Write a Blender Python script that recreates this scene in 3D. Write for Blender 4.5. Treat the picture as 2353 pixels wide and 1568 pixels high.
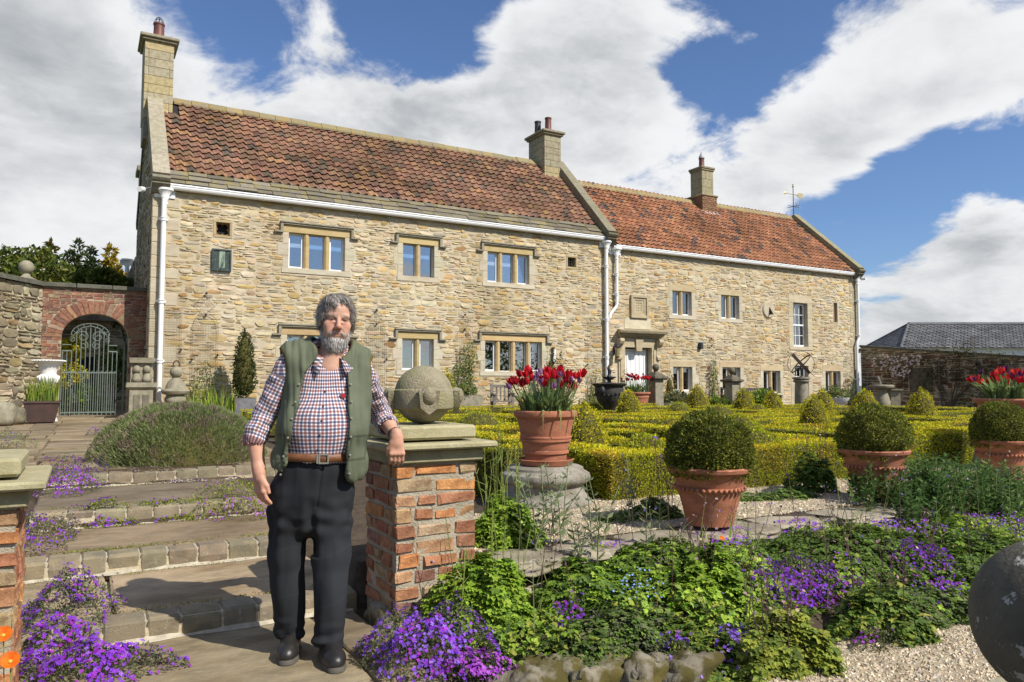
import bpy, bmesh, math, random
import numpy as np
from mathutils import Vector, Matrix, noise as mnoise
sc = bpy.context.scene
for o in list(bpy.data.objects): bpy.data.objects.remove(o)
COL = sc.collection
R = math.radians
rng = np.random.default_rng(7)
random.seed(7)

# ---------------------------------------------------------------- camera
PW, PH, PF = 2353.0, 1568.0, 1720.0          # pixel frame used for measuring the photograph
PSI = R(29.8); PITCH = math.atan(102/PF); CAMZ = 1.34
cam = bpy.data.cameras.new('camera'); camo = bpy.data.objects.new('camera', cam); COL.objects.link(camo)
cam.sensor_width = 36; cam.lens = PF/PW*36; cam.clip_start = .05; cam.clip_end = 3000
camo.location = (0, 0, CAMZ); camo.rotation_euler = (math.pi/2+PITCH, 0, -PSI)
sc.camera = camo
_s, _c = math.sin(PSI), math.cos(PSI)
FW = np.array([_s*math.cos(PITCH), _c*math.cos(PITCH), math.sin(PITCH)])
RT = np.array([_c, -_s, 0.]); UP = np.cross(RT, FW); OO = np.array([0, 0, CAMZ])
def ray(x, y):
    d = FW*PF+RT*(x-PW/2)+UP*(PH/2-y); return d/np.linalg.norm(d)
def atY(x, y, Y): d = ray(x, y); return OO+d*(Y/d[1])
def atX(x, y, X): d = ray(x, y); return OO+d*(X/d[0])
def atZ(x, y, Z): d = ray(x, y); return OO+d*((Z-CAMZ)/d[2])
def proj(p):
    v = np.asarray(p, float)-OO; z = v@FW; return PW/2+PF*(v@RT)/z, PH/2-PF*(v@UP)/z, z

# ---------------------------------------------------------------- light, sky, exposure
SUND = np.array([.68, -1.38, 1.48]); SUND /= np.linalg.norm(SUND)      # towards the sun
SUN_EL = math.asin(SUND[2]); SUN_AZ = math.atan2(SUND[0], SUND[1])
sun = bpy.data.lights.new('sun', 'SUN'); sun.energy = 5.0; sun.angle = R(.53); sun.color = (1, .945, .86)
suno = bpy.data.objects.new('sun', sun); COL.objects.link(suno)
suno.rotation_euler = Vector(SUND).to_track_quat('Z', 'Y').to_euler(); suno.location = (10, -20, 30)
sc.view_settings.view_transform = 'Standard'; sc.view_settings.look = 'None'
sc.view_settings.exposure = 0.22; sc.view_settings.gamma = 1
sc.render.resolution_x = 1024; sc.render.resolution_y = 682
sc.cycles.max_bounces = 6; sc.cycles.transparent_max_bounces = 8
sc.cycles.use_adaptive_sampling = True

world = bpy.data.worlds.new('World'); sc.world = world; world.use_nodes = True
def build_world():
    nt = world.node_tree; N = nt.nodes; L = nt.links; N.clear()
    def n(t, **k):
        q = N.new(t)
        for a, b in k.items(): setattr(q, a, b)
        return q
    def mth(op, a, b=None, c=None, clamp=False):
        q = n('ShaderNodeMath', operation=op, use_clamp=clamp)
        for i, v in enumerate((a, b, c)):
            if v is None: continue
            if isinstance(v, (int, float)): q.inputs[i].default_value = v
            else: L.new(v, q.inputs[i])
        return q.outputs[0]
    def mr(v, a, b, c=0., d=1., smooth=True):
        q = n('ShaderNodeMapRange', interpolation_type='SMOOTHSTEP' if smooth else 'LINEAR')
        L.new(v, q.inputs[0]); q.inputs[1].default_value = a; q.inputs[2].default_value = b
        q.inputs[3].default_value = c; q.inputs[4].default_value = d; return q.outputs[0]
    out = n('ShaderNodeOutputWorld'); bg = n('ShaderNodeBackground'); bg.inputs[1].default_value = .08
    L.new(bg.outputs[0], out.inputs[0])
    sky = n('ShaderNodeTexSky', sky_type='NISHITA', sun_disc=False)
    sky.sun_elevation = SUN_EL; sky.sun_rotation = SUN_AZ; sky.air_density = 1.0; sky.dust_density = .6; sky.ozone_density = 1.6
    tc = n('ShaderNodeTexCoord'); d = tc.outputs['Generated']
    sep = n('ShaderNodeSeparateXYZ'); L.new(d, sep.inputs[0])
    # cloud sheet coordinates: direction over (height + offset)
    zz = mth('ADD', mth('MAXIMUM', sep.outputs[2], 0.), .32)
    dv = n('ShaderNodeVectorMath', operation='SCALE'); L.new(d, dv.inputs[0]); L.new(mth('DIVIDE', 1., zz), dv.inputs['Scale'])
    P = dv.outputs[0]
    def noi(vec, scale, det=7., rough=.52, dist=.15):
        q = n('ShaderNodeTexNoise', noise_dimensions='3D'); L.new(vec, q.inputs['Vector'])
        q.inputs['Scale'].default_value = scale; q.inputs['Detail'].default_value = det
        q.inputs['Roughness'].default_value = rough; q.inputs['Distortion'].default_value = dist
        return q.outputs['Fac']
    def shift(v):
        q = n('ShaderNodeVectorMath', operation='ADD'); L.new(P, q.inputs[0]); q.inputs[1].default_value = v; return q.outputs[0]
    # broad cloud bodies and clear gaps, as directions of the sky
    blobs = [(60, 60, 420, .34), (150, 330, 380, .34), (330, 150, 170, .10), (-500, 200, 600, .2), (470, 60, 170, -.55), (380, -60, 140, -.3), (540, 130, 90, -.2),
             (800, 200, 240, .34), (640, 300, 200, .2), (1150, 260, 260, .34), (1420, 120, 230, .34), (950, 30, 130, -.26), (1060, 90, 80, -.2), (1040, -40, 150, -.28),
             (1330, 330, 150, .18), (1560, 250, 110, -.14), (1720, 60, 150, -.36), (1800, 160, 90, -.22), (1640, 200, 80, -.25), (1660, 340, 230, .26), (1950, 190, 170, .36), (2100, 260, 220, .30),
             (2250, 130, 200, .3), (1800, 330, 160, .25), (1880, 20, 110, -.15), (2220, 480, 170, -.42), (2000, 560, 130, -.38), (2330, 380, 130, -.34), (1850, 440, 70, -.22), (2040, 430, 80, -.2), (1400, 420, 90, -.2), (2120, 380, 80, -.15),
             (2200, 690, 190, .62), (2060, 700, 140, .55), (2330, 720, 160, .5), (2290, 540, 90, .45), (2330, 250, 70, .2), (2600, 500, 300, .15)]
    acc = None
    for (x, y, r, a) in blobs:
        v = ray(x, y); q = n('ShaderNodeVectorMath', operation='DOT_PRODUCT'); L.new(d, q.inputs[0]); q.inputs[1].default_value = tuple(v)
        ang = math.atan(r/PF)
        m = mr(q.outputs['Value'], math.cos(ang*1.6), math.cos(ang*.1), 0., a*(.62 if a > 0 else .9))
        acc = m if acc is None else mth('ADD', acc, m)
    n1 = noi(P, 2.6, 9., .58, .35); n2 = noi(shift((.10*SUND[0], .10*SUND[1], .12)), 2.6, 9., .58, .35)
    fine = noi(P, 9., 8., .65, .6); big = noi(P, 1.3, 3., .5, .2)
    dens0 = mth('ADD', mth('ADD', mth('MULTIPLY_ADD', n1, 2.1, -.55), acc), mth('MULTIPLY_ADD', fine, .5, -.25))
    cov = mr(dens0, .48, .76)
    body = mr(dens0, .62, 1.25)
    grey = mth('MULTIPLY', body, mr(big, .38, .64, .30, 1.))
    grey = mth('MULTIPLY', grey, mr(sep.outputs[2], .55, .12, .75, 1.3))
    puff = mth('MULTIPLY', mth('SUBTRACT', n1, n2), 1.5)
    lum = mth('ADD', mth('MULTIPLY_ADD', grey, -.60, .95), mth('ADD', puff, mth('MULTIPLY_ADD', noi(P, 5., 7., .62, .4), .5, -.25)))
    lum = mr(lum, .05, 1.1, 4.6, 9.9)
    cc = n('ShaderNodeCombineColor'); 
    L.new(mth('MULTIPLY_ADD', lum, 1.07, -.95), cc.inputs[0]); L.new(mth('MULTIPLY_ADD', lum, 1.03, -.45), cc.inputs[1]); L.new(lum, cc.inputs[2])
    tint = n('ShaderNodeMix', data_type='RGBA', blend_type='MULTIPLY'); tint.inputs[0].default_value = 1
    L.new(sky.outputs[0], tint.inputs[6]); tint.inputs[7].default_value = (.92, 1.10, 1.40, 1)
    mix = n('ShaderNodeMix', data_type='RGBA'); L.new(cov, mix.inputs[0]); L.new(tint.outputs[2], mix.inputs[6]); L.new(cc.outputs[0], mix.inputs[7])
    L.new(mix.outputs[2], bg.inputs[0])
build_world()
world.cycles.sampling_method = 'MANUAL'; world.cycles.sample_map_resolution = 512

# ---------------------------------------------------------------- mesh helpers
def new_mesh(name, V, F, col=None, uv=None, smooth=False):
    """V (n,3); F array (m,k) or list of such arrays / mixed lists; col (n,3) per-vertex colour; uv (n,2) per vertex"""
    me = bpy.data.meshes.new(name)
    V = np.asarray(V, np.float32)
    if isinstance(F, np.ndarray): Fs = [F]
    else:
        Fs = {}
        for f in F:
            if isinstance(f, np.ndarray) and f.ndim == 2: Fs.setdefault(f.shape[1], []).append(f)
            else: Fs.setdefault(len(f), []).append(np.asarray(f)[None])
        Fs = [np.concatenate(v) for v in Fs.values()]
    loops = np.concatenate([f.ravel() for f in Fs]).astype(np.int32)
    tot = np.concatenate([np.full(len(f), f.shape[1], np.int32) for f in Fs])
    start = np.concatenate([[0], np.cumsum(tot)[:-1]]).astype(np.int32)
    me.vertices.add(len(V)); me.vertices.foreach_set('co', V.ravel())
    me.loops.add(len(loops)); me.loops.foreach_set('vertex_index', loops)
    me.polygons.add(len(tot)); me.polygons.foreach_set('loop_start', start); me.polygons.foreach_set('loop_total', tot)
    me.polygons.foreach_set('use_smooth', np.full(len(tot), bool(smooth)))
    if col is not None:
        c = np.ones((len(V), 4), np.float32); c[:, :3] = col
        a = me.attributes.new('Col', 'FLOAT_COLOR', 'POINT'); a.data.foreach_set('color', c.ravel())
    if uv is not None:
        u = me.uv_layers.new(name='UVMap'); u.data.foreach_set('uv', np.asarray(uv, np.float32)[loops].ravel())
    me.update(); me.validate(); return me

class MB:
    def __init__(s): s.V = []; s.F = []; s.C = []; s.n = 0
    def add(s, V, F, col=(1, 1, 1)):
        V = np.asarray(V, float).reshape(-1, 3)
        c = np.asarray(col, float); s.C.append(np.broadcast_to(c, V.shape) if c.ndim == 1 else c)
        if isinstance(F, np.ndarray): s.F.append(F+s.n)
        else: s.F += [np.asarray(f)+s.n for f in F]
        s.V.append(V); s.n += len(V); return s
    def box(s, a, b, col=(1, 1, 1), jit=0., rz=0., M=None, bev=0.):
        a = np.minimum(a, b).astype(float) if 0 else np.asarray(a, float); b = np.asarray(b, float)
        if bev > 0:
            V, F = bevbox(a, b, bev)
        else:
            V = np.array([[(a, b)[i][0], (a, b)[j][1], (a, b)[k][2]] for k in (0, 1) for j in (0, 1) for i in (0, 1)])
            F = np.array([[0, 2, 3, 1], [4, 5, 7, 6], [0, 1, 5, 4], [2, 6, 7, 3], [1, 3, 7, 5], [0, 4, 6, 2]])
        if jit: V = V+rng.normal(0, jit, V.shape)
        if rz:
            c = (a+b)/2; ca, sa = math.cos(rz), math.sin(rz); q = V-c
            V = np.stack([q[:, 0]*ca-q[:, 1]*sa, q[:, 0]*sa+q[:, 1]*ca, q[:, 2]], 1)+c
        if M is not None: V = V@np.asarray(M)[:3, :3].T+np.asarray(M)[:3, 3]
        return s.add(V, F, col)
    def tube(s, pts, r, seg=8, col=(1, 1, 1), caps=True):
        V, F = tubeVF(pts, r, seg, caps); return s.add(V, F, col)
    def lathe(s, prof, c=(0, 0, 0), seg=24, col=(1, 1, 1), sx=1., sy=1.):
        V, F = latheVF(prof, seg); V = V*np.array([sx, sy, 1])+np.asarray(c, float); return s.add(V, F, col)
    def mesh(s, name, smooth=False):
        return new_mesh(name, np.concatenate(s.V), [f if f.ndim == 2 else f for f in s.F], np.concatenate(s.C), smooth=smooth)
    def build(s, name, mat, parent=None, smooth=False, auto=None):
        return mkobj(name, s.mesh(name, smooth), mat, parent, auto)

def bevbox(a, b, v):
    V = []; I = {}
    for k in (0, 1):
        for j in (0, 1):
            for i in (0, 1):
                p = np.array([(a, b)[i][0], (a, b)[j][1], (a, b)[k][2]]); sg = np.array([1-2*i, 1-2*j, 1-2*k])
                for ax in range(3):
                    q = p.copy()
                    for o in range(3):
                        if o != ax: q[o] += sg[o]*v
                    I[(i, j, k, ax)] = len(V); V.append(q)
    g = lambda i, j, k, ax: I[(i, j, k, ax)]
    F = []
    for s_ in (0, 1):
        F += [[g(s_, 0, 0, 0), g(s_, 1, 0, 0), g(s_, 1, 1, 0), g(s_, 0, 1, 0)], [g(0, s_, 0, 1), g(1, s_, 0, 1), g(1, s_, 1, 1), g(0, s_, 1, 1)], [g(0, 0, s_, 2), g(1, 0, s_, 2), g(1, 1, s_, 2), g(0, 1, s_, 2)]]
    for p in (0, 1):
        for q in (0, 1):
            F += [[g(0, p, q, 1), g(1, p, q, 1), g(1, p, q, 2), g(0, p, q, 2)], [g(p, 0, q, 0), g(p, 1, q, 0), g(p, 1, q, 2), g(p, 0, q, 2)], [g(p, q, 0, 0), g(p, q, 1, 0), g(p, q, 1, 1), g(p, q, 0, 1)]]
    F = [np.array(F)] + [np.array([[g(i, j, k, 0), g(i, j, k, 1), g(i, j, k, 2)]]) for i in (0, 1) for j in (0, 1) for k in (0, 1)]
    return np.array(V), F

def tubeVF(pts, r, seg=8, caps=True):
    P = np.asarray(pts, float); n = len(P); r = np.broadcast_to(np.asarray(r, float), (n,))
    T = np.gradient(P, axis=0) if n > 2 else np.repeat((P[1]-P[0])[None], n, 0)
    T /= np.linalg.norm(T, axis=1)[:, None]+1e-9
    ref = np.array([0, 0, 1.]) if abs(T[0][2]) < .9 else np.array([0, 1., 0])
    A = np.cross(T[0], ref); A /= np.linalg.norm(A); V = []
    for i in range(n):
        A = A-T[i]*(A@T[i]); A /= np.linalg.norm(A)+1e-9; B = np.cross(T[i], A)
        t = np.arange(seg)*2*math.pi/seg
        V.append(P[i]+r[i]*(np.cos(t)[:, None]*A+np.sin(t)[:, None]*B))
    V = np.concatenate(V); i = np.arange(n-1)[:, None]*seg; j = np.arange(seg)[None]; j2 = (j+1) % seg
    F = np.stack([i+j, i+j2, i+seg+j2, i+seg+j], -1).reshape(-1, 4)
    if caps:
        F = [F, np.arange(seg)[::-1][None].copy(), (np.arange(seg)+(n-1)*seg)[None]]
    return V, F

def latheVF(prof, seg=24):
    P = np.asarray(prof, float); n = len(P); t = np.arange(seg)*2*math.pi/seg
    V = np.stack([P[:, 0][:, None]*np.cos(t), P[:, 0][:, None]*np.sin(t), np.repeat(P[:, 1][:, None], seg, 1)], -1).reshape(-1, 3)
    i = np.arange(n-1)[:, None]*seg; j = np.arange(seg)[None]; j2 = (j+1) % seg
    F = np.stack([i+j, i+j2, i+seg+j2, i+seg+j], -1).reshape(-1, 4)
    Fs = [F]
    if P[0, 0] > 1e-4: Fs.append(np.arange(seg)[::-1][None].copy())
    if P[-1, 0] > 1e-4: Fs.append((np.arange(seg)+(n-1)*seg)[None])
    return V, Fs

def mkobj(name, me, mat, parent=None, auto=None):
    o = bpy.data.objects.new(name, me); COL.objects.link(o)
    if mat is not None and len(me.materials) == 0:
        for m in (mat if isinstance(mat, (list, tuple)) else [mat]): me.materials.append(m)
    if parent is not None: o.parent = parent
    if auto: 
        me.polygons.foreach_set('use_smooth', np.ones(len(me.polygons), bool))
        me.set_sharp_from_angle(angle=R(auto))
    return o
def tag(o, label=None, cat=None, group=None, kind=None):
    if label: o['label'] = label
    if cat: o['category'] = cat
    if group: o['group'] = group
    if kind: o['kind'] = kind
    return o
def thing(name, label, cat, group=None, loc=(0, 0, 0)):
    o = bpy.data.objects.new(name, None); COL.objects.link(o); o.location = loc; o.empty_display_size = .2
    return tag(o, label, cat, group)
def unit(v): v = np.asarray(v, float); return v/np.linalg.norm(v)

# ---------------------------------------------------------------- material helper
def M(name, base, var=None, var2=None, rough=.85, scale=8., bump=.25, bscale=40., bdist=.01, attr=False, ocol=False, spec=.3, metal=0., coord='Object', stretch=(1, 1, 1), sss=0., trans=0., contrast=(.38, .66), det=6., attr_mix='MULTIPLY', coat=0., spots=None, wave=None):
    m = bpy.data.materials.new(name); m.use_nodes = True; nt = m.node_tree; N = nt.nodes; L = nt.links
    b = N['Principled BSDF']; b.inputs['Roughness'].default_value = rough; b.inputs['Specular IOR Level'].default_value = spec; b.inputs['Metallic'].default_value = metal
    if coat: b.inputs['Coat Weight'].default_value = coat
    tc = N.new('ShaderNodeTexCoord'); mp = N.new('ShaderNodeMapping'); mp.inputs['Scale'].default_value = stretch
    L.new(tc.outputs[coord], mp.inputs[0]); vec = mp.outputs[0]
    if ocol:
        oi = N.new('ShaderNodeObjectInfo'); ad = N.new('ShaderNodeVectorMath'); ad.operation = 'MULTIPLY_ADD'
        cmb = N.new('ShaderNodeCombineXYZ')
        for i in range(3): L.new(oi.outputs['Random'], cmb.inputs[i])
        L.new(cmb.outputs[0], ad.inputs[0]); ad.inputs[1].default_value = (37, 53, 71); L.new(vec, ad.inputs[2]); vec = ad.outputs[0]
    def noi(sc_, det_=det, ro=.6):
        q = N.new('ShaderNodeTexNoise'); L.new(vec, q.inputs['Vector']); q.inputs['Scale'].default_value = sc_; q.inputs['Detail'].default_value = det_; q.inputs['Roughness'].default_value = ro; return q
    def mixc(a, b_, fac, mode='MIX'):
        q = N.new('ShaderNodeMix'); q.data_type = 'RGBA'; q.blend_type = mode
        if isinstance(fac, float): q.inputs[0].default_value = fac
        else: L.new(fac, q.inputs[0])
        for s_, i in ((a, 6), (b_, 7)):
            if isinstance(s_, tuple): q.inputs[i].default_value = (*s_, 1)
            else: L.new(s_, q.inputs[i])
        return q.outputs[2]
    def ramp(v, lo, hi):
        q = N.new('ShaderNodeMapRange'); L.new(v, q.inputs[0]); q.inputs[1].default_value = lo; q.inputs[2].default_value = hi; q.interpolation_type = 'SMOOTHSTEP'; return q.outputs[0]
    col = None
    if var is not None:
        col = mixc(tuple(base), tuple(var), ramp(noi(scale).outputs['Fac'], *contrast))
        if var2 is not None: col = mixc(col, tuple(var2), ramp(noi(scale*3.7, 4., .7).outputs['Fac'], .55, .72))
    if spots:
        sc_, c_, lo, hi = spots; src = col if col is not None else tuple(base); col = mixc(src, tuple(c_), ramp(noi(sc_, 4., .65).outputs['Fac'], lo, hi))
    if attr:
        at = N.new('ShaderNodeAttribute'); at.attribute_name = 'Col'
        col = mixc(col if col is not None else tuple(base), at.outputs['Color'], 1., attr_mix)
    if ocol:
        col = mixc(col if col is not None else tuple(base), oi.outputs['Color'], 1., 'MULTIPLY')
    if col is None: b.inputs['Base Color'].default_value = (*base, 1)
    else: L.new(col, b.inputs['Base Color'])
    if bump:
        bp = N.new('ShaderNodeBump'); bp.inputs['Strength'].default_value = bump; bp.inputs['Distance'].default_value = bdist
        L.new(noi(bscale, 5., .6).outputs['Fac'], bp.inputs['Height']); L.new(bp.outputs[0], b.inputs['Normal'])
    if trans:   # thin leaf: light passes through
        tr = N.new('ShaderNodeBsdfTranslucent'); mx = N.new('ShaderNodeMixShader'); mx.inputs[0].default_value = trans
        if col is None: tr.inputs[0].default_value = (*base, 1)
        else: L.new(col, tr.inputs[0])
        out = N['Material Output']; L.new(b.outputs[0], mx.inputs[1]); L.new(tr.outputs[0], mx.inputs[2]); L.new(mx.outputs[0], out.inputs[0])
    if sss:
        b.inputs['Subsurface Weight'].default_value = sss; b.inputs['Subsurface Radius'].default_value = (.012, .005, .003); b.inputs['Subsurface Scale'].default_value = .5
    return m

MAT = {}
def stain(m, scale, lo, hi, col=(.74, .70, .62), stretch=(1, 1, .55)):
    """broad weather stains over a material, in world space"""
    nt = m.node_tree; N = nt.nodes; L = nt.links; b = N['Principled BSDF']; src = b.inputs['Base Color'].links[0].from_socket
    ge = N.new('ShaderNodeNewGeometry'); mp = N.new('ShaderNodeMapping'); mp.inputs['Scale'].default_value = stretch; L.new(ge.outputs['Position'], mp.inputs[0])
    q = N.new('ShaderNodeTexNoise'); L.new(mp.outputs[0], q.inputs['Vector']); q.inputs['Scale'].default_value = scale; q.inputs['Detail'].default_value = 5; q.inputs['Roughness'].default_value = .6
    r = N.new('ShaderNodeMapRange'); L.new(q.outputs['Fac'], r.inputs[0]); r.inputs[1].default_value = lo; r.inputs[2].default_value = hi; r.inputs[3].default_value = 1; r.inputs[4].default_value = 0
    mx = N.new('ShaderNodeMix'); mx.data_type = 'RGBA'; mx.blend_type = 'MULTIPLY'; L.new(r.outputs[0], mx.inputs[0]); L.new(src, mx.inputs[6]); mx.inputs[7].default_value = (*col, 1); L.new(mx.outputs[2], b.inputs['Base Color'])
MAT['stone'] = M('rubble_stone', (1.0, 1.0, 1.0), (.82, .79, .74), (1.0, .86, .60), rough=.9, scale=7, bump=.6, bscale=55, bdist=.018, attr=True, stretch=(1, 1, 2.2), coord='Object')
stain(MAT['stone'], .45, .30, .62)
MAT['mortar'] = M('lime_mortar', (.57, .49, .35), (.49, .42, .30), rough=.95, scale=5, bump=.7, bscale=60, bdist=.012)
stain(MAT['mortar'], .45, .30, .62)
MAT['ashlar'] = M('dressed_sandstone', (1, 1, 1), (.86, .83, .78), rough=.88, scale=3, bump=.2, bscale=70, attr=True, stretch=(1, 1, 3))
MAT['oldstone'] = M('weathered_stone', (.30, .265, .185), (.20, .185, .13), (.34, .32, .25), rough=.92, scale=6, bump=.5, bscale=70, attr=True)
MAT['darkstone'] = M('dark_stone', (.15, .13, .09), (.085, .075, .055), (.19, .17, .10), rough=.92, scale=6, bump=.5, bscale=60, attr=True)  # dark mottled stone; also carries the shade of the wall recesses
MAT['pantile'] = M('clay_pantile', (1, 1, 1), (.66, .60, .56), (.55, .50, .38), rough=.85, scale=9, bump=.35, bscale=60, attr=True, ocol=True)
stain(MAT['pantile'], .7, .34, .6, (.60, .60, .52), (1, 1, 1))
MAT['slate'] = M('mossy_stone_slate', (.165, .145, .11), (.205, .17, .075), (.25, .235, .20), rough=.95, scale=5, bump=.6, bscale=45, attr=True, contrast=(.45, .62))
MAT['white'] = M('white_paint', (.80, .80, .78), rough=.35, bump=0, spec=.5)
MAT['whitecast'] = M('white_painted_iron', (.80, .79, .75), (.70, .68, .62), rough=.55, scale=14, bump=.15)
MAT['dark'] = M('dark_room', (.02, .02, .02), rough=.9, bump=0)
MAT['room'] = M('room_plaster', (.30, .28, .25), rough=.9, bump=0)
MAT['timber'] = M('weathered_timber', (.23, .205, .17), (.15, .13, .11), rough=.9, scale=5, stretch=(1, 1, 1), bump=.3, bscale=40)
MAT['iron'] = M('black_iron', (.03, .03, .032), rough=.55, bump=.1, spec=.4)
MAT['gategreen'] = M('grey_green_gate_paint', (.17, .205, .175), (.13, .16, .135), rough=.55, scale=12, bump=.1)
MAT['terra'] = M('terracotta', (.40, .155, .082), (.31, .12, .066), (.46, .26, .17), rough=.86, scale=6, bump=.15, bscale=50, stretch=(1, 1, 2.5), attr=True)
MAT['brick'] = M('old_brick', (1, 1, 1), (.62, .56, .52), (1.5, 1.6, 1.65), rough=.94, scale=17, bump=.6, bscale=80, attr=True)
MAT['flue'] = M('salt_glazed_flue', (.17, .060, .045), (.12, .045, .038), rough=.5, scale=6, bump=.1)
MAT['soil'] = M('dark_soil', (.075, .055, .035), (.045, .032, .02), rough=1, scale=9, bump=.8, bscale=40, bdist=.02)
MAT['grass'] = M('field_grass', (.075, .11, .03), (.10, .13, .045), rough=1, scale=2, bump=.4, bscale=30)
MAT['moss'] = M('moss', (.10, .10, .022), (.075, .062, .02), rough=1, scale=12, bump=.8, bscale=120, bdist=.01)
def glass_mat():
    m = bpy.data.materials.new('window_glass'); m.use_nodes = True; nt = m.node_tree; N = nt.nodes; L = nt.links; N.clear()
    out = N.new('ShaderNodeOutputMaterial'); mx = N.new('ShaderNodeMixShader'); tr = N.new('ShaderNodeBsdfTransparent'); gl = N.new('ShaderNodeBsdfGlossy')
    tr.inputs[0].default_value = (.75, .78, .78, 1); gl.inputs['Roughness'].default_value = .015; gl.inputs[0].default_value = (.95, .97, 1, 1)
    fr = N.new('ShaderNodeFresnel'); fr.inputs[0].default_value = 1.9
    ad = N.new('ShaderNodeMath'); ad.operation = 'MULTIPLY_ADD'; ad.inputs[1].default_value = 1.35; ad.inputs[2].default_value = .12; ad.use_clamp = True
    L.new(fr.outputs[0], ad.inputs[0]); L.new(ad.outputs[0], mx.inputs[0]); L.new(tr.outputs[0], mx.inputs[1]); L.new(gl.outputs[0], mx.inputs[2]); L.new(mx.outputs[0], out.inputs[0])
    return m
MAT['glass'] = glass_mat()
# ================================================================ stone walling
D = 20.8
PAL_HOUSE = [((.57, .475, .31), 6), ((.54, .44, .275), 5), ((.60, .515, .36), 5), ((.56, .40, .18), 2.6), ((.58, .44, .22), 2.6), ((.48, .40, .265), 3), ((.40, .245, .11), .6), ((.46, .41, .31), 2), ((.30, .19, .105), .22)]
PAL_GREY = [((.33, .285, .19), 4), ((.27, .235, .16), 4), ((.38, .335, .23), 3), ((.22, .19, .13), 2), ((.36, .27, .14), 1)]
def pal(p, n):
    w = np.array([q[1] for q in p], float); c = np.array([q[0] for q in p]); i = rng.choice(len(p), n, p=w/w.sum())
    return c[i]*rng.normal(1, .09, (n, 1)).clip(.75, 1.25)*rng.normal(1, .025, (n, 3))
def rubble(x0, x1, z0, z1, excl=(), cu=.05, cw=.062, wmin=3, wmax=10, hs=(.55, .33, .12), poly=None):
    nu, nw = int(round((x1-x0)/cu)), int(round((z1-z0)/cw)); cu = (x1-x0)/nu; cw = (z1-z0)/nw
    occ = np.zeros((nw, nu), bool)
    for (a, b, c, d) in excl:
        i0, i1 = int(math.floor((a-x0)/cu+.3)), int(math.ceil((b-x0)/cu-.3)); j0, j1 = int(math.floor((c-z0)/cw+.3)), int(math.ceil((d-z0)/cw-.3))
        occ[max(j0, 0):max(j1, 0), max(i0, 0):max(i1, 0)] = True
    if poly is not None:
        for j in range(nw):
            for i in range(nu):
                if not poly(x0+(i+.5)*cu, z0+(j+.5)*cw): occ[j, i] = True
    out = []; hc = np.cumsum(hs)
    for j in range(nw):
        i = 0; rowh = 1+int(np.searchsorted(hc, rng.random()))
        while i < nu:
            if occ[j, i]: i += 1; continue
            run = 1
            while i+run < nu and not occ[j, i+run] and run < wmax+3: run += 1
            h = rowh if rng.random() < .6 else 1+int(np.searchsorted(hc, rng.random())); h = min(h, nw-j, 3)
            w = int(rng.integers(wmin+(h > 1)*1, wmax-(h == 1)*2+1))
            if run-w < wmin: w = run if run <= wmax+2 else run-wmin
            while h > 1 and occ[j:j+h, i:i+w].any(): h -= 1
            occ[j:j+h, i:i+w] = True
            out.append((x0+i*cu, x0+(i+w)*cu, z0+j*cw, z0+(j+h)*cw)); i += w
    return out
def stone_geo(rect, joint=.004, out=(.003, .015), rough=.005, npt=10):
    """irregular faced stone in wall coordinates (u, outward, w)"""
    a, b, c, d = rect; w, h = b-a, d-c; joint = min(joint, h*.16)
    t = (np.arange(npt)+rng.uniform(-.25, .25, npt))*2*math.pi/npt+math.pi/npt
    p = 3.4; ct, st = np.cos(t), np.sin(t); r = (np.abs(ct)**p+np.abs(st)**p)**(-1/p)
    U = ct*r*(w/2-joint)*rng.uniform(.93, 1.03, npt)+(a+b)/2; Wd = st*r*(h/2-joint)*rng.uniform(.86, 1.04, npt)+(c+d)/2
    cu, cw = (a+b)/2, (c+d)/2; o = rng.uniform(*out); tilt = rng.normal(0, .010, 2)
    ins = min(.014, h*.16)
    def ring(k, oo):
        fu = 1-k/max(w/2, .02); fw = 1-k/max(h/2, .02); u = cu+(U-cu)*max(fu, .3); q = cw+(Wd-cw)*max(fw, .3)
        return np.stack([u, -(oo+tilt[0]*(u-cu)/(w/2)+tilt[1]*(q-cw)/(h/2)), q], 1)
    r0 = np.stack([U, np.full(npt, .012), Wd], 1); r1 = ring(.002, o*.55); r1[:, 1] += rng.normal(0, rough*.4, npt)
    r2 = ring(ins, o); r2[:, 1] += rng.normal(0, rough, npt)
    ce = np.array([[cu+rng.normal(0, w*.08), -(o+rng.normal(.002, rough)), cw]])
    V = np.concatenate([r0, r1, r2, ce]); i = np.arange(npt); j = (i+1) % npt
    F = [np.stack([i+k*npt, j+k*npt, j+(k+1)*npt, i+(k+1)*npt], 1) for k in (0, 1)]
    F.append(np.stack([i+2*npt, j+2*npt, np.full(npt, 3*npt)], 1))
    return V, F
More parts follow.
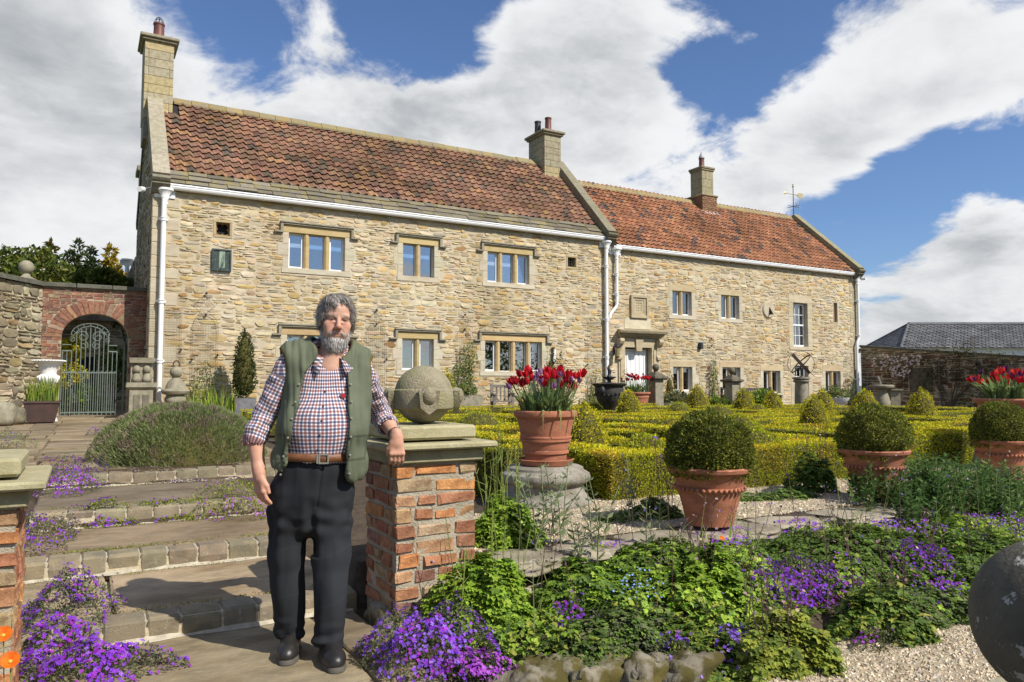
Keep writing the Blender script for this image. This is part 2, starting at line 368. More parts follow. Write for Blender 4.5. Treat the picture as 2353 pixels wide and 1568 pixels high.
def wall_stones(rects, parent, mat, org, udir, palette=PAL_HOUSE, limit=300, key=None, name='stone', **kw):
    """org + u*udir + out*normal ; normal points away from the wall towards the viewer"""
    udir = unit(udir); nd = np.array([-udir[1], udir[0], 0]) ; org = np.asarray(org, float)
    Mx = np.stack([udir, nd, [0, 0, 1]], 1)
    cs = pal(palette, len(rects))
    def size(r):
        p = org+udir*(r[0]+r[1])/2+np.array([0, 0, (r[2]+r[3])/2]); d = np.linalg.norm(p-OO); return (r[1]-r[0])*(r[3]-r[2])/d**2
    order = np.argsort([-size(r) for r in rects]); top = set(order[:limit].tolist()); rest = MB()
    for k, r in enumerate(rects):
        V, F = stone_geo(r, **kw); V = V@Mx.T+org
        if k in top:
            c = V.mean(0); me = new_mesh(name, V-c, F, np.broadcast_to(cs[k], V.shape)); o = mkobj(name, me, mat, parent); o.location = c
            me.polygons.foreach_set('use_smooth', np.ones(len(me.polygons), bool)); me.set_sharp_from_angle(angle=R(32))
        else: rest.add(V, F, cs[k])
    if rest.n:
        o = rest.build(name, mat, parent, auto=32); o['kind'] = 'stuff'
def holed_wall(x0, x1, z0, z1, holes, y, depth, poly=None):
    mb = MB(); xs = sorted({x0, x1, *[h[0] for h in holes], *[h[1] for h in holes]}); zs = sorted({z0, z1, *[h[2] for h in holes], *[h[3] for h in holes]})
    for i in range(len(xs)-1):
        for k in range(len(zs)-1):
            cx, cz = (xs[i]+xs[i+1])/2, (zs[k]+zs[k+1])/2
            if any(h[0] < cx < h[1] and h[2] < cz < h[3] for h in holes): continue
            for yy in (y, y+depth): mb.add([(xs[i], yy, zs[k]), (xs[i+1], yy, zs[k]), (xs[i+1], yy, zs[k+1]), (xs[i], yy, zs[k+1])], [[0, 1, 2, 3]])
    for (a, b, c, d) in holes:
        for (p, q) in (((a, c), (b, c)), ((b, c), (b, d)), ((b, d), (a, d)), ((a, d), (a, c))):
            mb.add([(p[0], y, p[1]), (q[0], y, q[1]), (q[0], y+depth, q[1]), (p[0], y+depth, p[1])], [[0, 1, 2, 3]])
    return mb

ASH = lambda c=(.50, .43, .30): np.array(c)*rng.normal(1, .05)*rng.normal(1, .015, 3)
CREAM = (.52, .465, .345); YEL = (.50, .375, .185)
def ash_block(name, a, b, parent, col=None, bev=.008, mat='ashlar'):
    return MB().box(a, b, ASH() if col is None else col, bev=bev).build(name, MAT[mat], parent)

def frame_bars(mb, a, b, c, d, y, t, dep, col=(1, 1, 1)):
    mb.box((a, y, c), (a+t, y+dep, d), col); mb.box((b-t, y, c), (b, y+dep, d), col)
    mb.box((a+t, y+.001, c), (b-t, y+dep-.001, c+t), col); mb.box((a+t, y+.001, d-t), (b-t, y+dep-.001, d), col)
def stone_window(house, a, b, c, d, n, hood=True, thick=None, lintel_h=.26, lcol=YEL, label=None, quoins=True, curtain=False):
    """mullioned window: lights between a..b, c..d ; returns exclusion rectangles"""
    mw = .15; lw = ((b-a)-mw*(n-1))/n; fr = MB(); panes = []
    thick = thick or [True]*n
    yf = D+.13
    for i in range(n):
        l = a+i*(lw+mw); t = .055 if thick[i] else .016
        frame_bars(fr, l, l+lw, c, d, yf, t, .06)
        panes.append((l+t, l+lw-t, c+t, d-t))
    w = fr.build('window', MAT['white'], house)
    for p in panes:
        mb = MB(); mb.box((p[0], yf+.026, p[2]), (p[1], yf+.032, p[3])); mb.build('pane', MAT['glass'], w)
    for i in range(n-1):
        l = a+(i+1)*lw+i*mw; mb = MB(); cc = ASH(YEL)
        V = [(l, yf+.1, 0), (l, D+.06, 0), (l+.045, D+.015, 0), (l+mw-.045, D+.015, 0), (l+mw, D+.06, 0), (l+mw, yf+.1, 0)]
        V = [(x, y, z) for z in (c, d) for (x, y, _) in V]
        mb.add(V, [[0, 1, 7, 6], [1, 2, 8, 7], [2, 3, 9, 8], [3, 4, 10, 9], [4, 5, 11, 10]], cc); mb.build('mullion', MAT['ashlar'], w)
    jy0, jy1 = D-.012, D+.2; jw = .17
    e = []
    ash_block('lintel', (a-jw, jy0, d), (b+jw, jy1, d+lintel_h), w, ASH(lcol)); e.append((a-jw, b+jw, d, d+lintel_h))
    ash_block('sill', (a-jw-.02, jy0-.012, c-.15), (b+jw+.02, jy1, c), w, ASH(CREAM)); e.append((a-jw-.02, b+jw+.02, c-.15, c))
    k = 3 if d-c > .8 else 2; hh = (d-c)/k
    for sd in (0, 1):
        for i in range(k):
            ww = jw+(.13 if (i+sd*0) % 2 == 1 else .0) if quoins else jw
            x0_, x1_ = (a-ww, a) if sd == 0 else (b, b+ww)
            ash_block('jamb_stone', (x0_, jy0+.002, c+i*hh+.002), (x1_, jy1, c+(i+1)*hh-.002), w, ASH(CREAM)); e.append((x0_, x1_, c+i*hh, c+(i+1)*hh))
    if hood:
        mb = MB(); z = d+lintel_h; cc = np.array((.30, .27, .20)); o = .24
        mb.box((a-o, D-.10, z), (b+o, D+.05, z+.035), cc); mb.box((a-o+.01, D-.07, z-.045), (b+o-.01, D+.05, z-.001), cc*1.1)
        for x0_, s_ in ((a-o, -1), (b+o, 1)):
            mb.box((x0_-.075 if s_ > 0 else x0_, D-.085, z-.24), (x0_ if s_ > 0 else x0_+.075, D+.05, z-.046), cc)
            mb.box((x0_-.08 if s_ > 0 else x0_-.16, D-.09, z-.285), (x0_+.16 if s_ > 0 else x0_+.08, D+.05, z-.241), cc*.95)
        mb.build('hood_mould', MAT['oldstone2'], w); e += [(a-o, b+o, z, z+.04), (a-o-.02, a-o+.08, z-.25, z), (b+o-.08, b+o+.02, z-.25, z)]
    if curtain:
        mb = MB(); 
        for (x0_, x1_) in ((a, a+lw*.45), (b-lw*.5, b)):
            xs = np.linspace(x0_, x1_, 9); ys = yf+.16+.02*np.sin(np.arange(9)*2.3)
            V = [(x, y, z) for z in (c, d) for x, y in zip(xs, ys)]; mb.add(V, [[i, i+1, i+10, i+9] for i in range(8)])
        mb.build('curtain', MAT['white'], w)
    return w, e
MAT['oldstone2'] = M('weathered_sandstone_moulding', (1, 1, 1), (.75, .73, .68), (1.1, 1.08, .95), rough=.92, scale=9, bump=.35, bscale=70, attr=True)

# ---------------------------------------------------------------- pantile roof
def tile_geo(w=.262, l=.36):
    xs = np.linspace(-w/2, w/2, 9); z = .027*np.cos(2*math.pi*(xs/w)+.5)+.012*np.cos(4*math.pi*xs/w)
    V = []; 
    for y, lift in ((0., .030), (l, 0.)):
        V += [(x, y, zz+lift) for x, zz in zip(xs, z)]
    V += [(x, 0.002, zz+.030-.017) for x, zz in zip(xs, z)]
    n = 9; F = [[i, i+1, n+i+1, n+i] for i in range(n-1)]+[[2*n+i, 2*n+i+1, i+1, i] for i in range(n-1)]
    F += [[2*n, 0, n], [n-1, 3*n-1, 2*n-1]]
    return np.array(V), F
def tile_roof(house, x0, x1, e, r, s0, palette, expo=.285, tw=.25, limit=300, skip=None, s_end=.06):
    """e=(Y,z) eaves, r=(Y,z) ridge"""
    dv = np.array([r[0]-e[0], r[1]-e[1]]); Ln = np.linalg.norm(dv); dv /= Ln; ang = math.atan2(dv[1], dv[0])
    V0, F0 = tile_geo(tw*1.05); me0 = new_mesh('pantile', V0, F0, np.ones(V0.shape)); me0.materials.append(MAT['pantile'])
    me0.polygons.foreach_set('use_smooth', np.ones(len(me0.polygons), bool)); me0.set_sharp_from_angle(angle=R(40))
    items = []; nr = int((Ln-s0-s_end)/expo)+1; nc = int(round((x1-x0)/tw))
    for j in range(nr):
        for i in range(nc):
            s = s0+j*expo+rng.normal(0, .006); x = x0+(i+.5)*(x1-x0)/nc+rng.normal(0, .004)
            if skip and skip(x, s): continue
            sag = -.02*math.sin(x*.55+1)*math.sin(j*.4)
            items.append((x, e[0]+dv[0]*s-dv[1]*(.02+sag), e[1]+dv[1]*s+dv[0]*(.02+sag), rng.normal(0, .02), rng.normal(0, .012)))
    d = [np.linalg.norm(np.array(q[:3])-OO) for q in items]; top = set(np.argsort(d)[:limit].tolist()); cs = pal(palette, len(items))
    rest = MB()
    for k, q in enumerate(items):
        Mx = Matrix.Translation(q[:3]) @ Matrix.Rotation(ang+q[4]-.07, 4, 'X') @ Matrix.Rotation(q[3], 4, 'Z')
        if k in top:
            o = bpy.data.objects.new('pantile', me0); COL.objects.link(o); o.parent = house; o.matrix_local = Mx; o.color = (*cs[k], 1)
        else:
            A = np.array(Mx); rest.add(V0@A[:3, :3].T+A[:3, 3], F0, cs[k])
    if rest.n:
        o = rest.build('pantile', MAT['pantile'], house, auto=40); o['kind'] = 'stuff'
    # under-sheet keeps the roof closed
    mb = MB(); k = .03
    mb.add([(x0-.1, e[0]+k*dv[1], e[1]-k*dv[0]), (x1+.1, e[0]+k*dv[1], e[1]-k*dv[0]), (x1+.1, r[0]+k*dv[1], r[1]-k*dv[0]), (x0-.1, r[0]+k*dv[1], r[1]-k*dv[0])], [[0, 1, 2, 3]])
    mb.add([(x0-.1, 2*r[0]-e[0], e[1]-.03), (x1+.1, 2*r[0]-e[0], e[1]-.03), (x1+.1, r[0], r[1]-.03), (x0-.1, r[0], r[1]-.03)], [[0, 1, 2, 3]])
    mb.build('roof_underlay', MAT['dark'], house)
    return dv, ang
def ridge_stones(house, x0, x1, r, n, col=(.23, .20, .125)):
    for i in range(n):
        a = x0+(x1-x0)*i/n; b = x0+(x1-x0)*(i+1)/n-.012; k = .19; t = rng.normal(0, .006)
        V = [(x, r[0]+s*k, r[1]-k*.92+dz+t) for x in (a, b) for (s, dz) in ((-1, .03), (-1, .085), (-.15, .27), (.15, .27), (1, .085), (1, .03))]
        mb = MB(); mb.add(V, [[0, 1, 7, 6], [1, 2, 8, 7], [2, 3, 9, 8], [3, 4, 10, 9], [4, 5, 11, 10], [0, 5, 4, 3, 2, 1], [6, 7, 8, 9, 10, 11]], ASH(col)); mb.build('ridge_stone', MAT['slatecol'], house)
MAT['slatecol'] = M('lichened_ridge_stone', (1, 1, 1), (1.25, 1.05, .62), (.70, .70, .70), rough=.95, scale=5, bump=.5, bscale=60, attr=True)
def coping(house, xa, xb, e, r, n, knee=True, zoff=.10, both=True, col=(.31, .275, .195)):
    dv = np.array([r[0]-e[0], r[1]-e[1]]); Ln = np.linalg.norm(dv); dv /= Ln; nv = np.array([-dv[1], dv[0]])
    for sd in ((1, -1) if both else (1,)):
        for i in range(n):
            s0, s1 = Ln*i/n, Ln*(i+1)/n-.008; th = .13
            V = []
            for x in (xa, xb):
                for s in (s0, s1):
                    for h in (zoff-.22, zoff, zoff+th):
                        y = e[0]+dv[0]*s+nv[0]*h; z = e[1]+dv[1]*s+nv[1]*h
                        V.append((x, y if sd > 0 else 2*r[0]-y, z))
            V = np.array(V); idx = lambda x, s, h: x*6+s*3+h
            F = [[idx(0, 0, 2), idx(1, 0, 2), idx(1, 1, 2), idx(0, 1, 2)], [idx(0, 0, 0), idx(0, 1, 0), idx(0, 1, 2), idx(0, 0, 2)], [idx(1, 0, 0), idx(1, 0, 2), idx(1, 1, 2), idx(1, 1, 0)], [idx(0, 0, 0), idx(0, 0, 2), idx(1, 0, 2), idx(1, 0, 0)], [idx(0, 1, 0), idx(1, 1, 0), idx(1, 1, 2), idx(0, 1, 2)]]
            MB().add(V, F, ASH(col)).build('coping_stone', MAT['oldstone2'], house)
    if knee:
        k = MB(); y, z = e; cc = np.array(col)*.62
        prof = [(y+.25, z+.16), (y-.02, z+.13), (y-.20, z+.10), (y-.23, z+.03), (y-.19, z-.03), (y-.15, z-.05), (y-.15, z-.10), (y-.07, z-.17), (y+.06, z-.30), (y+.25, z-.32)]
        V = [(x, p[0], p[1]) for x in (xa-.01, xb+.01) for p in prof]; n_ = len(prof)
        k.add(V, [[i, (i+1) % n_, n_+(i+1) % n_, n_+i] for i in range(n_)]+[list(range(n_)), list(range(n_, 2*n_))], cc); k.build('kneeler', MAT['oldstone2'], house)
def chimney(house, x0, x1, y0, y1, z0, z1, ch=.24, col=(.36, .315, .215), cap=.13):
    c = MB(); c.box((x0+.02, y0+.02, z0-.6), (x1-.02, y1-.02, z1), (.30, .27, .20)); co = c.build('chimney', MAT['oldstone2'], house)
    n = max(1, int((z1-z0)/ch)); h = (z1-z0)/n
    for i in range(n):
        za, zb = z0+i*h+.004, z0+(i+1)*h-.004; q = ASH(col) if rng.random() > .25 else ASH((.42, .34, .19))
        cut = [0, .14, .86, 1] if i % 2 else [0, 1]
        if i % 4 == 2: cut = [0, .35, 1]
        for a, b in zip(cut[:-1], cut[1:]):
            MB().box((x0+(x1-x0)*a+.003, y0, za), (x0+(x1-x0)*b-.003, y0+.16, zb), q*rng.normal(1, .06), bev=.006).build('stone', MAT['oldstone2'], co)
        for sx in (0, 1):
            xa, xb = (x0, x0+.05) if sx == 0 else (x1-.05, x1)
            for a, b in ((.165, .55*(y1-y0)), (.55*(y1-y0)+.006, y1-y0)):
                MB().box((xa, y0+a, za), (xb, y0+b, zb), ASH(col), bev=.006).build('stone', MAT['oldstone2'], co)
    cp = MB(); cc = np.array(col)*.8
    cp.box((x0-cap*.55, y0-cap*.55, z1), (x1+cap*.55, y1+cap*.55, z1+.07), cc, bev=.015); cp.box((x0-cap, y0-cap, z1+.071), (x1+cap, y1+cap, z1+.17), cc, bev=.02)
    cp.build('chimney_cap', MAT['oldstone2'], co)
    return co
def flue(co, x, y, z, r, h, mat='flue', cowl=None):
    p = [(r, z), (r, z+h*.1), (r*.94, z+h*.12), (r*.86, z+h*.9), (r*.98, z+h*.92), (r*.98, z+h), (r*.7, z+h), (r*.7, z+h*.5)]
    MB().lathe(p, (x, y, 0), 20).build('flue_pot', MAT[mat], co, auto=40)
    if cowl == 'cage':
        mb = MB()
        for k in range(8):
            a = k*math.pi/4; mb.tube([(x+.13*math.cos(a)*math.cos(t), y+.13*math.sin(a)*math.cos(t), z+h+.2*math.sin(t)) for t in np.linspace(0, math.pi/2, 6)], .006, 4)
        for t in (0, .5, .95): mb.tube([(x+.13*math.cos(t)*math.cos(a), y+.13*math.cos(t)*math.sin(a), z+h+.2*math.sin(t)) for a in np.linspace(0, 2*math.pi, 13)], .006, 4)
        mb.build('wire_cage', MAT['iron'], co)
    if cowl == 'cone': MB().lathe([(r*.98, z+h), (r*.92, z+h+.06), (.0, z+h+.30)], (x, y, 0), 16).build('cowl', MAT['lead'], co)
MAT['lead'] = M('lead_grey', (.42, .42, .43), (.3, .3, .31), rough=.5, scale=10, bump=.1, spec=.5)

def gutter_run(house, x0, x1, z, y):
    prof = [(-.075, .07), (-.085, .055), (-.085, .035), (-.07, .02), (-.07, -.01), (-.05, -.05), (-.01, -.072), (.04, -.072), (.06, -.05), (.07, .07), (.055, .07), (.05, 0), (-.05, 0), (-.06, .07)]
    n = len(prof); V = [(x, y+p[0], z+p[1]) for x in (x0, x1) for p in prof]
    g = MB().add(V, [[i, (i+1) % n, n+(i+1) % n, n+i] for i in range(n)]).build('gutter', MAT['white'], house)
    k = 0
    for x in np.arange(x0+.9, x1-.3, .92):
        mb = MB(); V = [(xx, y+p[0]*1.07, z+p[1]*1.07) for xx in (x, x+.05) for p in prof[:10]]
        mb.add(V, [[i, i+1, 10+i+1, 10+i] for i in range(9)]+[list(range(10)), list(range(10, 20))]); mb.build('gutter_joint', MAT['white'], g)
    return g
def downpipe(house, pts, r=.055, collars=(), hopper=None, lab=None):
    # round the bends
    P = [np.array(pts[0], float)]
    for a, b, c in zip(pts[:-2], pts[1:-1], pts[2:]):
        a, b, c = map(lambda q: np.array(q, float), (a, b, c)); k = .09
        P += [b+(a-b)/np.linalg.norm(a-b)*k, b*.5+(b+(a-b)/np.linalg.norm(a-b)*k)*.25+(b+(c-b)/np.linalg.norm(c-b)*k)*.25, b+(c-b)/np.linalg.norm(c-b)*k]
    P.append(np.array(pts[-1], float))
    Q = []
    for a, b in zip(P[:-1], P[1:]):
        for t in np.linspace(0, 1, 3)[:-1]: Q.append(a+(b-a)*t)
    Q.append(P[-1])
    o = MB().tube(Q, r, 12).build('downpipe', MAT['white'], house, auto=45)
    for z in collars:
        q = min(Q, key=lambda p: abs(p[2]-z)); x, y = q[0], q[1]
        mb = MB().lathe([(r, z-.05), (r*1.28, z-.045), (r*1.28, z+.02), (r*1.5, z+.025), (r*1.5, z+.045), (r, z+.05)], (x, y, 0), 14); mb.box((x-.11, y+.03, z-.02), (x+.11, y+.09, z+.03)); mb.build('pipe_collar', MAT['white'], o, auto=40)
    if hopper:
        x, y, z = hopper; mb = MB()
        mb.lathe([(.06, z-.42), (.075, z-.40), (.075, z-.36), (.055, z-.35), (.07, z-.30), (.11, z-.22), (.10, z-.19), (.16, z-.08), (.20, z-.05), (.20, z), (.17, z)], (x, y, 0), 16, sy=.75)
        mb.box((x-.24, y+.08, z-.22), (x+.24, y+.12, z-.03)); mb.build('hopper_head', MAT['white'], o, auto=40)
    return o

# ================================================================ the main range
H1 = thing('farmhouse', 'two storey honey stone farmhouse range with mullioned windows and dark red pantile roof', 'house')
XL, XM, XR = 1.41, 15.78, 29.3
RY = 23.95; E1 = (20.66, 6.50); R1 = (RY, 9.80); E2 = (20.66, 6.27); R2 = (RY, 9.28)
GZ = .2
ex1 = []; holes1 = []
def win1(a, b, c, d, n, thick, **k):
    w, e = stone_window(H1, a, b, c, d, n, True, thick, **k); ex1.extend(e); ex1.append((a, b, c, d)); holes1.append((a-.02, b+.02, c-.02, d+.02)); return w
win1(4.82, 6.40, 4.58, 5.56, 3, [1, 0, 1]); win1(8.17, 9.18, 4.60, 5.58, 2, [0, 0]); win1(11.02, 12.56, 4.62, 5.59, 3, [1, 0, 1])
win1(4.82, 6.40, 1.77, 2.73, 3, [1, 0, 1]); win1(8.17, 9.18, 1.80, 2.73, 2, [1, 1]); win1(10.94, 13.04, 1.79, 2.75, 4, [1, 0, 0, 1], curtain=True)
# little openings
def small_opening(house, a, b, c, d, ex, holes, fw=.07, col=(.42, .34, .19)):
    for bx in (((a-fw, d), (b+fw, d+fw)), ((a-fw, c-fw), (b+fw, c)), ((a-fw, c), (a, d)), ((b, c), (b+fw, d))):
        ash_block('surround_stone', (bx[0][0], D-.014, bx[0][1]), (bx[1][0]-.002, D+.22, bx[1][1]-.002), house, ASH(col))
    ex.append((a-fw, b+fw, c-fw, d+fw)); holes.append((a-.015, b+.015, c-.015, d+.015))
small_opening(H1, 2.93, 3.27, 5.30, 5.64, ex1, holes1)
small_opening(H1, 14.08, 14.40, 5.34, 5.66, ex1, holes1)
mb = MB()
for x in (14.19, 14.29): mb.box((x-.008, D+.08, 5.34), (x+.008, D+.096, 5.66))
for z in (5.45, 5.55): mb.box((14.08, D+.097, z-.008), (14.40, D+.11, z+.008))
mb.build('window_grille', MAT['iron'], H1)
MB().box((14.08, D+.2, 5.34), (14.4, D+.23, 5.66)).build('shutter', MAT['dark'], H1)
# quatrefoil panel
def quatrefoil(house, cx, cz, s):
    t = np.linspace(0, 2*math.pi, 49)[:-1]; k = .26
    P = []
    for ang in t:
        best = 0
        for q in range(4):
            ca, sa = k*math.cos(q*math.pi/2+math.pi/4), k*math.sin(q*math.pi/2+math.pi/4)
            dx, dz = math.cos(ang), math.sin(ang); bq = dx*ca+dz*sa; disc = bq*bq-(ca*ca+sa*sa-.235**2)
            if disc > 0: best = max(best, bq+math.sqrt(disc))
        P.append((math.cos(ang)*max(best, .18), math.sin(ang)*max(best, .18)))
    P = np.array(P)*s; n = len(P); sq = np.array([(math.cos(a)/max(abs(math.cos(a)), abs(math.sin(a))), math.sin(a)/max(abs(math.cos(a)), abs(math.sin(a)))) for a in t])*s*.5
    V = [(cx+p[0], D+.07, cz+p[1]) for p in sq]+[(cx+p[0], D+.07, cz+p[1]) for p in P]+[(cx+p[0], D+.16, cz+p[1]) for p in P]
    F = [[i, (i+1) % n, n+(i+1) % n, n+i] for i in range(n)]+[[n+i, n+(i+1) % n, 2*n+(i+1) % n, 2*n+i] for i in range(n)]
    MB().add(V, F, (.24, .15, .07)).build('quatrefoil_panel', MAT['ashlar'], house)
quatrefoil(H1, 3.10, 5.47, .345)
MB().box((2.93, D+.2, 5.30), (3.27, D+.22, 5.64)).build('dark_board', MAT['dark'], H1)
wall_gut = holed_wall(XL, XM, GZ-.6, 6.46, holes1, D, .45)
wall_gut.build('front_wall', MAT['mortar'], H1)
# long-and-short corner stones
zq = GZ; i = 0
while zq < 6.3:
    h = rng.uniform(.26, .42); w = .62 if i % 2 else .34
    ash_block('quoin', (XL-.01, D-.014, zq+.004), (XL+w, D+.3, min(zq+h, 6.42)-.004), H1, ASH((.47, .41, .29)), bev=.014); ex1.append((XL, XL+w, zq, zq+h)); zq += h; i += 1
ex1.append((2.84, 3.34, 4.32, 4.94))
wall_stones(rubble(XL, XM, GZ, 6.44, ex1), H1, MAT['stone'], (0, D, 0), (1, 0, 0))
# gable, back wall and rear wing share the left flank
def gable_mesh(x, y0, y1, ze, zr, t):
    V = [(xx, y, z) for xx in (x, x+t) for (y, z) in ((y0, -.4), (y1, -.4), (y1, ze), ((y0+y1)/2, zr), (y0, ze))]
    return MB().add(V, [[4, 3, 2, 1, 0], [5, 6, 7, 8, 9], [0, 1, 6, 5], [1, 2, 7, 6], [2, 3, 8, 7], [3, 4, 9, 8], [4, 0, 5, 9]])
gable_mesh(XL, D+.003, 27.1, 6.45, 9.82, .5).build('gable_wall', MAT['mortar'], H1)
gable_mesh(XM-.25, D+.45, 27.1, 6.45, 9.82, .5).build('party_wall', MAT['mortar'], H1)
gp = lambda u, w: w < 6.45+(9.82-6.45)*(1-abs((u-3.15)/3.15))-.08
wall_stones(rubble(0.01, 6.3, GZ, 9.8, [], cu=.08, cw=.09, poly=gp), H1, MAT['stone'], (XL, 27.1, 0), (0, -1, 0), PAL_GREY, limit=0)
MB().box((XL, 27.1, -.3), (XR, 27.5, 6.3)).build('back_wall', MAT['mortar'], H1)
MB().box((XL+.5, D+.45, 3.3), (XM, 27.1, 3.4)).build('upper_floor', MAT['timber'], H1)
dv, ang1 = tile_roof(H1, XL+.32, XM-.26, E1, R1, .62, [((.30, .165, .108), 4), ((.26, .14, .095), 4), ((.35, .19, .115), 2.6), ((.26, .16, .10), 2.6), ((.19, .115, .08), 1.8), ((.39, .225, .115), 1.2), ((.15, .115, .085), 1)],
                    skip=lambda x, s: (x < 2.16 and s > 3.55) or (x > 14.75 and s > 3.75))
# stone slates along the eaves
for j, (s, n) in enumerate(((-.05, 26), (.17, 24), (.40, 25))):
    xs = np.sort(np.concatenate([[XL+.3, XM-.25], XL+.3+(XM-.55-XL)*(np.arange(1, n)+rng.uniform(-.25, .25, n-1))/n]))
    for a, b in zip(xs[:-1], xs[1:]):
        l = .36; t = rng.uniform(.022, .04); nv = np.array([-dv[1], dv[0]]); off = .0+rng.normal(0, .006); f = rng.normal(0, .02)
        P = [(s+f, .018+t+off), (s+l, .0+off), (s+f, .018+off)]
        V = [(x, E1[0]+dv[0]*p[0]+nv[0]*p[1], E1[1]+dv[1]*p[0]+nv[1]*p[1]) for x in (a+.006, b-.006) for p in P]
        MB().add(V, [[0, 3, 4, 1], [2, 5, 3, 0], [0, 1, 2], [3, 5, 4]], np.ones(3)*rng.normal(1, .15)).build('stone_slate', MAT['slate'], H1)
ridge_stones(H1, 2.10, 14.85, R1, 26)
coping(H1, XL-.04, XL+.36, (20.62, 6.52), R1, 5, col=(.36, .325, .235))
coping(H1, XM-.25, XM+.12, (20.62, 6.50), (RY, 9.84), 6, col=(.235, .215, .145))
c1 = chimney(H1, 1.27, 2.04, 23.45, 24.55, 9.0, 11.28, col=(.39, .345, .235)); flue(c1, 1.66, 24.0, 11.44, .165, .62, cowl='cage')
c2 = chimney(H1, 14.81, 15.55, 23.4, 24.55, 9.1, 10.80, col=(.35, .31, .21)); flue(c2, 15.2, 23.75, 10.96, .135, .62); flue(c2, 14.98, 24.15, 10.96, .135, .56, 'iron')
gutter_run(H1, XL-.06, XM+.02, 6.40, D-.14)
downpipe(H1, [(1.66, D-.13, 6.1), (1.66, D-.13, .25)], .062, (5.55, 3.45, 1.95), hopper=(1.68, D-.13, 6.34))
downpipe(H1, [(15.60, D-.12, 6.05), (15.60, D-.12, .5)], .062, (5.45, 3.6, 2.3), hopper=(15.62, D-.13, 6.34))
# rear wing seen past the gable
MB().box((XL-.02, 27.5, -.3), (XL+4, 33.5, 5.6)).build('rear_wing_wall', MAT['mortar'], H1)
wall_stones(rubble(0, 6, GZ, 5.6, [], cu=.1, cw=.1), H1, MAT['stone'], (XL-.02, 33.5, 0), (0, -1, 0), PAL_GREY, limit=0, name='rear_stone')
MB().box((1.52, 28.6, 5.2), (2.2, 29.5, 8.75), (.36, .32, .22), bev=.01).box((1.42, 28.5, 8.75), (2.3, 29.6, 8.95), (.27, .23, .14), bev=.02).build('rear_chimney', MAT['oldstone2'], H1)
downpipe(H1, [(1.27, 30.2, 5.7), (1.27, 30.2, .3)], .07, (5.3, 3.5), hopper=(1.27, 30.2, 5.9))

# ================================================================ the lower range
H2 = thing('house_range', 'lower stone house range with orange pantile roof and white front door', 'house')
ex2 = []; holes2 = []
for (a, b, c, d) in ((18.70, 19.64, 3.93, 4.82), (21.15, 22.11, 3.91, 4.81), (18.69, 19.62, 1.13, 2.02), (21.16, 22.11, 1.13, 2.03), (23.39, 24.35, 1.03, 1.92), (27.11, 28.08, 1.05, 1.94)):
    w, e = stone_window(H2, a, b, c, d, 2, False, [1, 1], lintel_h=.24, lcol=(.50, .41, .25), quoins=True); ex2 += e+[(a, b, c, d)]; holes2.append((a-.02, b+.02, c-.02, d+.02))
def sash(a, b, c, d, rows, name='sash_window'):
    fr = MB(); y = D+.16; frame_bars(fr, a, b, c, d, y, .06, .07); m = (c+d)/2+.0
    fr.box((a+.06, y-.01, m-.03), (b-.06, y+.06, m+.03))
    w = fr.build(name, MAT['white'], H2); nb = 3
    xs = np.linspace(a+.06, b-.06, nb+1); bars = MB()
    for x in xs[1:-1]: bars.box((x-.011, y+.02, c+.06), (x+.011, y+.05, d-.06))
    for (lo, hi) in ((c+.06, m-.03), (m+.03, d-.06)):
        zs = np.linspace(lo, hi, rows+1)
        for z in zs[1:-1]: bars.box((a+.06, y+.021, z-.011), (b-.06, y+.049, z+.011))
    bars.build('glazing_bars', MAT['white'], w); MB().box((a+.06, y+.03, c+.06), (b-.06, y+.036, d-.06)).build('pane', MAT['glass'], w)
    return w
def dressed(house, a, b, c, d, jw, lint, sill, col, ex, n=3):
    ash_block('lintel', (a-jw, D-.014, d), (b+jw, D+.24, d+lint), house, ASH(col)); ex.append((a-jw, b+jw, d, d+lint))
    if sill: ash_block('sill', (a-jw, D-.03, c-sill), (b+jw, D+.24, c), house, ASH(col)); ex.append((a-jw, b+jw, c-sill, c))
    for s_ in (0, 1):
        for i in range(n):
            z0, z1 = c+(d-c)*i/n, c+(d-c)*(i+1)/n; x0_, x1_ = (a-jw, a) if s_ == 0 else (b, b+jw)
            ash_block('jamb_stone', (x0_, D-.012, z0+.002), (x1_, D+.24, z1-.002), house, ASH(col)); 
    ex.append((a-jw, b+jw, c, d)); 
sash(25.22, 26.05, 2.95, 4.72, 2); dressed(H2, 25.2, 26.07, 2.93, 4.74, .27, .32, .14, (.50, .43, .30), ex2); holes2.append((25.18, 26.09, 2.91, 4.76))
# garden door with glazed upper half
dr = MB(); frame_bars(dr, 25.24, 26.02, .24, 2.12, D+.15, .07, .06); dr.box((25.31, D+.17, .31), (25.95, D+.2, .95)); dr.box((25.31, D+.16, .95), (25.95, D+.205, 1.03))
gd = dr.build('garden_door', MAT['white'], H2); mb = MB()
for x in (25.31+.64/3, 25.31+1.28/3): mb.box((x-.011, D+.17, 1.03), (x+.011, D+.195, 2.05))
for z in (1.37, 1.71): mb.box((25.31, D+.171, z-.011), (25.95, D+.194, z+.011))
mb.build('glazing_bars', MAT['white'], gd); MB().box((25.31, D+.18, 1.03), (25.95, D+.186, 2.05)).build('pane', MAT['glass'], gd)
MB().box((25.33, D+.25, 1.0), (25.9, D+.255, 2.05)).build('curtain', MAT['white'], gd)
dressed(H2, 25.22, 26.04, .22, 2.14, .25, .3, 0, (.50, .43, .30), ex2); holes2.append((25.2, 26.06, .2, 2.16))
# slit opening
small_opening(H2, 27.76, 27.97, 4.04, 4.86, ex2, holes2, .05, (.45, .39, .27)); MB().box((27.76, D+.1, 4.04), (27.97, D+.12, 4.86), (.22, .11, .05)).build('slit_board', MAT['ashlar'], H2)
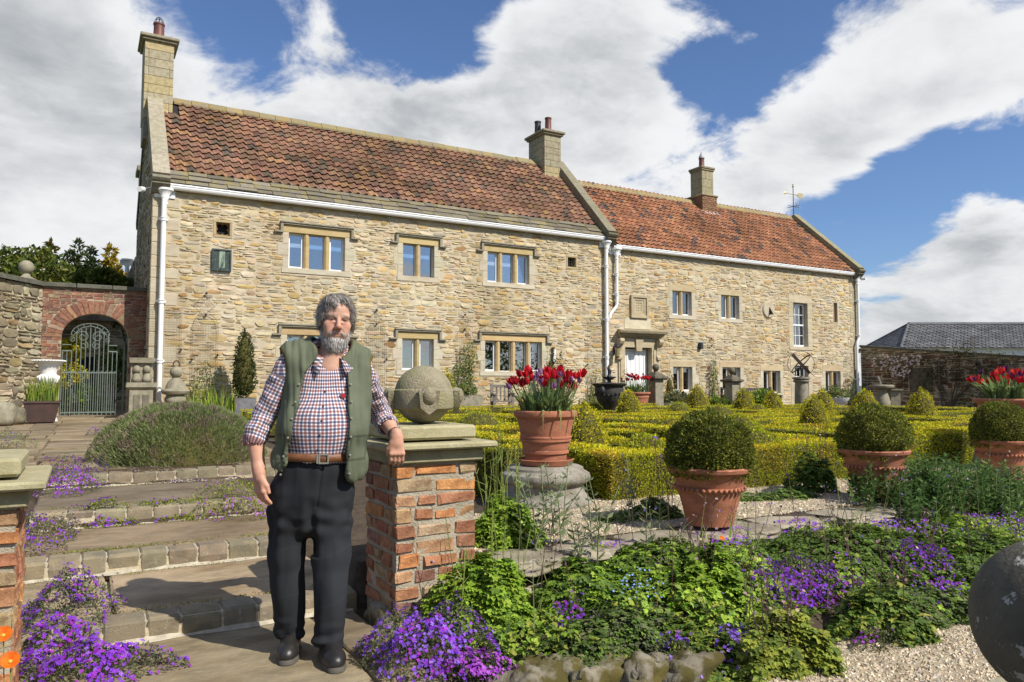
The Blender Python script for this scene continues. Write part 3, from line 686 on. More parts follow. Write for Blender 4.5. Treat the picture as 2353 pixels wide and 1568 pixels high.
# front door and its carved surround
DX0, DX1 = 16.45, 17.66; holes2.append((DX0-.03, DX1+.03, .25, 2.72))
d_ = MB(); 
for i in range(6): d_.box((DX0+.04+i*.19, D+.21+.004*(i % 2), .32), (DX0+.225+i*.19, D+.25, 2.64))
fd = d_.build('front_door', MAT['white'], H2); mb = MB()
for i in range(6):
    x = DX0+.13+i*.19; hgt = 2.35+.22*math.sin(math.pi*(i+.5)/6); mb.box((x-.055, D+.196, .5), (x+.055, D+.209, hgt), bev=.004)
mb.build('raised_panels', MAT['white'], fd); MB().tube([(DX0+.2, D+.16, 1.5), (DX0+.2, D+.16, 1.62)], .015, 8).build('handle', MAT['iron'], fd)
ds = MB(); cc = np.array((.46, .385, .25))
for s_, x in ((0, DX0-.28), (1, DX1)): ds.box((x, D-.05, .2), (x+.28, D+.24, 2.68), cc); ds.box((x+.07, D-.075, .45), (x+.21, D-.049, 2.6), cc*1.04)
ds.box((DX0-.28, D-.052, 2.681), (DX1+.28, D+.24, 3.0), cc)
sur = ds.build('door_surround', MAT['ashlar'], H2)
co = MB(); prof = [(0, 3.0), (-.10, 3.02), (-.13, 3.07), (-.22, 3.09), (-.24, 3.15), (-.33, 3.17), (-.36, 3.24), (-.36, 3.27), (0, 3.31)]
xa, xb = DX0-.44, DX1+.50; V = [(x+sg*(-p[0])*.45, D+p[0], p[1]) for x, sg in ((xa+.16, -1), (xb-.16, 1)) for p in prof]; n_ = len(prof)
co.add(V, [[i, i+1, n_+i+1, n_+i] for i in range(n_-1)]+[list(range(n_)), list(range(n_, 2*n_))], cc*.8); co.build('cornice', MAT['oldstone2'], sur)
k = MB(); V = [(17.05-.12, D-.09, 2.55), (17.05+.12, D-.09, 2.55), (17.05+.17, D-.13, 2.99), (17.05-.17, D-.13, 2.99)]; V += [(x, D, z) for x, _, z in V]
k.add(V, [[0, 1, 2, 3], [0, 4, 5, 1], [1, 5, 6, 2], [3, 2, 6, 7], [0, 3, 7, 4]], cc); k.build('keystone', MAT['ashlar'], sur)
for x in (DX0-.37, DX1+.19):
    pr = [(-.02, 3.0), (-.26, 2.98), (-.29, 2.88), (-.24, 2.79), (-.14, 2.70), (-.10, 2.55), (-.10, 2.40), (-.15, 2.33), (-.14, 2.25), (-.07, 2.22), (-.03, 2.28), (-.02, 2.3)]
    V = [(xx, D+p[0]+.01, p[1]) for xx in (x, x+.18) for p in pr]; n_ = len(pr)
    MB().add(V, [[i, (i+1) % n_, n_+(i+1) % n_, n_+i] for i in range(n_)]+[list(range(n_)), list(range(n_, 2*n_))], cc).build('console_bracket', MAT['ashlar'], sur)
ex2 += [(DX0-.4, DX1+.42, .2, 3.3)]
# carved panel and plain slab above the door
pn = MB(); 
for k_, (o, y) in enumerate(((0, -.09), (.09, -.05), (.17, -.03))):
    a, b, c, d = 16.72+o, 17.50-o, 3.73+o, 4.54-o; t = .085
    pn.box((a, D+y, c), (a+t, D+.05, d), cc*(.9+.05*k_)); pn.box((b-t, D+y, c), (b, D+.05, d), cc*(.9+.05*k_)); pn.box((a+t, D+y+.002, c), (b-t, D+.05, c+t), cc); pn.box((a+t, D+y+.002, d-t), (b-t, D+.05, d), cc*.9)
pn.box((16.9, D-.012, 3.9), (17.3, D+.04, 4.36), cc*1.05)
for i_ in range(4):
    for j_ in range(3): pn.box((17.0+j_*.09, D-.024, 4.0+i_*.085), (17.06+j_*.09, D-.011, 4.03+i_*.085+.02*(j_ % 2)), cc*.95)
pn.build('carved_panel', MAT['ashlar'], H2); ash_block('plain_slab', (16.45, D-.02, 3.33), (17.64, D+.1, 3.70), H2, ASH(CREAM)); ex2 += [(16.70, 17.52, 3.70, 4.56), (16.45, 17.64, 3.33, 3.70)]
# round stone dial
MB().lathe([(0, .06), (.30, .06), (.33, .04), (.35, 0), (.35, -.05)], (0, 0, 0), 28, ASH((.50, .44, .31))).build('round_dial', MAT['ashlar'], H2).matrix_local = Matrix.Translation((23.74, D, 4.36)) @ Matrix.Rotation(math.pi/2, 4, 'X')
mb = MB().box((23.73, D-.2, 4.18), (23.745, D-.05, 4.2)); mb.add([(23.735, D-.06, 4.48), (23.735, D-.06, 4.16), (23.735, D-.26, 4.16), (23.745, D-.06, 4.48), (23.745, D-.06, 4.16), (23.745, D-.26, 4.16)], [[0, 1, 2], [3, 5, 4], [0, 2, 5, 3], [0, 3, 4, 1], [1, 4, 5, 2]]); mb.build('gnomon', MAT['iron'], H2)
ex2.append((23.45, 24.03, 4.1, 4.62))
holed_wall(XM+.005, XR, -.4, 6.22, holes2, D, .45).build('front_wall', MAT['mortar'], H2)
zq = .0; i = 0
while zq < 6.1:
    h = rng.uniform(.2, .36); w = .5 if i % 2 else .28
    ash_block('quoin', (XR-w, D-.014, zq+.004), (XR+.01, D+.3, zq+h-.004), H2, ASH((.40, .345, .23)), bev=.014); ex2.append((XR-w, XR, zq, zq+h)); zq += h; i += 1
wall_stones(rubble(XM+.02, XR, 0, 6.2, ex2, cu=.052, cw=.064), H2, MAT['stone'], (0, D, 0), (1, 0, 0))
gable_mesh(XR-.5, D+.45, 27.1, 6.2, 9.3, .5).build('end_gable', MAT['mortar'], H2)
MB().box((XM+.3, D+.45, 2.95), (XR-.5, 27.0, 3.05)).build('upper_floor', MAT['timber'], H2)
tile_roof(H2, XM+.12, XR-.30, E2, R2, -.06, [((.41, .185, .095), 5), ((.37, .16, .085), 4), ((.45, .22, .115), 2.5), ((.31, .145, .085), 2.4), ((.19, .11, .085), 1.2), ((.10, .085, .085), .7)], expo=.262, tw=.225, skip=lambda x, s: (22.75 < x < 23.7 and s > 3.7) or (x < 16.2 and s < 0))
ridge_stones(H2, 15.85, 22.8, R2, 13, (.25, .215, .13)); ridge_stones(H2, 23.65, 29.0, R2, 10, (.25, .215, .13))
coping(H2, XR-.32, XR+.05, (20.58, 6.27), R2, 6, col=(.27, .25, .15))
c3 = chimney(H2, 22.84, 23.5, 23.45, 24.15, 9.5, 10.6, .36, col=(.34, .30, .19), cap=.07)
bc = MB(); bc.box((22.76, 23.36, 8.6), (23.6, 24.25, 9.45), (.22, .135, .08)); cb = bc.build('chimney_base', MAT['brick'], c3)
for i in range(10):
    for j in range(4):
        a = 22.757+j*.21+(.1 if i % 2 else 0); b = min(a+.2, 23.6)
        if b-a > .04: MB().box((a, 23.345, 8.62+i*.083), (b, 23.37, 8.69+i*.083), np.array((.26, .15, .085))*rng.normal(1, .18), bev=.004).build('brick', MAT['brick'], c3)
MB().box((22.70, 23.30, 9.45), (23.66, 24.3, 9.54), (.30, .26, .17), bev=.03).build('shoulder_course', MAT['oldstone2'], c3)
fl = MB(); fl.add([(22.75, 23.15, 8.60), (23.62, 23.15, 8.60), (23.62, 23.37, 8.82), (22.75, 23.37, 8.82)], [[0, 1, 2, 3]]); fl.build('lead_flashing', MAT['lead'], c3)
flue(c3, 23.17, 23.8, 10.76, .13, .48, cowl='cone')
gutter_run(H2, XM+.2, XR+.08, 6.17, D-.14)
downpipe(H2, [(16.05, D-.12, 5.85), (16.05, D-.12, 4.1), (15.74, D-.12, 3.78), (15.74, D-.12, 3.65)], .055, (5.2, 4.5), hopper=(16.05, D-.13, 6.13))
downpipe(H2, [(29.22, D-.12, 5.85), (29.22, D-.12, 3.4), (29.06, D-.12, 3.15), (29.06, D-.12, .3)], .055, (5.0, 3.5, 1.6), hopper=(29.2, D-.13, 6.13))
# weathervane on the end gable
wv = thing('weathervane', 'gilded arrow weathervane on black iron rod above the end gable', 'weathervane', loc=(29.2, RY, 9.45))
MB().tube([(0, 0, -.1), (0, 0, 1.35)], .018, 8).tube([(-.35, 0, .42), (.4, 0, .42)], .012, 6).tube([(0, -.35, .42), (0, .35, .42)], .012, 6).tube([(.1+.12*math.cos(t), 0, .5+.12*math.sin(t)) for t in np.linspace(-1.6, 1.4, 9)], .01, 5).build('rod', MAT['iron'], wv)
MAT['gilt'] = M('worn_gilding', (.62, .50, .24), (.45, .36, .2), rough=.4, metal=.5, scale=20, bump=.05)
ar = MB().tube([(-.55, 0, 1.0), (.4, 0, 1.0)], .016, 6); 
for zz in (-1, 1): ar.add([(.25, -.006, 1.0), (.4, -.006, 1.0+.12*zz), (.72, -.006, 1.0+.12*zz), (.62, -.006, 1.0), (.25, .006, 1.0), (.4, .006, 1.0+.12*zz), (.72, .006, 1.0+.12*zz), (.62, .006, 1.0)], [[0, 1, 2, 3], [7, 6, 5, 4], [0, 4, 5, 1], [1, 5, 6, 2], [2, 6, 7, 3]])
ar.add([(-.55, 0, 1.09), (-.70, 0, 1.0), (-.55, 0, .91), (-.55, .02, 1.0), (-.55, -.02, 1.0)], [[0, 1, 3], [1, 2, 3], [0, 4, 1], [1, 4, 2], [0, 3, 2, 4]]); ar.build('arrow', MAT['gilt'], wv)
MB().lathe([(0, 1.33), (.04, 1.36), (.05, 1.40), (.02, 1.45), (.035, 1.49), (0, 1.52)], (0, 0, 0), 10).build('finial', MAT['gilt'], wv)
# ================================================================ ground
def sstep(a, b, x): t = np.clip((np.asarray(x, float)-a)/(b-a), 0, 1); return t*t*(3-2*t)
PIER_Y = 3.94
STEPS = [(4.42, .11), (5.60, .23), (6.77, .36), (8.33, .48)]      # front edge Y of each step and its top
def path_z(y):
    z = 0.*np.asarray(y, float)
    for yy, zz in STEPS: z = np.where(np.asarray(y) >= yy, zz, z)
    return np.where(np.asarray(y) > 8.33, np.interp(y, [8.33, 14], [.48, .56]), z)
PX0, PX1 = -.32, 1.46
def bed_front(x):            # Y of the rock edge of the flower bed beside the steps
    return 3.12-.26*(np.asarray(x, float)-1.8)
def ground_h(x, y):
    x = np.asarray(x, float); y = np.asarray(y, float)
    parterre = np.where(y > 4.2, .30, .30)
    sl = sstep(2.55, 4.05, y)
    right = np.where(y > 4.05, parterre, -.10+np.interp(x, [1.5, 2.05, 2.3, 2.9], [.13, .15, .22, .36])*sl)
    right = np.where((y < bed_front(x)) & (x < 3.4), -.17, right)
    right = np.where((x > 2.9) & (y < 3.0), -.10-.02*(3.0-y), right)
    pth = path_z(y)-.09
    slopeY = np.interp(y, [3, 4.4, 5.5, 6.7, 8.3, 9, 14], [-.05, .02, .11, .23, .36, .42, .50])
    left = slopeY+.02
    z = np.where(x > PX1, right, np.where(x < PX0, left, pth))
    up = np.where((x > PX1) & (x < 3.1) & (y > 5.0), np.interp(x, [PX1, PX1+.5, 3.1], [0, 0, 1])*parterre+np.interp(x, [PX1, PX1+.5, 3.1], [1, 1, 0])*np.minimum(slopeY, .5), z)
    z = np.where((x > PX1) & (x < 3.1) & (y > 5.0), up, z)
    z = np.where((x > PX1-.01) & (x < 2.06) & (y > 3.8) & (y <= 4.48), .0, np.where((x > PX1-.01) & (x < 2.06) & (y > 4.48) & (y <= 5.0), .26, z))
    far = np.hypot(x-10, y-10); z = np.where(far > 45, np.minimum(z, .2)-.0*far, z)
    return z
def ax(fine, far):
    a = np.concatenate([np.arange(fine[0], fine[1], fine[2])]); lo = [a[0]]; st = fine[2]
    while lo[-1] > -far: st *= 1.5; lo.append(lo[-1]-st)
    hi = [a[-1]]; st = fine[2]
    while hi[-1] < far: st *= 1.5; hi.append(hi[-1]+st)
    return np.concatenate([lo[:0:-1], a, hi[1:]])
gx, gy = ax((-3, 12, .06), 1500), ax((0, 11, .06), 1500)
GX, GY = np.meshgrid(gx, gy); GZv = ground_h(GX, GY)
nz = np.array([[mnoise.noise((a*3, b*3, 0)) for a in gx] for b in gy]); GZv = GZv+np.where(np.hypot(GX-4, GY-4) < 10, nz*.012, 0)
nx_, ny_ = len(gx), len(gy); ii = np.arange(ny_-1)[:, None]*nx_+np.arange(nx_-1)[None]
gme = new_mesh('ground', np.stack([GX, GY, GZv], -1).reshape(-1, 3), np.stack([ii, ii+1, ii+nx_+1, ii+nx_], -1).reshape(-1, 4), smooth=True)
def ground_mat():
    m = M('garden_ground', (.085, .062, .04), (.055, .04, .026), rough=1, scale=9, bump=.8, bscale=40, bdist=.02)
    nt = m.node_tree; N = nt.nodes; L = nt.links; b = N['Principled BSDF']; src = b.inputs['Base Color'].links[0].from_socket
    ge = N.new('ShaderNodeNewGeometry'); ln = N.new('ShaderNodeVectorMath'); ln.operation = 'DISTANCE'; L.new(ge.outputs['Position'], ln.inputs[0]); ln.inputs[1].default_value = (14, 12, 0)
    mr = N.new('ShaderNodeMapRange'); L.new(ln.outputs['Value'], mr.inputs[0]); mr.inputs[1].default_value = 24; mr.inputs[2].default_value = 30
    mx = N.new('ShaderNodeMix'); mx.data_type = 'RGBA'; L.new(mr.outputs[0], mx.inputs[0]); L.new(src, mx.inputs[6]); mx.inputs[7].default_value = (.085, .115, .035, 1); L.new(mx.outputs[2], b.inputs['Base Color'])
    return m
tag(mkobj('ground', gme, ground_mat()), kind='structure')
# ================================================================ stepped path
path = tag(MB().box((PX0, 2.2, -.4), (PX1, 4.40, -.03)).box((PX0, 4.43, -.4), (PX1, 5.58, .07)).box((PX0, 5.61, -.4), (PX1, 6.75, .19)).box((PX0, 6.78, -.4), (PX1, 8.31, .32)).box((PX0-.1, 8.34, -.4), (PX1+.5, 14, .42)).box((-2.6, 14.01, -.4), (PX1+.9, 21.8, .50)).build('path', MAT['mortar']), kind='structure')
MAT['flag'] = M('worn_flagstone', (.31, .24, .145), (.225, .18, .115), (.35, .285, .19), rough=.9, scale=4.5, bump=.7, bscale=24, attr=True, stretch=(1, 2.2, 1), contrast=(.34, .68), spots=(55., (.42, .39, .33), .66, .70))
stain(MAT['flag'], 1.6, .36, .60, (.58, .54, .48), (1, 1.6, 1))
MAT['sett'] = M('stone_sett', (.25, .205, .13), (.175, .15, .10), (.31, .28, .21), rough=.92, scale=8, bump=.5, bscale=60, attr=True, spots=(40., (.45, .43, .38), .68, .72))
MAT['palemortar'] = M('pale_mortar', (.48, .43, .33), (.36, .32, .24), rough=1, scale=20, bump=.6, bscale=80)
def slab(parent, poly, z, t, col, name='flagstone', edge=.012, mat='flag'):
    P = np.asarray(poly, float); n = len(P); c = P.mean(0); q = c+(P-c)*(1-edge/np.linalg.norm(P-c, axis=1)[:, None]*1.4)
    V = [(x, y, z-t) for x, y in P]+[(x, y, z-edge*.7) for x, y in P]+[(x, y, z) for x, y in q]
    F = [[i, (i+1) % n, n+(i+1) % n, n+i] for i in range(n)]+[[n+i, n+(i+1) % n, 2*n+(i+1) % n, 2*n+i] for i in range(n)]+[list(range(2*n, 3*n))]
    return MB().add(V, F, col).build(name, MAT[mat], parent)
def jig(a, b, c, d, k=.012, nsub=3):
    P = []
    for (p, q) in (((a, c), (b, c)), ((b, c), (b, d)), ((b, d), (a, d)), ((a, d), (a, c))):
        for t in np.arange(nsub)/nsub: P.append((p[0]+(q[0]-p[0])*t+rng.normal(0, k), p[1]+(q[1]-p[1])*t+rng.normal(0, k)))
    return P
FC = lambda s=1.: np.array([1, 1, 1.])*rng.normal(s, .10)*rng.normal(1, .03, 3)
# treads (big single flags) and the sett nosings of each step
for (ya, yb, z, cuts, sh) in ((2.2, 3.28, 0., (PX0, .55, PX1), 1.), (3.30, 4.46, 0., (PX0, 1.2, PX1), 1.02), (4.60, 5.64, .11, (PX0, .18, PX1), 1.25), (5.78, 6.81, .23, (PX0-.02, 1.44), .8), (6.95, 8.37, .36, (PX0, 1.44), .78)):
    for a, b in zip(cuts[:-1], cuts[1:]): slab(path, jig(a+.012, b-.012, ya+.01, yb-.012, .008), z, .09, FC(sh))
def sett_row(y, z, xa, xb, w, dep, rise, skew=0.):
    x = xa
    while x < xb:
        ww = w*rng.uniform(.82, 1.15); h = rise; a, b = x+.003, min(x+ww, xb+.04)-.003
        pr = [(0., -.02), (-.006, h*.5), (-.002, h*.88), (.016, h+.004), (dep*.6, h+.008), (dep, h+.004)]; pr = [(p[0]+rng.normal(0, .004), p[1]+rng.normal(0, .004)) for p in pr]
        xs = ((a+.002, 0), (a+.011, 1), (b-.011, 1), (b-.002, 0)); V = []
        for (xx, k) in xs: V += [(xx, y+p[0]+(0 if k else .006)+skew*(xx-xa), z+p[1]-(0 if k else .008)) for p in pr]
        n = len(pr); F = [[j*n+i, (j+1)*n+i, (j+1)*n+i+1, j*n+i+1] for j in range(3) for i in range(n-1)]+[list(range(n)), list(range(3*n, 4*n))]
        MB().add(V, F, FC()).build('sett', MAT['sett'], path, auto=22); x += ww
sett_row(4.43, -.0, -.28, 1.44, .2, .17, .11); sett_row(5.61, .11, -.32, 1.44, .175, .17, .12); sett_row(6.78, .23, -.30, 1.44, .20, .17, .13); sett_row(8.34, .36, -.3, 2.0, .2, .17, .12)
for (y_, z_, r_) in ((4.43, 0., .11), (5.61, .11, .12), (6.78, .23, .13), (8.34, .36, .12)):
    MB().box((-.3, y_+.012, z_-.05), (1.45, y_+.165, z_+r_-.006)).build('sett_mortar', MAT['palemortar'], path)
    xs = np.linspace(-.3, 1.44, 24); wv = .03+.012*np.sin(xs*9)+rng.normal(0, .006, 24); V = [(x, y_-w, z_+.002) for x, w in zip(xs, wv)]+[(x, y_+.004, z_+.022+rng.normal(0, .004)) for x in xs]; MB().add(V, [[i_, i_+1, 24+i_+1, 24+i_] for i_ in range(23)]).build('mortar_fillet', MAT['palemortar'], path)
# iron drain grating behind the top step
mb = MB().box((.25, 8.53, .455), (1.5, 8.545, .49)).box((.25, 8.635, .455), (1.5, 8.65, .49))
for x in np.arange(.26, 1.49, .032): mb.box((x, 8.546, .46), (x+.014, 8.634, .487))
MAT['rust'] = M('rusted_iron', (.10, .055, .035), (.06, .04, .03), rough=.9, scale=30, bump=.3)
tag(mb.build('drain_grate', MAT['rust']), 'long rusty drain grating set across the path above the top step', 'drain')
MB().box((.2, 8.52, .36), (1.55, 8.66, .45)).build('drain_channel', MAT['dark'], path)
# upper walk: wide ribbed flags
y = 8.68; k = 0
while y < 21.7:
    dy = rng.uniform(.28, .62) if y < 13 else rng.uniform(.8, 1.3); xs = [-2.5, -.78+rng.normal(0, .04), -.42+rng.normal(0, .03), PX1+.75] if y > 9.6 else [PX0-.05, PX1+.5]
    if rng.random() < .3 and y > 9: xs = xs[:-1]+[.6+rng.normal(0, .2), xs[-1]]
    for a, b in zip(xs[:-1], xs[1:]): slab(path, jig(a+.008, b-.008, y+.006, min(y+dy, 21.75)-.008, .008), float(path_z(y+dy/2))+rng.normal(0, .004), .08, FC(1.05 if k % 2 else .9))
    y += dy; k += 1
# ================================================================ brick piers
BRK = [((.40, .19, .10), 4), ((.33, .14, .08), 3), ((.42, .25, .13), 3), ((.50, .23, .09), 2.5), ((.40, .29, .17), 2.5), ((.25, .13, .09), 1.5)]
MAT['mortar2'] = M('sandy_mortar', (.42, .365, .27), (.32, .28, .20), (.48, .43, .34), rough=1, scale=9, bump=.9, bscale=70, bdist=.012)
def rough_brick(a, b, face, parent, col, name='brick', mat='brick'):
    """brick box a..b with worn edges and an uneven face"""
    V, F = bevbox(np.asarray(a, float), np.asarray(b, float), .006); V = V+rng.normal(0, .0042, V.shape)
    c = (np.asarray(a)+np.asarray(b))/2
    o = mkobj(name, new_mesh(name, V-c, F, np.broadcast_to(col, V.shape)), MAT[mat], parent); o.location = c; return o
def pier(x0, y0, w, z0, z1, label, courses, cap_z=.0):
    t = thing('gate_pier', label, 'pier')
    MB().box((x0+.007, y0+.007, z0-.5), (x0+w-.007, y0+w-.007, z1)).build('core', MAT['mortar2'], t)
    h = (z1-z0)/courses
    for k in range(courses):
        za, zb = z0+k*h+.009, z0+(k+1)*h-.012
        for face in range(4):
            if face == 1: continue
            L = w; u = (.0 if k % 2 == 0 else -.11)+rng.normal(0, .012)
            while u < L-.015:
                l = .225 if rng.random() < .62 else .11; l *= rng.uniform(.9, 1.1); a, b = max(u, 0), min(u+l, L)
                if L-b < .05: b = L
                u = b+.022
                if b-a < .035: continue
                out = rng.uniform(-.004, .009); cl = pal(BRK, 1)[0]; dz = rng.normal(0, .006, 2)
                if face == 0: rough_brick((x0+a, y0-out, za+dz[0]), (x0+b, y0+.06, zb+dz[1]), 0, t, cl)
                elif face == 2: rough_brick((x0-out, y0+a+.062 if a < .06 else y0+a, za), (x0+.06, y0+b, zb), 2, t, cl)
                elif face == 3: rough_brick((x0+w-.06, y0+a+.062 if a < .06 else y0+a, za), (x0+w+out, y0+b, zb), 3, t, cl)
    cc = np.array((1.12, 1.1, .95))
    c = MB(); o = .055; c.box((x0-o+.02, y0-o+.02, z1), (x0+w+o-.02, y0+w+o-.02, z1+.075), cc*.8, bev=.008); c.build('bed_stone', MAT['capstone'], t)
    o = .10; c = MB()
    V, F = bevbox(np.array((x0-o, y0-o, z1+.076)), np.array((x0+w+o, y0+w+o, z1+.125)), .01); V[:, 2] += np.where(V[:, 2] > z1+.11, -.012*(np.abs(V[:, 0]-x0-w/2) > w/2), 0); c.add(V, F, cc); c.build('cap_slab', MAT['capstone'], t)
    c = MB(); c.box((x0-.005, y0-.005, z1+.126), (x0+w+.005, y0+w+.005, z1+.205), cc, bev=.014); c.build('plinth_slab', MAT['capstone'], t)
    return t
MAT['capstone'] = M('lichened_capstone', (.345, .315, .215), (.28, .255, .165), (.42, .40, .31), rough=.92, scale=9, bump=.5, bscale=80, attr=True)
pier_r = pier(1.52, PIER_Y, .49, .07, .905, 'square brick gate pier with stone cap beneath the banded stone ball', 10)
pier_l = pier(-.78, PIER_Y-.16, .56, .0, .83, 'square brick gate pier with flat stone cap beside orange poppies', 10)
MAT['mossrock'] = M('mossy_rock', (.25, .22, .16), (.15, .13, .085), (.33, .31, .26), rough=.95, scale=6, bump=.7, bscale=50, attr=True, spots=(6., (.095, .078, .02), .40, .56))
MAT['wallrock'] = M('rough_pale_wall_stone', (.34, .295, .21), (.215, .185, .13), (.43, .39, .31), rough=.95, scale=5, bump=.7, bscale=40, attr=True)
rk = np.random.default_rng(3)
def rock(name, c, s, parent=None, mat='oldstone', seed=0, sub=3, col=(1, 1, 1), amp=.22, flat=None, rot=0):
    bm = bmesh.new(); bmesh.ops.create_icosphere(bm, subdivisions=sub, radius=1.)
    ca, sa = math.cos(rot), math.sin(rot)
    for v in bm.verts:
        p = v.co.copy(); m = max(abs(p.x), abs(p.y), abs(p.z)); p = p*(1/m)**.55
        k = 1+amp*mnoise.fractal(p*1.4+Vector((seed*7.3, 1, 2)), .7, 2.2, 5)+amp*.5*mnoise.cell(p*1.6+Vector((seed*3.1, 0, 0)))*.4; p = p*k
        if flat is not None and p.z > flat: p.z = flat+(p.z-flat)*.15
        x, y = p.x*s[0], p.y*s[1]; v.co = (x*ca-y*sa, x*sa+y*ca, p.z*s[2])
    me = bpy.data.meshes.new(name); bm.to_mesh(me); bm.free()
    a = me.attributes.new('Col', 'FLOAT_COLOR', 'POINT'); a.data.foreach_set('color', np.tile(np.array([*col, 1.], np.float32), len(me.vertices)))
    o = mkobj(name, me, MAT[mat], parent); o.location = c; me.polygons.foreach_set('use_smooth', np.ones(len(me.polygons), bool)); return o
rock('foot_rock', (1.66, PIER_Y+.16, -.02), (.22, .24, .12), pier_r, 'mossrock', 4)
# carved ball with a raised band and bosses
def banded_ball(c, r):
    t = thing('stone_ball', 'lichened round stone ball finial with raised band and bosses on the brick pier', 'stone ball', loc=c)
    MB().lathe([(r*math.cos(a), r*math.sin(a)+r) for a in np.linspace(-math.pi/2, math.pi/2, 25)], (0, 0, 0), 40).build('ball', MAT['ballstone'], t, smooth=True)
    z0 = r*.86; prof = [(.96*r, z0-.066), (1.055*r, z0-.055), (1.075*r, z0-.03), (1.075*r, z0+.03), (1.04*r, z0+.052), (.9*r, z0+.07)]
    MB().lathe(prof, (0, 0, 0), 40).build('band', MAT['ballstone'], t, auto=35)
    for a in (R(-104), R(-25), R(165), R(75)):
        d = np.array([math.cos(a), math.sin(a)]); q = MB(); p = d*r*1.10
        q.lathe([(.0, -.055), (.03, -.045), (.046, -.02), (.048, .01), (.036, .04), (.0, .052)], (p[0], p[1], z0+.02), 16)
        w = MB(); s = np.array([-d[1], d[0]]); V = []
        for (u, zz, o) in ((-.062, z0+.05, 1.04), (.062, z0+.05, 1.04), (.05, z0-.05, 1.04), (0, z0-.09, .97), (-.05, z0-.05, 1.04)):
            V.append((*(d*r*o+s*u), zz))
        V += [(*(np.array(v[:2])+d*.035), v[2]) for v in V]
        q.add(V, [[5, 6, 7, 8, 9]]+[[i, (i+1) % 5, 5+(i+1) % 5, 5+i] for i in range(5)]); q.build('boss', MAT['ballstone'], t, auto=50)
    return t
MAT['ballstone'] = M('ball_sandstone', (.30, .265, .175), (.235, .20, .125), (.37, .35, .28), rough=.95, scale=9, bump=1., bscale=75, bdist=.012, spots=(6., (.27, .25, .13), .5, .62))
banded_ball((1.79, PIER_Y+.26, 1.108), .176)
# big smooth ball close to the camera
MAT['balldark'] = M('dark_weathered_ball', (.13, .118, .085), (.075, .068, .05), rough=.85, scale=5, bump=.5, bscale=70, spots=(21., (.38, .37, .32), .60, .66))
bt = thing('finial_ball', 'large dark smooth stone ball finial spotted with pale lichen', 'stone ball', loc=(2.16, .98, .495))
rr = .205
MB().lathe([(rr*math.cos(a), rr*math.sin(a)+rr) for a in np.linspace(-math.pi/2, math.pi/2, 31)], (0, 0, .045), 56).build('ball', MAT['balldark'], bt, smooth=True)
MB().lathe([(.12, 0), (.12, .02), (.09, .05), (.08, .07)], (0, 0, 0), 24).build('neck', MAT['balldark'], bt, auto=40)
bp_ = thing('low_pier', 'rough stone pier carrying the dark stone ball', 'pier')
MB().box((1.95, .77, -.6), (2.37, 1.19, .42), np.ones(3), bev=.01).box((1.90, .72, .42), (2.42, 1.24, .495), np.ones(3), bev=.012).build('shaft', MAT['capstone'], bp_)
# ================================================================ retaining wall of the parterre terrace
rw = thing('retaining_wall', 'low retaining wall of rough flat stones under the terracotta pots', 'wall')
MB().box((2.05, 4.0, -.3), (13, 4.15, .24)).build('core', MAT['soil'], rw)
x = 2.02; i = 0
while x < 11.5:
    w = rng.uniform(.35, .75)
    for (zc, hh, dy) in ((.06, .15, .05), (.265, .06, .06)):
        rock('wall_stone', (x+w/2+rng.normal(0, .02), 3.97+dy+rng.normal(0, .02), zc), (w/2*1.02, .22+rng.uniform(-.03, .06), hh), rw, 'wallrock', i, 4 if x < 6 else 3, np.ones(3)*rng.normal(1, .1), .24, flat=.6); i += 1
    x += w
# mossy rocks at the foot of the flower bed
be = thing('bed_edging', 'rough mossy rock edging along the foot of the flower bed', 'rock edging')
x = 1.72; i = 50
while x < 2.62:
    w = rng.uniform(.2, .36); rock('rock', (x+w/2, float(bed_front(x+w/2))+rng.normal(.02, .02), -.135), (w/2*1.15, .13, .15), be, 'mossrock', i, 4, np.ones(3)*rng.normal(.78, .08), .34); x += w; i += 1
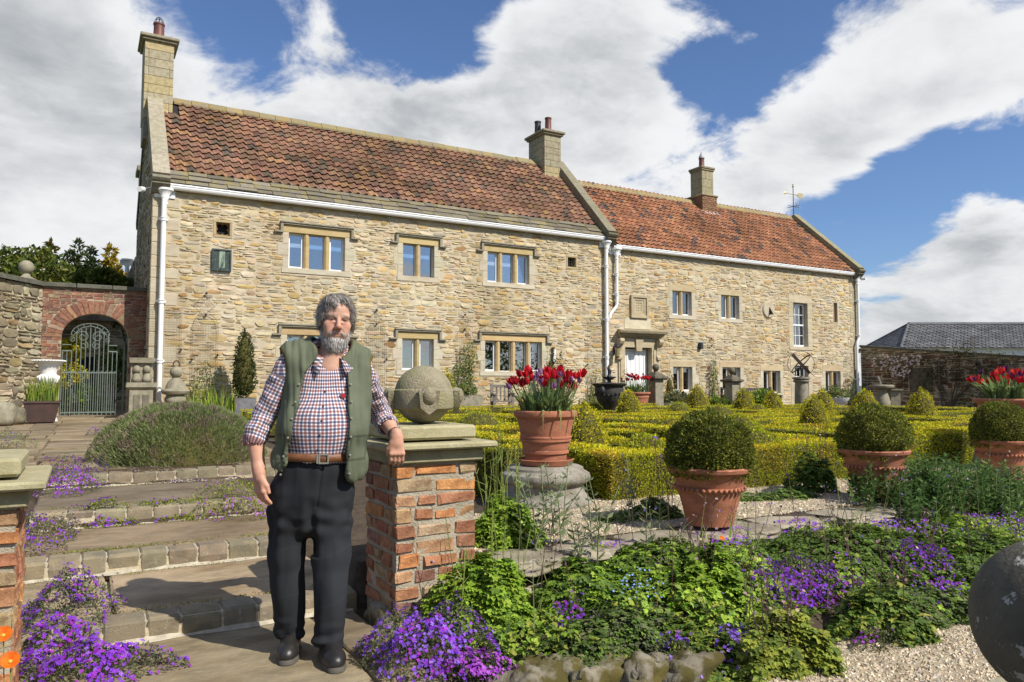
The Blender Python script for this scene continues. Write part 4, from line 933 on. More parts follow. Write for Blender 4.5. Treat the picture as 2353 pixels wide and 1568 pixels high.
# ================================================================ gravel
MAT['gravel'] = M('gravel_bed', (.40, .33, .22), (.28, .23, .15), rough=1, scale=60, bump=.6, bscale=90, bdist=.02)
MAT['pebble'] = M('gravel_stone', (1, 1, 1), rough=.9, bump=0, attr=True)
def pebble_cloud(name, fn, n, box, smin, smax, lab=None):
    x = rng.uniform(box[0], box[1], n*3); y = rng.uniform(box[2], box[3], n*3); ok = fn(x, y); x, y = x[ok][:n], y[ok][:n]; m = len(x)
    z = ground_h(x, y)+.008
    base = np.array([(1, 0, 0), (-.5, .87, 0), (-.5, -.87, 0), (.2, .1, .8), (-.1, .2, -.6)]); F0 = np.array([[0, 1, 3], [1, 2, 3], [2, 0, 3], [1, 0, 4], [2, 1, 4], [0, 2, 4]])
    a = rng.uniform(0, 6.28, m); s = rng.uniform(smin, smax, m)[:, None, None]*rng.uniform(.6, 1.3, (m, 1, 3))
    V = base[None]*s+rng.normal(0, .1, (m, 5, 3))*s; tl = rng.normal(0, .5, m); V = np.stack([V[..., 0]*np.cos(tl)[:, None]-V[..., 2]*np.sin(tl)[:, None], V[..., 1], V[..., 0]*np.sin(tl)[:, None]+V[..., 2]*np.cos(tl)[:, None]], -1)
    V = np.stack([V[..., 0]*np.cos(a)[:, None]-V[..., 1]*np.sin(a)[:, None], V[..., 0]*np.sin(a)[:, None]+V[..., 1]*np.cos(a)[:, None], V[..., 2]], -1)+np.stack([x, y, z], 1)[:, None]
    F = (F0[None]+(np.arange(m)*5)[:, None, None]).reshape(-1, 3)
    c = pal([((.58, .48, .34), 4), ((.49, .40, .27), 3), ((.66, .57, .43), 2), ((.36, .28, .18), 3), ((.46, .42, .35), 1.5)], m)
    return tag(mkobj(name, new_mesh(name, V.reshape(-1, 3), F, np.repeat(c, 5, 0)), MAT['pebble']), lab, 'gravel' if lab else None, kind='stuff')
def sheet(name, box, fn, mat, dz=.004, step=.08):
    xs = np.arange(box[0], box[1], step); ys = np.arange(box[2], box[3], step); X, Y = np.meshgrid(xs, ys); Z = ground_h(X, Y)+dz+.004; ii = (np.arange(len(ys)-1)[:, None]*len(xs)+np.arange(len(xs)-1)[None])
    F = np.stack([ii, ii+1, ii+len(xs)+1, ii+len(xs)], -1).reshape(-1, 4); cx = X.ravel()[F].mean(1); cy = Y.ravel()[F].mean(1); F = F[fn(cx, cy)]
    return tag(mkobj(name, new_mesh(name, np.stack([X, Y, Z], -1).reshape(-1, 3), F, smooth=True), MAT[mat]), kind='structure')
f1 = lambda x, y: (y > 4.18) & (y < 5.6) & (x > 2.1)
f2 = lambda x, y: (y < 2.95-.1*(x-3)) & (x > 2.45+.35*(y-2))
sheet('gravel_walk', (2.1, 14, 4.2, 5.6), f1, 'gravel', .008); sheet('gravel_path', (2.3, 8, .2, 3.0), f2, 'gravel', .006)
sheet('parterre_soil', (2.2, 29, 5.55, 20.7), lambda x, y: x > 2.2, 'gravel2', .006, .3) if 0 else None
pebble_cloud('gravel', f1, 22000, (2.1, 11, 4.2, 5.6), .009, .019, 'pale gravel scattered between the hedge and the retaining wall')
pebble_cloud('gravel', f2, 20000, (2.3, 5.2, 1.2, 3.0), .008, .017, 'pale gravel at the foot of the flower bed near the dark ball')
# ================================================================ gate wall, arch, gate
gw = thing('gate_wall', 'red brick garden wall with arched gateway and dark stone coping', 'wall')
GY = 21.86; gx0, gx1 = -.50, 1.0; zs_, za_ = 2.55, 3.17; WT = 3.80
acx = (gx0+gx1)/2; arx = (gx1-gx0)/2; arz = za_-zs_
def in_arch(x, z, k=0.):
    if z < zs_: return gx0-k < x < gx1+k
    return ((x-acx)/(arx+k))**2+((z-zs_)/(arz+k))**2 < 1
m_ = MB(); t_ = np.linspace(math.pi, 0, 25); ap = [(gx0, .3)]+[(acx+arx*math.cos(a), zs_+arz*math.sin(a)) for a in t_]+[(gx1, .3)]
for (yy) in (GY, GY+.4):
    V = []; F = []
    top = [(-.92, .3)]+[(-.92, .3+(WT-.3)*0)]
    for i_ in range(len(ap)): V += [(ap[i_][0], yy, ap[i_][1]), (ap[i_][0], yy, WT)]
    F = [[2*i_, 2*i_+2, 2*i_+3, 2*i_+1] for i_ in range(len(ap)-1)]
    m_.add(V, F); m_.add([(-.92, yy, .3), (gx0, yy, .3), (gx0, yy, WT), (-.92, yy, WT)], [[0, 1, 2, 3]]); m_.add([(gx1, yy, .3), (1.405, yy, .3), (1.405, yy, WT), (gx1, yy, WT)], [[0, 1, 2, 3]])
V = [(p[0], yy, p[1]) for yy in (GY, GY+.4) for p in ap]; n_ = len(ap); m_.add(V, [[i_, i_+1, n_+i_+1, n_+i_] for i_ in range(n_-1)])
m_.build('core', MAT['mortar2'], gw)
GBR = [((.30, .145, .09), 5), ((.25, .12, .08), 4), ((.33, .18, .11), 3), ((.29, .20, .125), 3), ((.20, .11, .08), 1.5), ((.33, .25, .165), 1.5)]
z = .5; k = 0
while z < WT-.03:
    h = .082; u = -.92-(.12 if k % 2 else 0)
    while u < 1.40:
        l = .235*rng.uniform(.9, 1.05) if rng.random() < .75 else .115; a, b = max(u, -.918), min(u+l, 1.402); u = u+l+.012
        if b-a < .04: continue
        zc = z+h/2; kk = .34
        ins = [in_arch(x_, zc, kk if zc > zs_ else .0) for x_ in (a, (a+b)/2, b)]
        if all(ins): continue
        if any(ins):
            xs_ = np.linspace(a, b, 25); o_ = [x_ for x_ in xs_ if not in_arch(x_, zc, kk if zc > zs_ else .0)]
            if len(o_) < 4: continue
            a, b = min(o_), max(o_)
            if b-a < .04: continue
        rough_brick((a, GY-rng.uniform(.006, .018), z+.005), (b, GY+.05, z+h-.007), 0, gw, pal(GBR, 1)[0])
    z += h; k += 1
nv_ = 25
for i_ in range(nv_):      # arch ring
    a0, a1 = math.pi-(i_+.06)*math.pi/nv_, math.pi-(i_+.94)*math.pi/nv_
    V = []
    for yy in (GY-rng.uniform(.012, .022), GY+.05):
        for (a, e_) in ((a0, 0.), (a1, 0.), (a1, .33), (a0, .33)): V.append((acx+(arx+e_)*math.cos(a), yy, zs_+(arz+e_)*math.sin(a)))
    mb = MB(); mb.add(V, [[0, 1, 2, 3], [0, 4, 5, 1], [1, 5, 6, 2], [2, 6, 7, 3], [3, 7, 4, 0]], pal(GBR, 1)[0]*1.05); mb.build('arch_brick', MAT['brick'], gw)
MAT['dkcop'] = M('dark_coping', (.13, .125, .095), (.085, .085, .065), (.18, .17, .11), rough=.95, scale=6, bump=.5, bscale=50)
for i_ in range(3): MB().box((-1.0+i_*.8, GY-.10, WT), (-.21+i_*.805-.006, GY+.5, WT+.11), bev=.012).build('coping_stone', MAT['dkcop'], gw)
# rubble wall running forward from the gate wall
lw = thing('garden_wall', 'tall coursed rubble garden wall left of the iron gate with sloping coping', 'wall')
A0 = np.array([-.92, GY, 0]); ld = unit((-.54, -.84, 0)); LL = 7.
nrm = np.array([-ld[1], ld[0], 0]); nrm = nrm if nrm@np.array([1, -1, 0]) > 0 else -nrm
V = [A0+ld*s+nrm*o+np.array([0, 0, z]) for s in (0, LL) for o in (-.012, -.45) for z in (.0, WT)]
MB().add(V, [[0, 1, 3, 2], [4, 6, 7, 5], [0, 4, 5, 1], [2, 3, 7, 6], [1, 5, 7, 3]]).build('core', MAT['mortar'], lw)
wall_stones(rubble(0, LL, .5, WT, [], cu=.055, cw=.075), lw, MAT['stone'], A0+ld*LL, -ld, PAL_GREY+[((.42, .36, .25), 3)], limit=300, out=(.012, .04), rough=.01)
for i_ in range(8):
    a, b = i_*LL/8, (i_+1)*LL/8-.008; V = [A0+ld*s+nrm*o+np.array([0, 0, z]) for s in (a, b) for o in (.09, -.5) for z in (WT, WT+.11)]
    MB().add(V, [[0, 1, 3, 2], [4, 6, 7, 5], [0, 4, 5, 1], [2, 3, 7, 6], [1, 5, 7, 3]]).build('coping_stone', MAT['dkcop'], lw)
pb = thing('ball_finial', 'weathered stone ball finial standing on the garden wall coping', 'stone ball', loc=(*(A0+ld*.35-nrm*.2)[:2], WT+.105))
MB().lathe([(.24, 0), (.24, .03), (.17, .06), (.10, .10), (.075, .16), (.08, .17)], (0, 0, 0), 20).build('base', MAT['oldstone'], pb, auto=40)
MB().lathe([(.17*math.cos(a), .17*math.sin(a)+.32) for a in np.linspace(-math.pi/2, math.pi/2, 15)], (0, 0, 0), 22).build('ball', MAT['oldstone'], pb, smooth=True)
# wrought iron gate
gt = thing('garden_gate', 'grey green wrought iron gate with plain bars and scrollwork under the brick arch', 'gate', loc=(gx0+.03, GY+.1, .58))
gwid = 1.22
def bar(p, q, r=.011, name='bar', mat='gategreen'): return MB().tube([p, q], r, 6).build(name, MAT[mat], gt)
for i_, z in enumerate((.06, 1.07)): MB().box((0, -.012, z), (gwid, .012, z+.03)).build('rail', MAT['gategreen'], gt)
nb = 12
for i_ in range(nb+1):
    x = gwid*i_/nb; e = i_ in (0, nb); top = 2.0 if not e else 1.95
    top = (1.65 if i_ in (0, 1, 2, nb-2+1, nb) else 1.95+.28*math.sin(math.pi*(x/gwid)))
    MB().tube([(x, 0, 0), (x, 0, top)], .013 if i_ % 2 == 0 else .011, 6).build('bar', MAT['gategreen'], gt)
    if i_ < nb: MB().tube([(x+gwid/nb/2, 0, .06), (x+gwid/nb/2, 0, 1.07)]+[(x+gwid/nb/2+.03-.03*math.cos(t), 0, 1.09+.035*math.sin(t)) for t in np.linspace(0, 4, 7)], .008, 6).build('scroll_bar', MAT['gategreen'], gt)
for x0_ in (0, gwid-.2):
    MB().box((x0_, -.01, 1.62), (x0_+.2, .01, 1.65)).box((x0_, -.01, 1.78), (x0_+.2, .01, 1.80)).build('rail', MAT['gategreen'], gt)
def scroll(cx, cz, r, turns, flip=1, a0=0., n=22):
    return [(cx+flip*r*(1-.8*t)*math.cos(a0+turns*6.283*t), 0, cz+r*(1-.8*t)*math.sin(a0+turns*6.283*t)) for t in np.linspace(0, 1, n)]
ov = MB(); 
for f_ in (1, -1): 
    ov.tube(scroll(.61+f_*.17, 2.0, .15, 1.4, f_, .5), .011, 6); ov.tube(scroll(.61+f_*.14, 1.78, .10, 1.3, f_, 2.), .010, 6); ov.tube(scroll(.61+f_*.40, 1.92, .07, 1.3, f_, 1.), .009, 6)
    ov.tube([(.61, 0, 2.28), (.61+f_*.2, 0, 2.22), (.61+f_*.36, 0, 2.05)], .012, 6)
for i_ in range(9): ov.tube([(.61+.36*math.cos(a)*1., 0, 2.02+.22*math.sin(a)) for a in (math.pi*i_/8, math.pi*i_/8+.01)]+[(.61+.43*math.cos(math.pi*i_/8), 0, 2.04+.3*math.sin(math.pi*i_/8))], .008, 5)
ov.tube([(.61+.43*math.cos(a), 0, 2.04+.3*math.sin(a)) for a in np.linspace(0, math.pi, 15)], .010, 6); ov.build('scrollwork', MAT['gategreen'], gt)
# open right-hand leaf edge-on
g2 = thing('gate_leaf', 'second iron gate leaf folded back inside the arch', 'gate', loc=(gx1-.05, GY+.12, .58))
for i_ in range(7): MB().tube([(-.02, .05+i_*.11, 0), (-.02, .05+i_*.11, 1.9-.05*i_)], .011, 6).build('bar', MAT['gategreen'], g2)
for z in (.06, 1.07, 1.8): MB().box((-.03, 0, z), (-.01, .75, z+.03)).build('rail', MAT['gategreen'], g2)
# courtyard wall beyond the gate
yw = thing('courtyard_wall', 'shaded courtyard building wall with dark doorway beyond the gate', 'wall')
MB().box((-6, 27.5, 0), (XL-.02, 28.0, 3.4)).build('wall', MAT['mortar'], yw); MB().box((-.35, 27.46, .3), (.35, 27.52, 2.25)).build('doorway', MAT['dark'], yw); MB().box((-6.2, 27.1, 3.4), (XL-.02, 28.6, 3.55)).build('eaves', MAT['timber'], yw)
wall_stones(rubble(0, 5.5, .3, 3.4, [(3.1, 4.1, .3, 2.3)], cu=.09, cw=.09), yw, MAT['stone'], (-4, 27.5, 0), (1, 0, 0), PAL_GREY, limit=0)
tag(MB().add([(-9, 21.8, .55), (XL, 21.8, .55), (XL, 28, .55), (-9, 28, .55)], [[0, 1, 2, 3]]).build('courtyard', MAT['gravel']), kind='structure')
# ================================================================ shaded wall on the right and the slate barn
sw = thing('boundary_wall', 'shaded old rubble wall with arched recess running from the house corner', 'wall')
WX = 29.62; zt = lambda y: np.interp(y, [9, 14.3, 21], [1.9, 2.32, 3.03])
V = [(WX+o, y, z) for o in (0, .45) for y, z in ((9, -.3), (20.9, -.3), (20.9, float(zt(20.9))), (9, float(zt(9))))]
MB().add(V, [[0, 3, 2, 1], [4, 5, 6, 7], [0, 1, 5, 4], [2, 3, 7, 6], [0, 4, 7, 3]]).build('core', MAT['mortar'], sw)
alc = [(2.2, 3.2, 1.05, 2.05), (7.3, 9.0, .3, 1.75)]
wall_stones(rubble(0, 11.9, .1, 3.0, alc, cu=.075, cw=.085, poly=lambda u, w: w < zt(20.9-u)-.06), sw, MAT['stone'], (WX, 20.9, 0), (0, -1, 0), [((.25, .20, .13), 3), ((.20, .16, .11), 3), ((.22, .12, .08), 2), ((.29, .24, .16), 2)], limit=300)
for (u0, u1, w0, w1) in alc: MB().box((WX-.01, 20.9-u1, w0), (WX+.02, 20.9-u0, w1)).build('recess', MAT['darkstone'], sw)  # flat dark panel on the wall face, recess shade put into its colour
for i_ in range(10):
    y0_, y1_ = 20.9-i_*1.19, 20.9-(i_+1)*1.19+.01; V = [(WX+o, y, float(zt(y))+h) for o in (-.08, .5) for y in (y0_, y1_) for h in (0, .09)]
    MB().add(V, [[0, 1, 3, 2], [4, 6, 7, 5], [0, 4, 5, 1], [2, 3, 7, 6], [1, 5, 7, 3]]).build('coping_stone', MAT['dkcop'], sw)
for u in (17.4, 15.9, 15.1): MB().tube([(WX-.06, u, .3), (WX-.06, u, 2.3)], .03, 8).build('post', MAT['timber'], sw)
bn = thing('slate_barn', 'long low stone barn with hipped grey slate roof beyond the wall', 'barn')
bd = np.array([_c, -_s, 0.]); bp0 = OO+ray(1985, 797)*1; 
def atd(x, y, dep): r_ = ray(x, y); return OO+r_*(dep/(r_@np.array([FW[0], FW[1], 0])/math.cos(PITCH)))
Lr, Rr = atd(2087, 745, 46), atd(2700, 743, 46); Le, Re = atd(1990, 797, 42.5), atd(2750, 800, 42.5); Le2 = atd(1960, 800, 50)
eh = atd(2070, 799, 42.5); zr_ = Lr[2]; ze_ = eh[2]
A = np.array([eh[0], eh[1], ze_]); B = np.array([Re[0], Re[1], ze_]); C = Rr.copy(); C[2] = zr_; Dp = Lr.copy(); Dp[2] = zr_; E_ = np.array([Le2[0]+.0, Le2[1], ze_])
back = (C-B)*np.array([1, 1, 0]); E2_ = B+2*back; 
MAT['barnslate'] = M('grey_roof_slate', (.135, .135, .135), (.085, .087, .09), (.22, .215, .20), rough=.7, scale=.9, bump=.0, attr=True)
rf = MB()
def slates(P00, P10, P01, P11, nr, nc, nm):
    for j in range(nr):
        for i in range(nc):
            o = (.5 if j % 2 else 0); u0, u1 = (i+o)/nc, min((i+1+o)/nc-.004, 1.0)
            if u0 >= 1: continue
            f = lambda u, v: (P00*(1-u)+P10*u)*(1-v)+(P01*(1-u)+P11*u)*v
            v0, v1 = j/nr, min((j+1.15)/nr, 1); nn = np.array([0, 0, .03]); rf.add([f(u0, v0)+nn, f(u1, v0)+nn, f(u1, v1), f(u0, v1)], [[0, 1, 2, 3]], np.ones(3)*rng.normal(1, .16))
slates(A, B, Dp, C, 18, 40, ''); slates(E_, A, Dp, Dp, 14, 14, '')
ro_ = rf.build('slate', MAT['barnslate'], bn); ro_['kind'] = 'stuff'
MB().add([A-np.array([0, 0, .03]), B-np.array([0, 0, .03]), C-np.array([0, 0, .03]), Dp-np.array([0, 0, .03]), E_-np.array([0, 0, .03])], [[0, 1, 2, 3], [4, 0, 3]]).build('roof', MAT['barnslate'], bn)
MB().tube([Dp, C], .12, 8).build('ridge_tiles', MAT['barnslate'], bn); MB().tube([Dp, A], .07, 6).tube([Dp, E_], .07, 6).build('hip_tiles', MAT['barnslate'], bn)
dwn = np.array([0, 0, 1.]); in_ = unit(back)*.3
MB().add([A+in_-dwn*4, B+in_-dwn*4, B+in_-dwn*.02, A+in_-dwn*.02], [[0, 1, 2, 3]]).build('front_wall', MAT['barnwall0'] if 'barnwall0' in MAT else MAT['stone'], bn)
for i_ in range(6):
    p = A+in_*.6+(B-A)*(i_+.5)/6-dwn*1.1; MB().box((p[0]-.5, p[1]-.3, p[2]), (p[0]+.5, p[1]+.2, p[2]+.55)).build('window', MAT['dark'], bn)
# ================================================================ foliage tools
MAT['leaf'] = M('leaf', (1, 1, 1), rough=.55, bump=0, attr=True, spec=.2, trans=.36)
MAT['leafcore'] = M('shaded_inner_twigs', (.075, .075, .015), (.10, .08, .03), rough=1, scale=30, bump=.6, bscale=60, bdist=.02)
MAT['petal'] = M('petal', (1, 1, 1), rough=.6, bump=0, attr=True, spec=.2, trans=.25)
MAT['stem'] = M('stem', (1, 1, 1), rough=.7, bump=0, attr=True)
def rvec(n): v = rng.normal(0, 1, (n, 3)); return v/np.linalg.norm(v, axis=1)[:, None]
def nrmz(v): return v/(np.linalg.norm(v, axis=1)[:, None]+1e-9)
def leafVF(P, Dr, L, W, fold=.0, up=None):
    """n rhombic leaves from P along Dr"""
    n = len(P); L = np.broadcast_to(L, (n,))[:, None]; W = np.broadcast_to(W, (n,))[:, None]
    S = nrmz(np.cross(Dr, rvec(n) if up is None else up+rvec(n)*.3))
    Nn = np.cross(S, Dr)
    V = np.stack([P, P+Dr*L*.45+S*W/2+Nn*fold*L, P+Dr*L, P+Dr*L*.45-S*W/2+Nn*fold*L], 1)
    F = (np.arange(n)*4)[:, None]+np.arange(4)[None]
    return V.reshape(-1, 3), F
def lcol(n, pl, jit=.11): c = pal(pl, n); return (c*rng.normal(1, jit, (n, 1)).clip(.5, 1.6)).clip(0, 1)
def leaf_obj(name, V, F, C, parent, mat='leaf', k=4):
    o = mkobj(name, new_mesh(name, V, F, np.repeat(C, k, 0)), MAT[mat], parent); return o
def fbm(P, s, seed=0.):
    return np.array([mnoise.noise((float(p[0])*s+seed, float(p[1])*s, float(p[2])*s)) for p in P])
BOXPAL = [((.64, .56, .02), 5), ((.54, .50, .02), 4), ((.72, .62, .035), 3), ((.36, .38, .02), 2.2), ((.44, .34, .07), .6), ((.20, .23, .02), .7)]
BOXSIDE = [((.46, .48, .022), 5), ((.36, .40, .02), 4), ((.54, .53, .028), 2.5), ((.20, .25, .018), 1.8), ((.36, .29, .09), .6)]  # greener leaves, darkened to put the shade of hedge sides into colour
def hedge(pts, w, z0, z1, label, dens=2600, size=.026, group='clipped box hedges of the parterre', closed=False, rnd=.06):
    P = np.asarray(pts, float); 
    if closed: P = np.concatenate([P, P[:1]])
    c = P.mean(0); t = thing('box_hedge', label, 'hedge', group, loc=(c[0], c[1], z0)); off = np.array([c[0], c[1], z0])
    seg = np.linalg.norm(np.diff(P, axis=0), axis=1); cum = np.concatenate([[0], np.cumsum(seg)]); Lt = cum[-1]; h = z1-z0
    def at(s):
        x = np.interp(s, cum, P[:, 0]); y = np.interp(s, cum, P[:, 1]); x2 = np.interp(np.minimum(s+.02, Lt), cum, P[:, 0])-np.interp(np.maximum(s-.02, 0), cum, P[:, 0]); y2 = np.interp(np.minimum(s+.02, Lt), cum, P[:, 1])-np.interp(np.maximum(s-.02, 0), cum, P[:, 1])
        l = np.hypot(x2, y2)+1e-9; return x, y, x2/l, y2/l
    # core
    ns = max(2, int(Lt/.25)+1); ss = np.linspace(.03 if not closed else 0, Lt-(.03 if not closed else 0), ns); x, y, tx, ty = at(ss); V = []; k = .035
    for (a, b) in ((-1, 0), (-1, 1), (1, 1), (1, 0)): V.append(np.stack([x-ty*a*(w/2-k), y+tx*a*(w/2-k), np.full(ns, z0 if b == 0 else z1-k)], 1))
    V = np.stack(V, 1).reshape(-1, 3); F = []
    for i in range(ns-1):
        for j in range(3): F.append([i*4+j, i*4+j+1, (i+1)*4+j+1, (i+1)*4+j])
    F += [[0, 1, 2, 3], [(ns-1)*4+q for q in (3, 2, 1, 0)]]
    MB().add(V-off, F).build('inner_twigs', MAT['leafcore'], t)
    # leaves
    area = Lt*(w+2*h)+2*w*h; n = int(area*dens)
    s = rng.uniform(0, Lt, n); u = rng.uniform(0, w+2*h, n); x, y, tx, ty = at(s)
    side = np.where(u < h, -1, np.where(u > h+w, 1, 0)); lat = np.where(side == 0, u-h-w/2, side*w/2); z = np.where(side < 0, z0+u, np.where(side > 0, z0+(u-h-w), z1))
    N = np.stack([-ty*side, tx*side, (side == 0)*1.], 1)
    if not closed:
        e = rng.random(n) < 2*w*h/area; q = rng.random(n) < .5; s = np.where(e, np.where(q, 0, Lt), s); x, y, tx, ty = at(s)
        lat = np.where(e, rng.uniform(-w/2, w/2, n), lat); z = np.where(e, rng.uniform(z0, z1, n), z); sg = np.where(q, -1, 1)
        N = np.where(e[:, None], np.stack([tx*sg, ty*sg, 0*tx], 1), N); side = np.where(e, 2, side)
    # soften the arrises
    Pp = np.stack([x-ty*lat, y+tx*lat, z], 1)
    ed = np.maximum(0, 1-(w/2-np.abs(lat))/rnd)*(side == 0); Pp[:, 2] -= ed*ed*.025; 
    bump_ = fbm(Pp[:n:1], 3.2, 5.)*.022 if n < 60000 else 0
    Pp = Pp+N*(np.asarray(bump_)[:, None] if n < 60000 else 0)-N*rng.uniform(-.006, .022, (n, 1))
    Dr = nrmz(N*.75+rvec(n)*.8+np.array([0, 0, .45])); L = size*rng.uniform(.7, 1.35, n)
    V, F = leafVF(Pp-off, Dr, L, L*.62)
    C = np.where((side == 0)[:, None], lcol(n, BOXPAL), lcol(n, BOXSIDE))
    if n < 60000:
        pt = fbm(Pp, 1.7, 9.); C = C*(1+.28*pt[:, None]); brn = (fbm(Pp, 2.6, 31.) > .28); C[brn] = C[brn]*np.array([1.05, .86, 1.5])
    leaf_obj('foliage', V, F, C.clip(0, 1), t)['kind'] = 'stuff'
    return t
def blob_leaves(c, prof, n, size, pl, rough=.03, seed=0., up=.3, sp=.9):
    """leaves over a surface of revolution prof [(r,z)..] at c"""
    pr = np.asarray(prof, float); dl = np.linalg.norm(np.diff(pr, axis=0), axis=1); wgt = dl*(pr[:-1, 0]+pr[1:, 0]+.02); i = rng.choice(len(dl), n, p=wgt/wgt.sum()); f = rng.random(n)
    r = pr[i, 0]*(1-f)+pr[i+1, 0]*f; z = pr[i, 1]*(1-f)+pr[i+1, 1]*f; a = rng.uniform(0, 2*math.pi, n)
    tz = (pr[i+1]-pr[i])/dl[i][:, None]; nr = np.stack([-tz[:, 1], tz[:, 0]], 1); sg = np.sign(nr[:, 0]+1e-6*1); nr = nr*np.where(nr[:, 0] < 0, -1, 1)[:, None]
    N = np.stack([nr[:, 0]*np.cos(a), nr[:, 0]*np.sin(a), nr[:, 1]], 1); P = np.stack([r*np.cos(a), r*np.sin(a), z], 1)
    P = P+N*((fbm(P+np.asarray(c), 4.5, seed)+.8*fbm(P+np.asarray(c), 14., seed+7))*rough*1.5)[:, None]-N*rng.uniform(-.01, rough, (n, 1))
    Dr = nrmz(N*.8+rvec(n)*sp+np.array([0, 0, up])); L = size*rng.uniform(.7, 1.35, n); V, F = leafVF(P, Dr, L, L*.6); C = lcol(n, pl)*(1+.3*fbm(P+np.asarray(c), 5., seed+3)[:, None])
    return V, F, C.clip(0, 1)
def topiary(name, c, prof, n, size, pl, label, cat, group, rough=.03, core=.86):
    t = thing(name, label, cat, group, loc=c)
    pr = np.asarray(prof, float); zc = (pr[:, 1].min()+pr[:, 1].max())/2
    cp = [(r*core, zc+(z-zc)*(core+.06)) for r, z in prof]; MB().lathe(cp, (0, 0, 0), 18).build('inner_twigs', MAT['leafcore'], t, smooth=True)
    V, F, C = blob_leaves((c[0], c[1], c[2]), prof, n, size, pl, rough, seed=c[0]*3); leaf_obj('foliage', V, F, C, t)['kind'] = 'stuff'
    return t
# ---------------------------------------------------------------- the parterre
def slope_z(x, y):    # terrace rises gently towards the left end of the house
    return float(np.interp(x, [2, 24], [.56, .28])) if y > 17.3 else .30
HZ0, HZ1 = .27, .74
GL = 'low strip of clipped golden box hedge in the knot garden'
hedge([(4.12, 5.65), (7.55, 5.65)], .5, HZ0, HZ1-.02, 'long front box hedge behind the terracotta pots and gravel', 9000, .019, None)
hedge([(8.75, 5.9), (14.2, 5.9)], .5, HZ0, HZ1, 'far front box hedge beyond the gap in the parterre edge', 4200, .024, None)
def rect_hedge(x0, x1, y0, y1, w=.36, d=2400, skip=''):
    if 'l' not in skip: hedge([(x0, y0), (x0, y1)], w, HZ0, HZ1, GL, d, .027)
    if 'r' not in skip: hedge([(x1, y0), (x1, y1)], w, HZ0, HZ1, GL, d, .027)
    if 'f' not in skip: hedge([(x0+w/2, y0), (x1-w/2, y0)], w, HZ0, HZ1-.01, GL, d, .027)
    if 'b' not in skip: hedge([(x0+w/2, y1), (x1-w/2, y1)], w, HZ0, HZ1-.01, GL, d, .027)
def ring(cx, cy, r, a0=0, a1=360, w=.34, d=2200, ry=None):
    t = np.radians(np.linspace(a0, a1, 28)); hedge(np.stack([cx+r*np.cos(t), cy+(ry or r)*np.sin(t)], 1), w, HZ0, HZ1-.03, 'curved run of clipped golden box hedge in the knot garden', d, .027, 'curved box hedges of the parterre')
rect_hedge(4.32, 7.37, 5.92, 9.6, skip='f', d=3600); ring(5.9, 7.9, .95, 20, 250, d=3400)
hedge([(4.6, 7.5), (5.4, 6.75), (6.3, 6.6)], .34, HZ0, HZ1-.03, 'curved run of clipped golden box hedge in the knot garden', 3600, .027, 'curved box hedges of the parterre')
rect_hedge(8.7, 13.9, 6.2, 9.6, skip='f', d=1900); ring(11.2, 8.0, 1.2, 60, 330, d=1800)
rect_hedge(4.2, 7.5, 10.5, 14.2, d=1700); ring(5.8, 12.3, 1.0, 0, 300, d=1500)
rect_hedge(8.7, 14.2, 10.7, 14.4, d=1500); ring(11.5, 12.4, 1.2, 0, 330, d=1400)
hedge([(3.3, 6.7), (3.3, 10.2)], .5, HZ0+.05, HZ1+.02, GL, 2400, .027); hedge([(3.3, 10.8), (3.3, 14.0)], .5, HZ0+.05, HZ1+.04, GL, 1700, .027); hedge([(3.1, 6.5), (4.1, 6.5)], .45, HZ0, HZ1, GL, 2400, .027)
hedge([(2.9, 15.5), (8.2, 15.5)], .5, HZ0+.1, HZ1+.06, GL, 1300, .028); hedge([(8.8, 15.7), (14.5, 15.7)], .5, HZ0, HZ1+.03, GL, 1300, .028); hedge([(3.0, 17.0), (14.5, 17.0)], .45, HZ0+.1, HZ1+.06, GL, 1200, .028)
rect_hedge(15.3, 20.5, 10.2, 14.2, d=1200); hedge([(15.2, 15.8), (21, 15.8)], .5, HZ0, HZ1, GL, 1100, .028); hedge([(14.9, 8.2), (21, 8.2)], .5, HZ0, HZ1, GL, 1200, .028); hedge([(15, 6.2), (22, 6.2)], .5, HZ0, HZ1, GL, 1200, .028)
hedge([(9.5, 8.0), (13.5, 7.2)], .4, HZ0, HZ1-.02, GL, 1700, .027); hedge([(9.2, 13.6), (13.6, 11.4)], .4, HZ0, HZ1-.02, GL, 1300, .027)
CONE = [((.62, .55, .025), 5), ((.50, .47, .022), 4), ((.68, .58, .05), 3), ((.30, .32, .02), 2)]
for i, (x, y) in enumerate(((4.75, 6.72), (10.95, 13.7), (16.4, 17.2), (15.64, 14.6), (15.95, 13.9), (10.1, 7.98), (15.2, 11.75), (15.4, 10.8), (14.45, 8.9))):
    hs = (.86, .94, 1.06, .98, .92, .90, .94, .96, 1.0)[i]; rb = (.25, .29, .36, .31, .28, .24, .25, .31, .29)[i]
    topiary('box_cone', (x, y, .30), [(rb*.8, .05), (rb, .25), (rb*1.0, .42), (rb*.8, .42+(hs-.42)*.45), (rb*.42, .42+(hs-.42)*.82), (.0, hs)], int(4600 if y < 9 else 2800), .032 if y > 9 else .024, CONE, 'clipped golden box cone standing up from the parterre', 'topiary', 'box cones of the parterre', .03)
